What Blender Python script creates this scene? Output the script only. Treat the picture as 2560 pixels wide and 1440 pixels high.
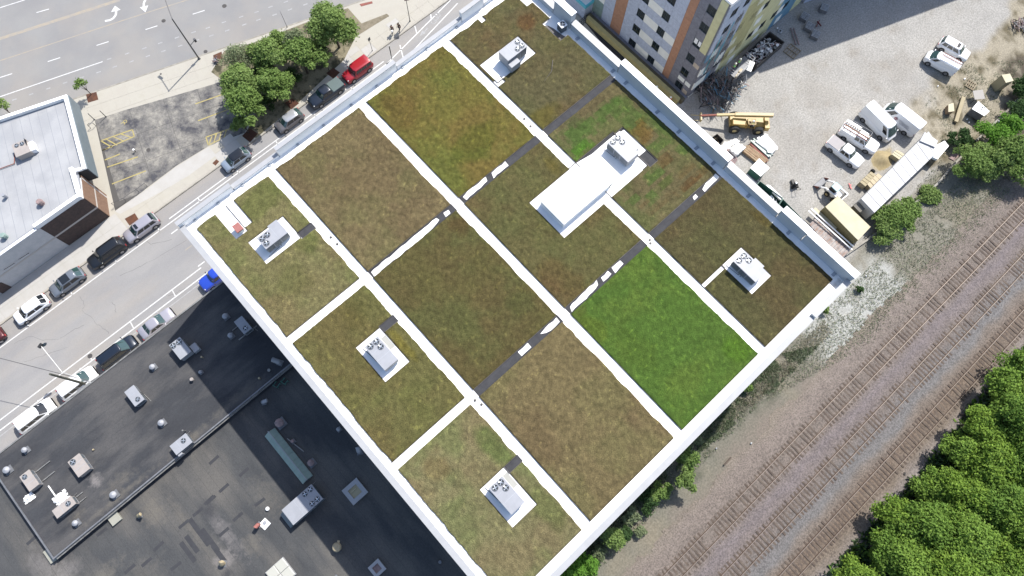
import bpy, math, random
import numpy as np
from mathutils import Matrix, Vector
random.seed(7); RN = np.random.default_rng(11)
S = bpy.context.scene; C = S.collection
for o in list(bpy.data.objects): bpy.data.objects.remove(o)
# ------------------------------------------------------------------ camera, sky, sun, exposure
CAMZ = 84.0; FPX = 1707.0
R = ((0.7389, 0.6395, -0.2124), (-0.6735, 0.7110, -0.2023), (0.0217, 0.2925, 0.9560))
cam_d = bpy.data.cameras.new('camera'); cam = bpy.data.objects.new('camera', cam_d); C.objects.link(cam)
cam_d.sensor_width = 36.0; cam_d.lens = FPX/2560*36; cam_d.clip_start = 1; cam_d.clip_end = 3000
cam.matrix_world = Matrix.Translation((0, 0, CAMZ)) @ Matrix(R).to_4x4()
S.camera = cam
SUN_AZ = 14.3; SUN_EL = 52.9           # azimuth measured from +x towards +y
world = bpy.data.worlds.new('World'); S.world = world; world.use_nodes = True
wn = world.node_tree.nodes; wl = world.node_tree.links
bg = wn['Background']; bg.inputs[1].default_value = 0.135
sky = wn.new('ShaderNodeTexSky'); sky.sky_type = 'NISHITA'; sky.sun_disc = False
sky.sun_elevation = math.radians(SUN_EL); sky.sun_rotation = math.radians(90-SUN_AZ); sky.air_density = 1.0; sky.dust_density = 1.5
wl.new(sky.outputs[0], bg.inputs[0])
sd = bpy.data.lights.new('sun', 'SUN'); sd.energy = 4.2; sd.angle = math.radians(0.6); sd.color = (1.0, 0.96, 0.895)
sun = bpy.data.objects.new('sun', sd); C.objects.link(sun)
az, el = math.radians(SUN_AZ), math.radians(SUN_EL)
sun.rotation_euler = Vector((math.cos(el)*math.cos(az), math.cos(el)*math.sin(az), math.sin(el))).to_track_quat('Z', 'Y').to_euler()
sun.location = (60, 15, 100)
S.view_settings.view_transform = 'Standard'; S.view_settings.look = 'None'; S.view_settings.gamma = 1.0
S.view_settings.use_curve_mapping = False
S.view_settings.exposure = 0.80
S.render.engine = 'CYCLES'

# ------------------------------------------------------------------ helpers
def at(px, py, z=0.0):
    """point of the place seen at pixel (px, py) of the 2560 x 1440 photograph, at height z"""
    d = Matrix(R) @ Vector((px-1280, -(py-720), -FPX)); d = d/-d.z
    return Vector((d.x*(CAMZ-z), d.y*(CAMZ-z), z))
def xy(px, py, z=0.0):
    v = at(px, py, z); return (v.x, v.y)
def lin(c):
    c = c/255.0
    return c/12.92 if c <= .04045 else ((c+.055)/1.055)**2.4
KEXP = 2.35
def SL(r, g, b, k=KEXP):
    """base colour of a sunlit level surface that the photograph shows as sRGB (r,g,b)"""
    return tuple(min(.85, lin(c)/k) for c in (r, g, b))
class MB:
    def __init__(s): s.v = []; s.f = []; s.m = []; s.mi = 0
    def face(s, pts):
        n = len(s.v); s.v += [tuple(p) for p in pts]; s.f.append(tuple(range(n, n+len(pts)))); s.m.append(s.mi); return s
    def add(s, vs, fs):
        n = len(s.v); s.v += [tuple(p) for p in vs]
        for f in fs: s.f.append(tuple(i+n for i in f)); s.m.append(s.mi)
        return s
    def box(s, x0, x1, y0, y1, z0, z1):
        return s.add([(x0,y0,z0),(x1,y0,z0),(x1,y1,z0),(x0,y1,z0),(x0,y0,z1),(x1,y0,z1),(x1,y1,z1),(x0,y1,z1)],
                     [(3,2,1,0),(4,5,6,7),(0,1,5,4),(1,2,6,5),(2,3,7,6),(3,0,4,7)])
    def obox(s, cx, cy, z0, z1, lx, ly, deg=0, top=1.0):
        a = math.radians(deg); c, n = math.cos(a), math.sin(a); vs = []
        for z, k in ((z0, 1), (z1, top)):
            for dx, dy in ((-1,-1),(1,-1),(1,1),(-1,1)):
                x, y = dx*lx/2*k, dy*ly/2*k; vs.append((cx+x*c-y*n, cy+x*n+y*c, z))
        return s.add(vs, [(3,2,1,0),(4,5,6,7),(0,1,5,4),(1,2,6,5),(2,3,7,6),(3,0,4,7)])
    def prism(s, poly, z0, z1):
        a = sum(poly[i][0]*poly[(i+1)%len(poly)][1]-poly[(i+1)%len(poly)][0]*poly[i][1] for i in range(len(poly)))
        if a < 0: poly = poly[::-1]
        n = len(poly); vs = [(p[0], p[1], z0) for p in poly]+[(p[0], p[1], z1) for p in poly]
        return s.add(vs, [tuple(range(n))[::-1], tuple(range(n, 2*n))]+[(i, (i+1)%n, n+(i+1)%n, n+i) for i in range(n)])
    def cyl(s, cx, cy, z0, z1, r, n=12, r1=None, caps=True):
        r1 = r if r1 is None else r1
        vs = [(cx+r*math.cos(2*math.pi*i/n), cy+r*math.sin(2*math.pi*i/n), z0) for i in range(n)]
        vs += [(cx+r1*math.cos(2*math.pi*i/n), cy+r1*math.sin(2*math.pi*i/n), z1) for i in range(n)]
        fs = [(i, (i+1)%n, n+(i+1)%n, n+i) for i in range(n)]
        if caps: fs += [tuple(range(n))[::-1], tuple(range(n, 2*n))]
        return s.add(vs, fs)
    def tube(s, p, q, r, n=8, r1=None):
        p, q = Vector(p), Vector(q); d = (q-p)
        if d.length < 1e-6: return s
        r1 = r if r1 is None else r1
        M = d.to_track_quat('Z', 'Y').to_matrix(); vs = []
        for o, rr in ((p, r), (q, r1)):
            vs += [tuple(o+M @ Vector((rr*math.cos(2*math.pi*i/n), rr*math.sin(2*math.pi*i/n), 0))) for i in range(n)]
        return s.add(vs, [(i, (i+1)%n, n+(i+1)%n, n+i) for i in range(n)]+[tuple(range(n))[::-1], tuple(range(n, 2*n))])
    def beam(s, p, q, w, h):
        p, q = Vector(p), Vector(q); d = q-p; u = d.normalized()
        side = u.cross(Vector((0,0,1)))
        if side.length < .01: side = Vector((1,0,0))
        side.normalize(); up = side.cross(u)
        vs = [o+side*a*w/2+up*b*h/2 for o in (p, q) for a, b in ((-1,-1),(1,-1),(1,1),(-1,1))]
        return s.add([tuple(v) for v in vs], [(0,1,2,3)[::-1],(4,5,6,7),(0,1,5,4),(1,2,6,5),(2,3,7,6),(3,0,4,7)])
    def ball(s, cx, cy, cz, rx, ry, rz, n=12, m=6, jit=0):
        vs = []; fs = []
        for j in range(1, m):
            t = math.pi*j/m
            for i in range(n):
                a = 2*math.pi*i/n; k = 1+random.uniform(-jit, jit)
                vs.append((cx+rx*k*math.sin(t)*math.cos(a), cy+ry*k*math.sin(t)*math.sin(a), cz+rz*k*math.cos(t)))
        vs += [(cx, cy, cz+rz), (cx, cy, cz-rz)]; T = len(vs)-2
        for j in range(m-2):
            for i in range(n): fs.append((j*n+i, (j+1)*n+i, (j+1)*n+(i+1)%n, j*n+(i+1)%n))
        for i in range(n): fs.append((T, i, (i+1)%n)); fs.append((T+1, (m-2)*n+(i+1)%n, (m-2)*n+i))
        return s.add(vs, fs)
    def loft(s, rings, closed=True, caps=True):
        n = len(rings[0]); vs = [p for r in rings for p in r]; fs = []
        for j in range(len(rings)-1):
            for i in range(n if closed else n-1):
                fs.append((j*n+i, j*n+(i+1)%n, (j+1)*n+(i+1)%n, (j+1)*n+i))
        if caps: fs += [tuple(range(n))[::-1], tuple(range((len(rings)-1)*n, len(rings)*n))]
        return s.add(vs, fs)
    def mesh(s, name, mats, smooth=False, inv=None):
        me = bpy.data.meshes.new(name)
        vs = s.v if inv is None else [tuple(inv @ Vector(v)) for v in s.v]
        me.from_pydata(vs, [], s.f)
        for m in (mats if isinstance(mats, (list, tuple)) else [mats]): me.materials.append(m)
        if any(s.m): me.polygons.foreach_set('material_index', s.m)
        if smooth: me.polygons.foreach_set('use_smooth', [True]*len(s.f))
        me.update(); return me
    def build(s, name, mats, parent=None, smooth=False, local=False, bevel=0, **kw):
        """vertices are world coordinates unless local; the object's origin is its thing's origin"""
        inv = None
        if parent is not None and not local: inv = root_matrix(parent).inverted()
        o = bpy.data.objects.new(name, s.mesh(name, mats, smooth, inv)); C.objects.link(o)
        if parent is not None: o.parent = parent
        if bevel:
            b = o.modifiers.new('bevel', 'BEVEL'); b.width = bevel; b.segments = 2; b.limit_method = 'ANGLE'; b.angle_limit = math.radians(40)
        for k, v in kw.items(): o[k] = v
        return o
def root_matrix(o):
    while o.parent is not None: o = o.parent
    return Matrix.Translation(o.location) @ Matrix.Rotation(o.rotation_euler.z, 4, 'Z')
def thing(name, label, cat, loc=(0,0,0), deg=0, group=None):
    o = bpy.data.objects.new(name, None); C.objects.link(o); o.empty_display_size = .3
    o.location = loc; o.rotation_euler = (0, 0, math.radians(deg)); o['label'] = label; o['category'] = cat
    if group: o['group'] = group
    return o
def tag(o, label, cat, group=None, kind=None):
    if label: o['label'] = label
    if cat: o['category'] = cat
    if group: o['group'] = group
    if kind: o['kind'] = kind
    return o
def struct(o): o['kind'] = 'structure'; return o
def copy_tree(o, parent=None):
    c = o.copy(); C.objects.link(c); c.parent = parent
    for ch in list(o.children): copy_tree(ch, c)
    return c
def place(o, loc, deg, label=None):
    o.location = loc; o.rotation_euler = (0, 0, math.radians(deg))
    if label: o['label'] = label
    return o
def inst(name, me, parent, loc, rz=0, scale=(1,1,1)):
    """a piece that shares its mesh; loc is local to the parent thing"""
    o = bpy.data.objects.new(name, me); C.objects.link(o); o.parent = parent
    o.location = loc; o.rotation_euler = (0, 0, rz); o.scale = scale; return o

def mat(name, c1, c2=None, scale=3.0, rough=.85, metal=0.0, bump=0.0, bscale=None, c3=None, scale3=.4, amt3=.5, fine=0.0, fscale=40, spec=None, coat=0, vcol=False, stretch=None, trans=0, alpha=1, edge=(.35, .65), bdist=.05, stains=()):
    m = bpy.data.materials.new(name); m.use_nodes = True; N = m.node_tree.nodes; L = m.node_tree.links
    b = N['Principled BSDF']; b.inputs['Roughness'].default_value = rough; b.inputs['Metallic'].default_value = metal
    if spec is not None: b.inputs['Specular IOR Level'].default_value = spec
    if coat: b.inputs['Coat Weight'].default_value = coat; b.inputs['Coat Roughness'].default_value = .05
    geo = N.new('ShaderNodeNewGeometry'); pos = geo.outputs['Position']
    if stretch:
        mp = N.new('ShaderNodeMapping'); mp.inputs['Scale'].default_value = stretch
        L.new(pos, mp.inputs[0]); pos = mp.outputs[0]
    def noise(sc, det=5, rgh=.6):
        n = N.new('ShaderNodeTexNoise'); n.inputs['Scale'].default_value = sc; n.inputs['Detail'].default_value = det
        n.inputs['Roughness'].default_value = rgh; L.new(pos, n.inputs['Vector']); return n.outputs['Fac']
    def ramp(f, lo, hi):
        r = N.new('ShaderNodeMapRange'); r.inputs['From Min'].default_value = lo; r.inputs['From Max'].default_value = hi
        L.new(f, r.inputs['Value']); return r.outputs[0]
    def mix(fac, a, bb):
        x = N.new('ShaderNodeMix'); x.data_type = 'RGBA'
        for s, v in ((x.inputs[0], fac), (x.inputs[6], a), (x.inputs[7], bb)):
            if hasattr(v, 'is_output') or isinstance(v, bpy.types.NodeSocket): L.new(v, s)
            elif isinstance(v, (int, float)): s.default_value = v
            else: s.default_value = (*v, 1)
        return x.outputs[2]
    col = None
    if vcol:
        va = N.new('ShaderNodeVertexColor'); va.layer_name = 'Col'; col = va.outputs[0]
    if c2 is not None:
        col = mix(ramp(noise(scale), *edge), col if col is not None else c1, c2)
    if c3 is not None:
        f = ramp(noise(scale3, 4, .55), .45, .62)
        k = N.new('ShaderNodeMath'); k.operation = 'MULTIPLY'; L.new(f, k.inputs[0]); k.inputs[1].default_value = amt3
        col = mix(k.outputs[0], col if col is not None else c1, c3)
    for (sx, sy, rx, ry, sc_, amt) in stains:
        s_ = N.new('ShaderNodeVectorMath'); s_.operation = 'SUBTRACT'; L.new(geo.outputs['Position'], s_.inputs[0]); s_.inputs[1].default_value = (sx, sy, 0)
        d_ = N.new('ShaderNodeVectorMath'); d_.operation = 'MULTIPLY'; L.new(s_.outputs[0], d_.inputs[0]); d_.inputs[1].default_value = (1/rx, 1/ry, 0)
        l_ = N.new('ShaderNodeVectorMath'); l_.operation = 'LENGTH'; L.new(d_.outputs[0], l_.inputs[0])
        n_ = N.new('ShaderNodeTexNoise'); n_.inputs['Scale'].default_value = 1.6; n_.inputs['Detail'].default_value = 6; n_.inputs['Roughness'].default_value = .7; L.new(geo.outputs['Position'], n_.inputs['Vector'])
        a_ = N.new('ShaderNodeMath'); a_.operation = 'MULTIPLY_ADD'; L.new(n_.outputs['Fac'], a_.inputs[0]); a_.inputs[1].default_value = 2.4; L.new(l_.outputs['Value'], a_.inputs[2])
        r_ = N.new('ShaderNodeMapRange'); r_.inputs['From Min'].default_value = 2.15; r_.inputs['From Max'].default_value = 1.35; r_.inputs['To Max'].default_value = amt; L.new(a_.outputs[0], r_.inputs['Value'])
        col = mix(r_.outputs[0], col if col is not None else c1, sc_)
    if fine:
        f = noise(fscale, 3, .7); r = ramp(f, .3, .7)
        mr = N.new('ShaderNodeMapRange'); mr.inputs['To Min'].default_value = 1-fine; mr.inputs['To Max'].default_value = 1+fine
        L.new(r, mr.inputs['Value'])
        hs = N.new('ShaderNodeVectorMath'); hs.operation = 'SCALE'
        if col is None: hs.inputs[0].default_value = c1
        else: L.new(col, hs.inputs[0])
        L.new(mr.outputs[0], hs.inputs['Scale']); col = hs.outputs[0]
    if col is None: b.inputs['Base Color'].default_value = (*c1, 1)
    else: L.new(col, b.inputs['Base Color'])
    if bump:
        bn = N.new('ShaderNodeBump'); bn.inputs['Strength'].default_value = bump; bn.inputs['Distance'].default_value = bdist
        L.new(noise(bscale or scale*4, 4, .65), bn.inputs['Height']); L.new(bn.outputs[0], b.inputs['Normal'])
    if trans:
        t = N.new('ShaderNodeBsdfTranslucent')
        if col is None: t.inputs[0].default_value = (*c1, 1)
        else: L.new(col, t.inputs[0])
        ms = N.new('ShaderNodeMixShader'); ms.inputs[0].default_value = trans
        L.new(b.outputs[0], ms.inputs[1]); L.new(t.outputs[0], ms.inputs[2]); L.new(ms.outputs[0], N['Material Output'].inputs[0])
    return m
# python-side value noise for masks and relief
def vnoise(x, y, sc, seed=0):
    g = np.random.default_rng(seed).random((256, 256)); X = x/sc; Y = y/sc
    xi = np.floor(X).astype(int); yi = np.floor(Y).astype(int); fx = X-xi; fy = Y-yi
    fx = fx*fx*(3-2*fx); fy = fy*fy*(3-2*fy)
    a = g[xi % 256, yi % 256]; b = g[(xi+1) % 256, yi % 256]; c = g[xi % 256, (yi+1) % 256]; d = g[(xi+1) % 256, (yi+1) % 256]
    return (a*(1-fx)+b*fx)*(1-fy)+(c*(1-fx)+d*fx)*fy
def fbm(x, y, sc, seed=0, o=4):
    r = 0; t = 0
    for i in range(o): r = r+vnoise(x, y, sc/2**i, seed+i)*.6**i; t += .6**i
    return r/t
def poly_sd(x, y, poly):
    """signed distance, positive inside"""
    d = np.full(x.shape, 1e9); ins = np.zeros(x.shape, bool); n = len(poly)
    for i in range(n):
        ax, ay = poly[i]; bx, by = poly[(i+1) % n]
        dx, dy = bx-ax, by-ay; L2 = dx*dx+dy*dy+1e-12
        t = np.clip(((x-ax)*dx+(y-ay)*dy)/L2, 0, 1)
        d = np.minimum(d, np.hypot(x-ax-t*dx, y-ay-t*dy))
        if ay != by:
            c = ((ay > y) != (by > y)) & (x < (bx-ax)*(y-ay)/(by-ay)+ax); ins ^= c
    return np.where(ins, d, -d)
def grid_mesh(name, xs, ys, zf, colf=None, keep=None, mats=None, skirt=None):
    X, Y = np.meshgrid(xs, ys, indexing='ij'); Z = zf(X, Y); nx, ny = X.shape
    ids = np.arange(nx*ny).reshape(nx, ny)
    q = np.stack([ids[:-1,:-1], ids[1:,:-1], ids[1:,1:], ids[:-1,1:]], -1).reshape(-1, 4)
    if keep is not None:
        cx = (X[:-1,:-1]+X[1:,1:])/2; cy = (Y[:-1,:-1]+Y[1:,1:])/2; q = q[keep(cx, cy).reshape(-1)]
    V = np.stack([X, Y, Z], -1).reshape(-1, 3)
    if skirt is not None:      # drop a rim down to the given height
        from collections import Counter
        e = np.concatenate([q[:, [0,1]], q[:, [1,2]], q[:, [2,3]], q[:, [3,0]]]); key = np.sort(e, 1)
        u, inv, cnt = np.unique(key, axis=0, return_inverse=True, return_counts=True)
        be = e[cnt[inv.reshape(-1)] == 1]; bv = np.unique(be)
        mp = {int(b): len(V)+i for i, b in enumerate(bv)}
        low = V[bv].copy(); low[:, 2] = skirt; V = np.concatenate([V, low])
        q = np.concatenate([q, np.array([[b, a, mp[int(a)], mp[int(b)]] for a, b in be])])
    used = np.unique(q); rem = -np.ones(len(V), int); rem[used] = np.arange(len(used)); V = V[used]; q = rem[q]
    me = bpy.data.meshes.new(name); me.vertices.add(len(V)); me.vertices.foreach_set('co', V.astype(np.float32).ravel())
    me.loops.add(q.size); me.loops.foreach_set('vertex_index', q.astype(np.int32).ravel())
    me.polygons.add(len(q)); me.polygons.foreach_set('loop_start', np.arange(0, q.size, 4, dtype=np.int32)); me.polygons.foreach_set('loop_total', np.full(len(q), 4, np.int32))
    me.polygons.foreach_set('use_smooth', np.ones(len(q), bool))
    if colf is not None:
        cl = np.clip(colf(V[:, 0], V[:, 1]), 0, 1); a = me.color_attributes.new('Col', 'FLOAT_COLOR', 'POINT')
        a.data.foreach_set('color', np.concatenate([cl, np.ones((len(V), 1))], 1).astype(np.float32).ravel())
    for m in (mats or []): me.materials.append(m)
    me.update(calc_edges=True); me.validate(); return me
def link(name, me, parent=None):
    o = bpy.data.objects.new(name, me); C.objects.link(o)
    if parent: o.parent = parent
    return o
# ------------------------------------------------------------------ materials
M = {}
M['ground'] = mat('ground_cover', (1,1,1), vcol=True, fine=.30, fscale=4.5, bump=.5, bscale=6, rough=.95)
M['asphalt_old'] = mat('asphalt_worn', SL(182,181,182), SL(197,195,193), scale=.35, c3=SL(205,196,184), scale3=.22, amt3=.5, fine=.10, fscale=22, rough=.9, bump=.15, bscale=30, stretch=(.25,1,1))
M['asphalt_main'] = mat('asphalt_main', SL(176,175,175), SL(186,185,183), scale=.2, c3=SL(205,195,182), scale3=.12, amt3=.35, fine=.10, fscale=20, rough=.9, bump=.15, bscale=30)
M['paving'] = mat('paving_concrete', SL(226,220,205), SL(236,231,219), scale=.5, c3=SL(208,199,183), scale3=.5, amt3=.35, fine=.06, fscale=18, rough=.9)
M['paving_new'] = mat('paving_new_concrete', SL(236,233,228), SL(228,224,217), scale=.7, fine=.05, fscale=18, rough=.9)
M['kerb'] = mat('kerb_stone', SL(214,208,196), SL(180,174,162), scale=1.5, rough=.9)
M['paint_white'] = mat('road_paint_white', (.52,.52,.51), (.33,.33,.33), scale=5, rough=.7, edge=(.45,.8), fine=.1, fscale=30)
M['paint_faded'] = mat('road_paint_faded', SL(222,222,222), SL(198,198,198), scale=4, rough=.8)
M['paint_tan'] = mat('road_paint_worn_yellow', SL(214,200,176), SL(196,190,182), scale=1.5, rough=.8)
M['paint_yellow'] = mat('road_paint_yellow', SL(226,208,120), SL(205,190,140), scale=3, rough=.7, fine=.1, fscale=20)
M['lot'] = mat('stained_concrete', SL(94,94,101), SL(196,191,180), scale=.42, c3=SL(150,147,143), scale3=1.6, amt3=.75, fine=.24, fscale=5, rough=.9, edge=(.39,.62), bump=.2, bscale=12)
M['lot2'] = M['lot']
M['iron'] = mat('cast_iron', SL(95,92,92), SL(120,115,110), scale=8, rough=.6, metal=.3)
M['corten'] = mat('rusted_steel', SL(128,78,48), SL(100,62,42), scale=2.2, rough=.8, fine=.15, fscale=12)
M['mulch'] = mat('bark_mulch', SL(110,66,42), SL(84,52,38), scale=4, rough=.95, bump=.6, bscale=20)
M['ballast'] = mat('ballast_stone', (1,1,1), vcol=True, fine=.48, fscale=5.5, rough=.95, bump=1.0, bscale=11, bdist=.08)
M['sleeper'] = mat('sleeper_timber', SL(126,110,98), SL(104,92,84), scale=2.5, c3=SL(146,132,119), scale3=1.2, amt3=.6, rough=.95, bump=.3, bscale=12)
M['rail_top'] = mat('rail_polished_top', (.22,.185,.155), rough=.36, metal=.45)
M['rail_side'] = mat('rail_rusty_side', SL(128,100,80), SL(105,80,66), scale=3, rough=.85)
M['white_tpo'] = mat('white_roof_membrane', (.80,.80,.79), (.76,.755,.74), scale=.8, rough=.6, c3=(.70,.68,.65), scale3=.7, amt3=.4,
    stains=tuple((x_, y_, rx_, ry_, (.34,.32,.29), a_) for x_, y_, rx_, ry_, a_ in ((29,-7.7,1.6,.5,.8),(4.4,-7.6,.8,.5,.7),(38.5,-7.7,1.4,.4,.7),(-2.6,-7.6,1.2,.5,.7),(24,-7.8,1.5,.3,.5),(30.3,35.6,1.5,.8,.3),(29.2,31.8,.6,.6,.5),(34,40,1.2,.6,.6),(37.3,33,.8,1.2,.5),(4.4,26.5,.5,1.2,.4),(28.1,2,.4,2,.5))))
M['coping'] = mat('coping_metal', (.31,.313,.325), (.285,.29,.30), scale=1.0, rough=.5)
M['coping_w'] = mat('white_coping_metal', (.76,.76,.77), (.71,.71,.73), scale=.8, rough=.45)
M['coping_se'] = mat('light_grey_coping', (.315,.32,.33), (.285,.29,.30), scale=.8, rough=.5)
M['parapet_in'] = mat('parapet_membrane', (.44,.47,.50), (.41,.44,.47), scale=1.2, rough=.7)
M['shade_mem'] = mat('grey_flashing', (.80,.80,.80), (.76,.765,.77), scale=1.2, rough=.7)
M['edge_metal'] = mat('edge_trim', (.10,.085,.075), (.06,.055,.05), scale=2, rough=.6)
M['tray'] = mat('root_barrier_fabric', SL(88,88,92), SL(72,72,76), scale=1.5, rough=.9, fine=.12, fscale=14)
M['fabric_white'] = mat('exposed_white_membrane', (.78,.77,.74), (.68,.66,.62), scale=2.2, rough=.7)
M['sedum'] = mat('sedum', (1,1,1), vcol=True, fine=.30, fscale=8.5, rough=.95, bump=1.0, bscale=9, bdist=.12, spec=.15)
M['galv'] = mat('galvanised_steel', (.36,.385,.42), (.32,.345,.38), scale=1.5, rough=.5, metal=.2)
M['panel_grey'] = mat('unit_side_panel', (.165,.18,.205), (.13,.145,.165), scale=2.2, rough=.55, metal=.2)
M['galv_dark'] = mat('coil_grille', (.13,.15,.17), (.08,.095,.11), scale=5, rough=.6, metal=.3)
M['unit_top'] = mat('unit_casing', (.275,.283,.308), (.25,.258,.28), scale=1.2, rough=.5)
M['unit_beige'] = mat('unit_casing_beige', SL(225,214,206), SL(212,202,196), scale=1.2, rough=.55)
M['fan_dark'] = mat('fan_well', (.02,.025,.03), rough=.7)
M['fan_blade'] = mat('fan_blade', (.50,.53,.55), rough=.3, metal=.7)
M['white_paint'] = mat('white_paint', (.75,.75,.75), rough=.5)
PAL_ = SL(168,162,160); BRN_ = SL(140,134,124); DK_ = SL(70,72,78)
M['black_roof'] = mat('mineral_roof_felt', SL(68,70,76), SL(82,84,89), scale=.45, c3=SL(116,114,113), scale3=.35, amt3=.75, fine=.22, fscale=14, rough=.92, stretch=(.4,1,1),
    stains=((-30.9,30.4,.9,1.0,PAL_,.8),(-29,28.6,3.0,1.0,BRN_,.5),(-21,27.3,3.5,.7,BRN_,.6),(-34.3,28.6,1.2,.6,BRN_,.6),(-14.5,27.6,4.5,.7,BRN_,.45),(-25,33,3,2,DK_,.3),(-30,27.3,6,.5,BRN_,.6)))
M['black_roof2'] = mat('mineral_roof_felt_low', SL(84,86,89), SL(100,101,102), scale=.5, c3=SL(132,128,122), scale3=.22, amt3=.8, fine=.22, fscale=12, rough=.92, stretch=(1,.35,1),
    stains=((-28.5,23.8,1.6,2.2,BRN_,.7),(-26.5,20.5,.7,6,BRN_,.5),(-38.5,25,2,1.5,PAL_,.45),(-36,22,3.2,1.2,BRN_,.5),(-24.0,17.0,1.0,4.5,PAL_,.5),(-25.6,14.6,1.4,1.6,PAL_,.7),(-22.5,14,1.2,1.6,BRN_,.6),(-40,27,1.5,3,PAL_,.4),(-18.5,17,2,3,BRN_,.4),(-24,20,1.2,1.6,DK_,.8),(-26.2,13.4,.8,.9,DK_,.8),(-33,19,3,3,BRN_,.35)))
M['pale_cover'] = mat('pale_cover', SL(212,212,198), SL(204,203,188), scale=2, rough=.7)
M['white_glaze'] = mat('white_glazing', SL(242,241,228), rough=.4)
M['felt_dark'] = mat('felt_patch', SL(72,73,79), SL(82,83,88), scale=2, rough=.9, fine=.12)
M['felt_pale'] = mat('felt_dust', SL(150,144,140), SL(112,110,110), scale=1.6, rough=.95)
M['steel_trim'] = mat('steel_gravel_stop', SL(190,190,188), SL(150,148,145), scale=2, rough=.5, metal=.2)
M['retail_roof'] = mat('silver_roof_coating', SL(212,213,216), SL(222,223,225), scale=.4, c3=SL(196,198,202), scale3=.35, amt3=.6, fine=.05, fscale=9, rough=.7)
M['retail_seam'] = mat('roof_seam', SL(190,194,202), rough=.8)
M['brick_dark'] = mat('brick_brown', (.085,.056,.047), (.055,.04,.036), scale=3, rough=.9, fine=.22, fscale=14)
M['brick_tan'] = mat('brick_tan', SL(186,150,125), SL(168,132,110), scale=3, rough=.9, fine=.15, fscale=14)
M['stone_band'] = mat('limestone_band', (.42,.39,.36), rough=.85)
M['block_grey'] = mat('concrete_block', (.50,.49,.485), (.44,.44,.44), scale=1.5, rough=.9, fine=.1, fscale=12)
M['fascia'] = mat('fascia_metal', (.13,.16,.18), (.11,.14,.16), scale=1, rough=.5)
M['dark_open'] = mat('dark_metal_and_shade', (.025,.024,.026), rough=.7)
M['wood_dark'] = mat('dark_pole_wood', (.045,.05,.04), (.075,.075,.06), scale=3, rough=.9)
M['pole_grey'] = mat('pole_steel', (.10,.10,.105), rough=.5, metal=.4)
M['pole_light'] = mat('pole_galvanised', (.42,.42,.41), rough=.5, metal=.3)
M['cable'] = mat('cable', (.05,.05,.05), rough=.7)
M['glass'] = mat('window_glass', (.015,.022,.024), rough=.05, spec=.9)
M['glass_car'] = mat('car_glass', (.022,.05,.048), rough=.04, spec=.9)
M['glass_dark'] = mat('car_glass_tinted', (.012,.014,.016), rough=.05, spec=.8)
M['frame'] = mat('window_frame', (.03,.045,.055), rough=.4)
M['tyre'] = mat('tyre_rubber', (.018,.018,.018), rough=.9)
M['rim'] = mat('alloy_rim', (.35,.35,.36), rough=.35, metal=.8)
M['lamp_red'] = mat('red_lens', (.35,.02,.02), rough=.2)
M['lamp_clear'] = mat('clear_lens', (.6,.6,.6), rough=.15)
M['trim'] = mat('black_trim', (.015,.015,.016), rough=.6)
M['lumber'] = mat('lumber', SL(222,196,160), SL(196,160,128), scale=2, rough=.85, fine=.1)
M['plywood'] = mat('plywood', SL(226,212,176), SL(214,198,160), scale=1.2, rough=.85)
M['pallet'] = mat('pallet_wood', SL(206,192,164), SL(170,150,122), scale=2, rough=.9)
M['sheet_white'] = mat('wrap_sheet', (.82,.82,.81), (.70,.71,.71), scale=1.5, rough=.5)
M['green_bin'] = mat('green_skip', (.025,.095,.07), (.02,.07,.055), scale=1.5, rough=.6)
M['dump_dark'] = mat('dark_skip', (.028,.028,.03), (.045,.04,.036), scale=1.5, rough=.7)
M['beige_box'] = mat('beige_container', SL(246,236,200), SL(238,226,188), scale=.8, rough=.6, c3=SL(214,196,150), scale3=.5, amt3=.3)
M['beige_side'] = mat('beige_container_side', SL(176,165,118), SL(160,148,105), scale=1, rough=.7)
M['trailer_white'] = mat('trailer_roof', SL(228,230,236), SL(238,239,242), scale=.7, rough=.5, c3=SL(206,208,214), scale3=.6, amt3=.5)
M['grey_metal'] = mat('grey_metal', (.16,.165,.18), (.12,.125,.135), scale=2, rough=.6, metal=.2)
M['debris'] = mat('pale_debris', (.45,.47,.48), (.25,.25,.26), scale=3, rough=.8)
M['timber_waste'] = mat('timber_waste', (.28,.20,.19), (.17,.13,.13), scale=3, rough=.9)
M['yellow_mach'] = mat('machine_yellow', SL(232,196,110), SL(216,176,92), scale=1.5, rough=.5)
M['cream_mach'] = mat('boom_cream', SL(246,222,160), SL(236,206,140), scale=1.5, rough=.5)
M['rust_red'] = mat('primer_red', SL(190,110,92), SL(160,88,76), scale=2, rough=.7)
M['cyan'] = mat('weather_barrier_blue', (.10,.42,.50), rough=.6)
M['blue_panel'] = mat('blue_panel', (0.117,0.247,0.351), (0.091,0.195,0.286), scale=1, rough=.5)
M['clad_grey'] = mat('facade_grey_brick', (0.438,0.481,0.569), (0.350,0.385,0.464), scale=2.5, rough=.9, fine=.14, fscale=12)
M['clad_dark'] = mat('facade_dark_brick', (0.198,0.198,0.222), (0.150,0.150,0.174), scale=2.5, rough=.9, fine=.14, fscale=12)
M['clad_cream'] = mat('facade_cream', (0.736,0.736,0.688), (0.672,0.672,0.624), scale=1.2, rough=.85)
M['clad_orange'] = mat('facade_orange_brick', (0.392,0.209,0.128), (0.331,0.176,0.108), scale=2, rough=.9, fine=.12, fscale=12)
M['clad_yellow'] = mat('facade_yellow', (0.546,0.520,0.299), (0.481,0.455,0.260), scale=1.2, rough=.8)
M['clad_tan'] = mat('facade_tan', (0.468,0.390,0.312), (0.403,0.338,0.260), scale=1.5, rough=.85)
M['insul'] = mat('yellow_insulation_board', (.40,.34,.15), (.34,.29,.13), scale=1.4, rough=.9)
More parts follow.
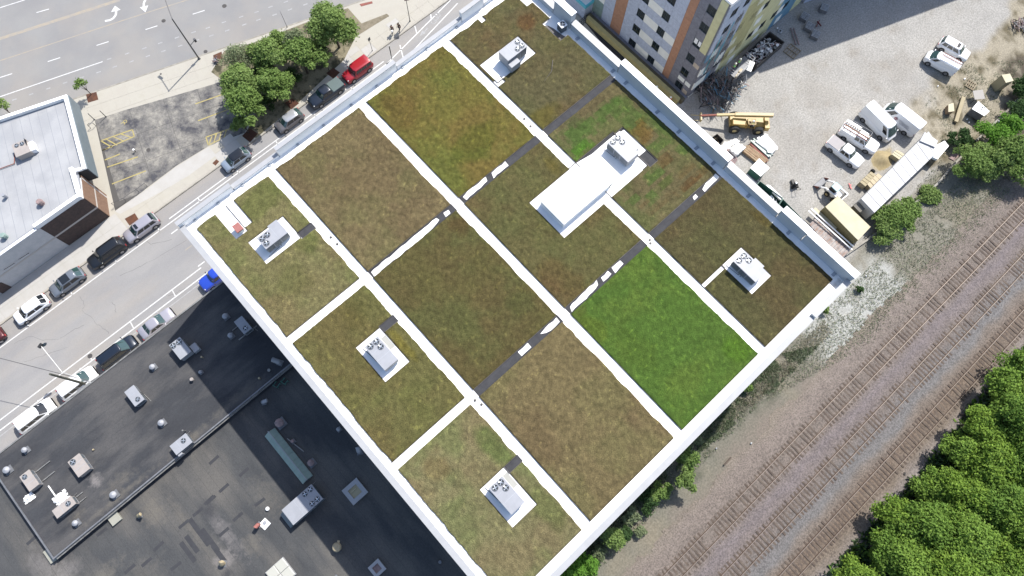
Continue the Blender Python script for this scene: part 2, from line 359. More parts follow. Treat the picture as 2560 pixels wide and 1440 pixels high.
M['damp'] = mat('dampproof_membrane', (.012,.014,.016), (.03,.03,.032), scale=1.2, rough=.8)
M['skylight_g'] = mat('green_rooflight', (.22,.29,.26), (.18,.25,.225), scale=1.5, rough=.45)
M['skylight_y'] = mat('yellowed_rooflight', (.33,.29,.18), rough=.5)
M['hatch_pink'] = mat('faded_red_hatch', SL(212,140,132), SL(204,130,122), scale=2, rough=.7)
M['cream_cap'] = mat('cream_cap', SL(228,210,172), rough=.6)
M['green_chair'] = mat('green_tube', (.03,.16,.12), rough=.5)
M['skin'] = mat('skin', (.33,.20,.14), rough=.6)
M['hair'] = mat('dark_hair', (.03,.022,.018), rough=.8)
M['denim'] = mat('dark_trousers', (.035,.04,.055), rough=.9)
M['shirt_dark'] = mat('dark_shirt', (.06,.045,.05), rough=.9)
M['shirt_white'] = mat('white_shirt', (.6,.58,.56), rough=.9)
M['hivis'] = mat('hi_vis_green', (.20,.62,.16), rough=.7)
M['hivis_o'] = mat('hi_vis_orange', (.85,.16,.04), rough=.7)
M['helmet'] = mat('white_helmet', (.7,.7,.62), rough=.4)
M['bark'] = mat('bark', (.06,.048,.038), (.035,.028,.022), scale=6, rough=.95)

# ------------------------------------------------------------------ ground
WEED = SL(148,145,130); TANG = SL(166,156,136); DUST = SL(214,215,209); YARD = SL(208,205,199); SOIL = SL(198,188,166); DIRT = SL(150,140,118)
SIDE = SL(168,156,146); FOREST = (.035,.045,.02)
dust_poly = [xy(*p) for p in ((2075,700),(2140,650),(2215,660),(2275,735),(2225,810),(2165,870),(2090,905),(2035,870),(2010,800))]
soil_poly = [xy(*p) for p in ((2310,250),(2360,170),(2560,-20),(2700,200),(2560,470),(2390,400),(2300,440),(2290,330),(2240,300))]
sand_poly = [xy(*p) for p in ((2195,380),(2230,360),(2240,400),(2200,440),(2170,420))]
dark_poly = [xy(*p) for p in ((2500,180),(2600,60),(2700,300),(2480,420),(2430,330),(2480,260))]
def ground_col(x, y):
    n1 = fbm(x, y, 5, 1); n2 = fbm(x, y, 1.6, 5); n3 = fbm(x, y, 14, 9)
    c = np.ones(x.shape+(3,))*np.array(YARD)
    def lay(c, col, w): w = np.clip(w, 0, 1)[..., None]; return c*(1-w)+np.array(col)*w
    c = lay(c, SL(194,189,180), np.clip((n1-.52)*4, 0, .6)); c = lay(c, SL(186,178,166), np.clip((n2-.58)*4, 0, .5)*np.clip((n1-.42)*6, 0, 1)); c = c*(1+(fbm(x, y, 9, 13)-.5)*.16+(fbm(x, y, 1.8, 15)-.5)*.20)[..., None]
    east = np.clip((-8.6-y+ (n1-.5)*1.5)/1.0, 0, 1)
    c = lay(c, TANG, east); ne = np.clip((x-38)/8, 0, 1)*east
    c = lay(c, WEED, east*np.clip((n1-.24)*3.5, 0, .95)*np.clip(.6+n2, 0, 1))
    c = lay(c, SL(112,114,96), east*np.clip((n2-.52)*5, 0, 1)*np.clip((n3-.40)*5, 0, .8)*(y > -15))
    c = lay(c, SL(158,146,134), east*np.clip((-14.6-y+(n1-.5)*6)/2.5, 0, 1))
    c = lay(c, SL(168,164,150), ne*np.clip((n1-.3)*4, .2, .8)*(y > -18))
    d = poly_sd(x, y, soil_poly)+(n1-.5)*6; c = lay(c, SOIL, d/1.5)
    c = lay(c, SL(128,118,92), np.clip(d/1.5, 0, 1)*np.clip((n2-.5)*8, 0, 1))
    d = poly_sd(x, y, sand_poly)+(n2-.5)*2; c = lay(c, SL(205,188,148), d/.8)
    d = poly_sd(x, y, dark_poly)+(n1-.5)*6; c = lay(c, SL(104,94,78), d/2*np.clip((n2-.36)*5, .3, 1))
    d = poly_sd(x, y, dust_poly)+(n1-.5)*4+(n2-.5)*3; c = lay(c, DUST, np.clip((d+1)/2.4, 0, .97)*np.clip(.85+(n2-.42)*2.4, .45, 1))
    c = lay(c, SL(172,163,160), np.clip((-31.2-y)/1.0, 0, 1))
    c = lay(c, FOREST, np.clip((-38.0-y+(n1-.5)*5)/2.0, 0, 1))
    c = lay(c, SL(150,140,120), np.clip((y-58)/.5, 0, 1)*np.clip((x-48)/2, 0, 1)*0)
    far = np.clip((np.hypot(x-20, y-20)-180)/60, 0, 1); c = lay(c, SL(150,146,136), far)
    return c
def ground_z(x, y):
    r = (fbm(x, y, 2.2, 21)-.5)*.10+(fbm(x, y, .9, 25, 2)-.5)*.05
    near = ((x > 41.5) & (y > -40) & (y < 30)) | ((y < -9.2) & (y > -60))
    r = r*near*np.clip(2-np.hypot(x-30, y)/90, 0, 1)
    flat = ((y > 18) & (x < 60)) | ((y > -8.9) & (x < 41.5))
    return np.where(flat, 0, r-.03*near)
gx = np.concatenate([np.array([-1500,-700,-300,-150,-100,-80]), np.arange(-70, 125, .55), np.array([130,150,200,350,800,1500])])
gy = np.concatenate([np.array([-1500,-700,-300,-150,-100]), np.arange(-80, 70, .55), np.array([75,90,120,180,350,800,1500])])
gnd = struct(link('ground', grid_mesh('ground', gx, gy, ground_z, ground_col, mats=[M['ground']])))

# ------------------------------------------------------------------ streets
st = struct(MB().prism([(-90,42.7),(75,42.7),(75,57.0),(-90,57.0)], -.05, .035).build('side_street', M['asphalt_old']))
CA, CB = xy(0,312), xy(900,5)                      # kerb line of the wide street
ud = (Vector(CB)-Vector(CA)).normalized(); nd = Vector((-ud.y, ud.x))
def S1(u, v):                                       # along / across the wide street
    p = Vector(CA)+ud*u+nd*v; return (p.x, p.y)
ms = struct(MB().prism([S1(-60,0),S1(140,0),S1(140,31),S1(-60,31)], -.05, .045).build('main_street', M['asphalt_main']))
pave = MB(); KX = 52.0
yk = S1((KX-CA[0])/ud.x, 0)[1]
wedge = [(-90,56.85),(KX,56.85),(KX, yk), CA, S1(-60,0), (-90, S1(-60,0)[1]-10)]
pave.prism(wedge, -.05, .13)
pave_o = struct(pave.build('pavement', M['paving']))
far_p = struct(MB().prism([S1(-60,31),S1(140,31),S1(140,37),S1(-60,37)], -.05, .13).build('far_pavement', M['paving']))
sp = struct(MB().prism([(-90,39.84),(-6.3,39.84),(-6.3,40.72),(54,40.7),(54,42.7),(-90,42.7)], -.05, .13).prism([(41.2,33.0),(52.3,31.0),(54.0,40.69),(41.2,40.69)], -.05, .125).build('near_pavement', M['paving']))
kb = MB().box(-90, KX, 56.72, 56.87, 0, .15).build('kerb', M['kerb'], pave_o)
q = MB(); a, b = Vector(CA)-ud*60, Vector((KX, yk)); q.beam((a.x, a.y, .07), (b.x, b.y, .07), .18, .16); q.build('kerb', M['kerb'], pave_o)
MB().box(-90, 54, 42.62, 42.78, 0, .15).build('kerb', M['kerb'], sp)
def clip_poly(sub, cell):
    out = list(sub)
    for i in range(len(cell)):
        ax, ay = cell[i]; bx, by = cell[(i+1) % len(cell)]; inp = out; out = []
        if not inp: return []
        f = lambda p: (bx-ax)*(p[1]-ay)-(by-ay)*(p[0]-ax)
        for j in range(len(inp)):
            p, q_ = inp[j], inp[(j+1) % len(inp)]; fp, fq = f(p), f(q_)
            if fp >= 0: out.append(p)
            if (fp >= 0) != (fq >= 0):
                t = fp/(fp-fq); out.append((p[0]+(q_[0]-p[0])*t, p[1]+(q_[1]-p[1])*t))
    return out
def area(p): return abs(sum(p[i][0]*p[(i+1)%len(p)][1]-p[(i+1)%len(p)][0]*p[i][1] for i in range(len(p))))/2
lot_poly = [xy(*p, .13) for p in ((237,300),(310,276),(560,203),(655,245),(612,332),(520,366),(440,415),(370,468),(288,527))]
def slabs(parent, name, poly, org, u, n, su, sv, gap, z0, z1, mts, avoid=None, limit=290, jit=.004):
    cnt = 0
    for i in range(-90, 90):
        for j in range(-90, 90):
            if cnt >= limit: return
            o = Vector(org)+u*(i*su)+n*(j*sv); c = o+u*su/2+n*sv/2
            if avoid and float(poly_sd(np.array([c.x]), np.array([c.y]), avoid)[0]) > -1.2: continue
            g = gap/2; cell = [o+u*g+n*g, o+u*(su-g)+n*g, o+u*(su-g)+n*(sv-g), o+u*g+n*(sv-g)]
            p = clip_poly(poly, [(v.x, v.y) for v in cell])
            if len(p) < 3 or area(p) < .15*su*sv: continue
            MB().prism(p, z0, z1+random.uniform(0, jit)).build(name, random.choice(mts), parent); cnt += 1
X1, Y1 = Vector((1,0)), Vector((0,1))
# slabs in view: in front of the retail building, along the car park and beside the wide street
slabs(pave_o, 'paving_slab', [(-46,57.0),(-13.2,57.0),(-13.2,60.1),(-46,60.1)], (-46,57.0), X1, Y1, 1.5, 1.55, .035, .12, .142, [M['paving_new']])
slabs(pave_o, 'paving_slab', [(-13.1,57.0),(50,57.0),(50,59.2),(-13.1,60.1)], (-13.1,57.0), X1, Y1, 1.8, 1.6, .035, .12, .142, [M['paving'],M['paving'],M['paving_new']])
slabs(pave_o, 'paving_slab', [S1(-6,-.3),S1(46,-.3),S1(46,-4.0),S1(-6,-4.0)], S1(0,-.3), ud, nd, 1.9, 1.85, .035, .12, .142, [M['paving']], avoid=lot_poly)
lot = struct(MB().prism(lot_poly, 0, .134).build('car_park', mat('lot_joint', SL(112,110,108), rough=.95)))
slabs(lot, 'concrete_panel', lot_poly, xy(237,300,.13), ud, nd, 4.7, 4.4, .05, .10, .144, [M['lot']], jit=.0)
def strip(parent, name, m, p, q_, w, z0, z1):
    a, b = Vector(p), Vector(q_); d = (b-a).normalized(); n = Vector((-d.y, d.x))*w/2
    return MB().prism([tuple(a-n), tuple(b-n), tuple(b+n), tuple(a+n)], z0, z1).build(name, m, parent)
ZS = .039
def sline(x0, y0, x1, y1, w=.14, m='paint_white', name='lane_line'): return strip(st, name, M[m], (x0,y0), (x1,y1), w, .03, ZS)
sline(-90,54.2,28.85,54.35); sline(-8.4,54.87,27.8,54.95)
sline(27.8,54.34,41.8,56.6); sline(26.6,52.5,42.2,55.5)
sline(-90,46.5,-9.2,46.5); sline(-90,45.42,-6.5,45.42,.15); sline(-60,44.82,-10,44.82,.12,'paint_faded')
for x in (-29.5,-23.3,-16.8,-10.3,-4,2.2,8.7,15.2,21.6): sline(x,54.22,x+.1,54.8,.13,name='stall_tick')
for x in (-26,-20,-13.8): sline(x,45.5,x+.15,46.4,.12,name='stall_tick')
sline(28.85,54.35,30.0,56.4,name='stall_line')
for p, q_ in (((1000,113),(1008,145)),((973,115),(979,146)),((1037,65),(1042,83)),((1077,36),(1078,47))):
    sline(*xy(*p), *xy(*q_), .15, name='stall_line')
for y, m in ((52.93,'paint_white'),(49.83,'paint_tan'),(46.9,'paint_white')): sline(-9.4,y,-8.4,y,.14,m,'lane_dash')
sline(-8.4,49.8,-90,49.4,1.2,'paint_tan','worn_strip') if 0 else None
M['crack'] = mat('crack_seal', SL(158,157,156), rough=.95)
for pl in (((200,740),(212,762),(205,775),(235,800),(246,812),(262,822),(272,834)),((280,755),(288,768),(291,779)),((35,860),(70,842),(110,850),(150,846),(190,822),(214,812)),((300,690),(350,668),(400,640),(470,600)),((350,590),(380,610),(430,600)),((60,905),(110,888),(170,868)),((420,740),(450,728),(500,700))):
    q = MB()
    for a, b in zip(pl[:-1], pl[1:]):
        A_, B2 = Vector(xy(*a)), Vector(xy(*b)); prev = A_
        for i in range(1, 4):
            nx = A_.lerp(B2, i/3)+Vector((random.uniform(-.12,.12), random.uniform(-.12,.12))); d = (nx-prev).normalized(); n = Vector((-d.y,d.x))*random.uniform(.015,.035)
            q.prism([tuple(prev-n), tuple(nx-n), tuple(nx+n), tuple(prev+n)], .03, .0365); prev = nx
    q.build('crack', M['crack'], st)
# bicycle symbol and arrow in the cycle lane
def ring(mb, c, r, w, z0, z1, n=14):
    for i in range(n):
        a0, a1 = 2*math.pi*i/n, 2*math.pi*(i+1)/n
        mb.prism([(c[0]+(r-w)*math.cos(a0), c[1]+(r-w)*math.sin(a0)), (c[0]+r*math.cos(a0), c[1]+r*math.sin(a0)), (c[0]+r*math.cos(a1), c[1]+r*math.sin(a1)), (c[0]+(r-w)*math.cos(a1), c[1]+(r-w)*math.sin(a1))], z0, z1)
def seg(mb, p, q_, w, z0, z1):
    a, b = Vector(p), Vector(q_); d = (b-a).normalized(); n = Vector((-d.y, d.x))*w/2
    mb.prism([tuple(a-n), tuple(b-n), tuple(b+n), tuple(a+n)], z0, z1)
bk = MB(); c1, c2 = xy(1094,39), xy(1084,54)
cc = xy(1090,46); ring(bk, c1, .42, .09, .03, ZS); ring(bk, c2, .42, .09, .03, ZS)
h = ((c1[0]+c2[0])/2+.3, (c1[1]+c2[1])/2-.35); seg(bk, c1, h, .08, .03, ZS+.001); seg(bk, c2, h, .08, .03, ZS+.002); seg(bk, cc, h, .08, .03, ZS+.003)
bk.build('bicycle_symbol', M['paint_faded'], st)
ar = MB(); seg(ar, xy(1070,70), xy(1058,83), .16, .03, ZS); a = Vector(xy(1050,90)); d = (Vector(xy(1070,70))-a).normalized(); n = Vector((-d.y,d.x))
ar.prism([tuple(a), tuple(a+d*.9+n*.35), tuple(a+d*.9-n*.35)], .03, ZS+.001); ar.build('arrow', M['paint_faded'], st)
ZM = .049
def mline(p, q_, w=.13, m='paint_white', name='lane_line'): return strip(ms, name, M[m], xy(*p), xy(*q_), w, .04, ZM)
mline((0,242.5),(257,154.5)); mline((-260,333),(0,242.5))
mline((0,20),(63,0)); mline((-120,62),(0,20))
for p, q_ in (((92,32),(123,23)),((0,194.5),(31,184.5)),((120,154.5),(151,144.5)),((242,114),(272,104.5)),((364,74.5),(394,65)),((482,36),(512,26.5))): mline(p, q_, name='lane_dash')
for x, y in ((820,443),(955,403),(1083,363),(1203,324),(1328,283),(1453,243),(1560,210),(1680,168),(1810,127),(1925,92),
             (110,748),(235,708),(363,665),(490,622),(615,583),(740,543),(862,502),(988,462),(1110,422),(1227,385),(1353,345),(1478,303),(1587,268),(1705,230),(1833,186),(1940,150),(2060,112),(2175,73),(2292,35),(2030,53),(2145,15)):
    x, y = x/3, y/3; mline((x-5.4, y+1.9), (x+5.4, y-1.9), .17, 'paint_faded', 'dotted_line')
mline((-60,172),(377,29),.16,'paint_tan'); mline((377,29),(480,-3),.16,'paint_tan'); mline((-60,117),(300,0),.5,'paint_tan','worn_line')
def arrow(pts, head, w):
    q2 = MB()
    for i in range(len(pts)-1):
        seg(q2, xy(*pts[i]), xy(*pts[i+1]), w, .04, ZM+.0007*i)
    q2.prism([xy(*p) for p in head], .04, ZM+.006); q2.build('turn_arrow', M['paint_white'], ms)
arrow([(263,53),(275,51),(284,46),(290,38),(291,28)], [(278,31),(302,25),(288,15)], .30)
arrow([(372,-6),(364,0),(360,8),(360,18)], [(350,19),(371,14),(364,31)], .30)
for i, (x, y, z, r, par) in enumerate(((409,52,.049,.30,ms),(561,15,.049,.33,ms),(514,129,.049,.28,ms),(371,375,.144,.28,lot),(402,185,.142,.14,pave_o),(225,890,.039,.3,st))):
    c = at(x, y, z); MB().cyl(c.x, c.y, z-.02, z+.008, r, 18).build('manhole_cover', M['iron'], par)
# car park paint
ly0, ly1 = .14, .150
def pline(p, q_, w=.16): return strip(lot, 'parking_line', M['paint_yellow'], xy(*p, .14), xy(*q_, .14), w, ly0, ly1)
pline((252,352),(331,324)); pline((256,376),(336,341)); pline((331,324),(336,341)); pline((252,352),(280,368)); pline((256,376),(270,371))
for a, b in (((266,348),(293,363)),((284,342),(310,353)),((303,335),(330,344))): strip(lot, 'hatch_line', M['paint_yellow'], xy(*a,.14), xy(*b,.14), .15, ly0, ly1+.0015)
for p, q_ in (((268,418),(345,392)),((280,460),(365,427)),((262,400),(300,385)),((488,260),(560,235)),((495,302),(575,272)),((515,343),(580,320)),((521,363),(550,349)),((515,343),(521,363))): pline(p, q_)
for a, b in (((523,359),(530,341)),((535,355),(541,335)),((548,350),(554,330)),((560,344),(566,326))): strip(lot, 'hatch_line', M['paint_yellow'], xy(*a,.14), xy(*b,.14), .15, ly0, ly1+.0015)
wh = MB(); c = xy(313,304,.14); ring(wh, c, .27, .08, ly0, ly1); seg(wh, (c[0]-.25,c[1]+.1), (c[0]-.6,c[1]+.12), .1, ly0, ly1+.001); seg(wh, (c[0]-.1,c[1]), (c[0]-.35,c[1]-.3), .1, ly0, ly1+.002)
wh.build('wheelchair_symbol', M['paint_yellow'], lot)
# planting pits and small details of the pavement
for i, (pts, m) in enumerate(((((215,236),(241,230),(246,249),(220,257)),'corten'),(((312,547),(337,533),(347,549),(324,564)),'corten'),(((605,340),(624,320),(645,334),(625,356)),'mulch'),(((712,257),(730,246),(748,258),(728,274)),'mulch'),(((815,183),(833,169),(850,181),(834,197)),'mulch'),(((533,138),(554,129),(557,146),(535,155)),'corten'),(((531,408),(541,398),(548,404),(539,414)),'corten'))):
    MB().prism([xy(*p,.15) for p in pts], .10, .155).build('tree_pit', M[m], pave_o)
MB().prism([xy(*p,.15) for p in ((890,65),(905,58),(967,34),(973,40),(940,60),(900,85),(885,95))], .10, .150).build('soil_strip', mat('dry_soil', SL(176,164,142), SL(150,140,118), scale=2, rough=.95, fine=.2, fscale=8), pave_o)
MB().prism([xy(*p,.15) for p in ((899,10),(930,3),(932,8),(903,16))], .10, .150).build('brick_strip', M['rust_red'], pave_o)
MB().prism([xy(*p,.15) for p in ((528,180),(560,203),(655,245),(615,332),(640,345),(740,262),(860,150),(905,60),(870,20),(760,58),(640,105),(560,128))], .10, .147).build('planting_bed', mat('bed_soil', SL(170,160,132), SL(84,82,58), scale=.7, rough=.95, fine=.2, fscale=6, edge=(.45,.6)), pave_o)
MB().prism([xy(*p,.15) for p in ((522,367),(541,388),(470,440),(402,480),(300,535),(288,528),(372,470),(440,417))], .10, .1465).build('driveway_apron', M['paving_new'], pave_o)

# ------------------------------------------------------------------ railway
def ball_z(x, y):
    n = (fbm(x, y, .55, 31, 2)-.5)*.10
    return np.clip((-17.0-y)/1.4, 0, 1)*.10+n*.8+.01
TR = [(-19.94, -.0072), (-24.42, -.0066), (-28.85, -.0090)]      # centre line y at x = 0 and slope
def ball_col(x, y):
    yy = y+(fbm(x, y, 3, 41)-.5)*1.6; n = fbm(x, y, .7, 44, 3)
    ks = [-42,-32,-30.6,-29,-27.4,-26.6,-25.6,-24.3,-23,-22.3,-21,-20,-18.6,-17.3,-16,-14]
    cs = [(172,164,162),(173,163,159),(152,138,124),(142,124,108),(152,140,130),(146,143,142),(146,141,139),(148,136,128),(152,140,137),(152,141,141),(156,143,134),(149,137,128),(158,145,136),(164,151,142),(166,154,140),(164,152,136)]
    cs = np.array([SL(*c) for c in cs]); c = np.stack([np.interp(yy, ks, cs[:, i]) for i in range(3)], -1)
    return c*(.86+.28*n)[..., None]
bx = np.arange(-60, 130, .3); by = np.arange(-36.5, -15.4, .3)
bal = struct(link('railway_ballast', grid_mesh('ballast', bx, by, ball_z, ball_col, keep=lambda x, y: y < -16.1+(fbm(x, y, 3, 51)-.5)*2.4, mats=[M['ballast']])))
slp = MB().box(-.115, .115, -1.3, 1.3, 0, .16).mesh('sleeper', [M['sleeper']])
for ti, ((y0, s), lab) in enumerate(zip(TR, ('railway track nearest the green roof building', 'middle railway track of the three, beside the bluish ballast', 'railway track nearest the woodland, with closely spaced brown sleepers'))):
    t = thing('railway_track', lab, 'railway track', (0, y0, 0), group='parallel railway tracks'); ang = math.atan(s)
    for sgn in (-1, 1):
        r = MB(); P = []
        for x in range(-60, 131, 10): P.append((x, y0+s*x+sgn*.7525))
        for i in range(len(P)-1):
            (xa, ya), (xb, yb) = P[i], P[i+1]
            r.mi = 0; r.loft([[(xa,ya-.035,.335),(xa,ya+.035,.335),(xa,ya+.035,.33),(xa,ya-.035,.33)],[(xb,yb-.035,.335),(xb,yb+.035,.335),(xb,yb+.035,.33),(xb,yb-.035,.33)]], caps=False)
            r.mi = 1; r.loft([[(xa,ya-.034,.331),(xa,ya+.034,.331),(xa,ya+.012,.28),(xa,ya+.07,.18),(xa,ya-.07,.18),(xa,ya-.012,.28)],[(xb,yb-.034,.331),(xb,yb+.034,.331),(xb,yb+.012,.28),(xb,yb+.07,.18),(xb,yb-.07,.18),(xb,yb-.012,.28)]], caps=False)
        r.build('rail', [M['rail_top'], M['rail_side']], t)
    x = -36.0; cnt = 0
    while x < 106 and cnt < 299:
        sink = random.choice([-.01,-.03,-.045,-.06,-.07]) if ti < 2 else random.choice([0.0,-.02,-.04,-.06])
        inst('sleeper', slp, t, (x, s*x+random.uniform(-.03,.03), .015+sink), ang+random.uniform(-.015,.015)); cnt += 1
        x += .54+random.uniform(-.03,.05)
# timber scrap beside the tracks
for (p, q_, lab) in (((2399,1035),(2433,1042),'long weathered timber lying on the ballast at the wood edge'),((1810,1163),(1828,1143),'thin dark rod lying on the gravel beside the first track')):
    a, b = at(*p, .2), at(*q_, .2); tag(MB().beam(tuple(a), tuple(b), .16, .12).build('loose_timber', M['sleeper']), lab, 'timber')
c = at(2262,1184,.2); tag(MB().obox(c.x, c.y, .05, .25, .35, .25, 30, .8).build('ballast_box', M['trim']), 'small black box lying on the gravel by the third track', 'box')
for i, (x, y) in enumerate(((1791,1121),(1878,1108),(2123,1005),(2165,690),(2095,725))):
    c = at(x, y, .1); tag(MB().ball(c.x, c.y, .1, .14, .11, .1, 7, 4, .15).build('pale_stone', M['debris']), None, 'stone', 'loose pale stones beside the railway')['label'] = 'loose pale stone on the gravel, '+('nearest the building','by the thin rod','halfway along the first track','on the dust patch near its upper edge','on the weedy edge above the dust patch')[i]
# ------------------------------------------------------------------ the green roof building
ZR = 19.6
B = thing('green_roof_building', 'large white roofed building with a chequer of planted sedum plots', 'building', (17, 16, 0))
MB().box(-6.15,40.15,-8.45,40.7,0,ZR-.25).build('wall', M['block_grey'], B)
MB().box(-5.75,39.6,-8.05,40.35,ZR-.3,ZR).build('roof', M['white_tpo'], B)
# parapets: wall, upstand lining and coping in stepped lengths
def parapet(x0, x1, y0, y1, z, mc, inner):
    MB().box(x0, x1, y0, y1, ZR-.26, z).build('parapet', M[inner], B)
    MB().box(x0-.05, x1+.05, y0-.05, y1+.05, z+.002, z+.07).build('coping', M[mc], B)
parapet(-6.2,-5.72,-8.5,40.2,20.0,'coping_se','white_tpo')
MB().box(-5.72,-5.45,-8.0,39.9,ZR-.01,ZR+.16).build('cant_strip', M['white_tpo'], B)
parapet(-5.6,34.0,-8.52,-8.02,20.0,'coping_se','white_tpo'); parapet(34.12,39.4,-8.52,-8.02,20.3,'coping_se','white_tpo')
for y0, y1, z in ((-8.4,-2.3,21.25),(-2.2,1.1,21.35),(1.22,8.35,20.55),(8.47,24.1,21.35),(24.22,31.6,20.55),(31.72,34.4,21.75),(34.52,40.9,20.3)):
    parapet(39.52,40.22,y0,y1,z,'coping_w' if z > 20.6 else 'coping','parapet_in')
for x0, x1, z in ((-6.15,.2,20.52),(.32,5.9,20.0),(6.02,21.7,20.86),(21.82,31.0,20.16),(31.12,34.3,20.96),(34.42,39.4,20.0)):
    parapet(x0,x1,40.32,40.72,z,'coping','shade_mem')
# drains and scuppers at the foot of the parapets
for y in (-6.9,-.9,4.6,9.6,12.0,14.6,17.8,22.6,24.6,30.2): MB().box(39.05,39.5,y-.16,y+.16,ZR,ZR+.11).build('drain_box', M['galv'], B)
for x in (-4.6,-1.8,1.2,4.6,8.2,11.6,15.3,18.8,22.4,25.9,30.2): MB().box(x-.14,x+.14,40.05,40.3,ZR,ZR+.12).build('drain_box', M['galv'], B)
for x, y in ((4.37,29.7),(4.4,28.7),(27.9,25.6),(28.0,26.7),(28.1,8.05),(27.9,7.75),(4.3,7.8),(4.5,7.1)): MB().cyl(x,y,ZR,ZR+.07,.13,10).build('roof_drain', M['iron'], B)
# root barrier strips between the plots and around the service pads
def flat(name, m, x0, x1, y0, y1, dz): return MB().box(x0,x1,y0,y1,ZR-.05,ZR+dz).build(name, M[m], B)
def wavy(name, m, pts, dz, wob=.10, step=.45):
    out = []
    for i in range(len(pts)):
        a, b = Vector(pts[i]), Vector(pts[(i+1) % len(pts)]); d = b-a; k = max(1, int(d.length/step)); n = Vector((-d.y, d.x)).normalized()
        for j in range(k): p = a+d*(j/k)+n*(random.uniform(-wob, wob)); out.append(tuple(p))
    return MB().prism(out, ZR-.05, ZR+dz).build(name, M[m], B)
xs_ = [(-5.1,3.87),(4.82,15.74),(16.75,27.52),(28.52,38.78)]; ys_ = [(24.42,39.45),(8.66,23.53),(-7.17,7.8)]
for i, (x0, x1) in enumerate(xs_):
    for j, (ya, yb) in enumerate(((23.5,24.45),(7.77,8.7))):
        if i == 0: continue
        flat('barrier_strip', 'tray', x0, x1, ya-.02, yb+.02, .018)
flat('barrier_strip','tray',2.2,3.9,31.45,32.3,.02); flat('barrier_strip','tray',2.1,3.9,18.5,19.35,.02); flat('barrier_strip','tray',2.3,3.9,.72,1.5,.02)
flat('barrier_strip','tray',27.5,35.1,18.7,19.35,.014); flat('barrier_strip','tray',33.2,35.3,13.6,15.4,.014)
# the white membrane that shows through the strips
for pts in ([(5.0,23.6),(9,23.6),(12.0,23.55),(13.7,23.9),(13.6,24.3),(11,24.28),(8,24.2),(5.0,24.15)],[(14.4,23.75),(15.0,23.7),(15.1,24.15),(14.5,24.2)],[(17.2,23.7),(20.2,23.9),(20.4,24.35),(18,24.38),(17.1,24.2)],[(20.9,23.7),(23.0,23.75),(23.1,24.3),(21.1,24.3)],
            [(14.2,7.95),(15.4,8.0),(15.5,8.5),(14.0,8.5),(13.2,8.3)],[(10.4,7.98),(11.7,7.98),(11.7,8.5),(10.4,8.5)],
            [(17.0,7.9),(19,7.95),(20.9,8.15),(21.1,8.55),(19,8.6),(17.2,8.4)],[(21.5,8.0),(22.7,8.1),(22.6,8.5),(21.6,8.5)],[(23.0,7.95),(24.3,8.05),(24.3,8.55),(23.1,8.55)],
            [(36.2,7.95),(38.6,8.1),(38.6,8.6),(37,8.55),(36.3,8.3)],[(34.7,8.0),(35.3,8.05),(35.3,8.4),(34.8,8.4)]):
    wavy('exposed_membrane', 'fabric_white', pts, .026, .07)
flat('membrane_strip','white_tpo',-5.1,3.87,23.6,24.3,.02); flat('membrane_strip','white_tpo',-5.1,3.87,7.87,8.6,.02)
# service pads
flat('service_pad','white_tpo',-2.1,2.2,31.62,34.72,.05); flat('service_pad','white_tpo',-.84,2.15,14.7,19.2,.05)
flat('service_pad','white_tpo',-.72,2.28,-2.93,1.5,.05)
flat('service_pad','white_tpo',28.8,34.5,31.85,34.8,.05)
wavy('service_pad','white_tpo',[(21.75,13.95),(34.0,14.1),(33.9,15.4),(34.9,15.6),(34.6,18.9),(30.5,18.9),(28.4,19.25),(21.75,19.2)],.03,.03,1.2)
flat('service_pad','white_tpo',31.5,34.45,-2.78,1.3,.05)
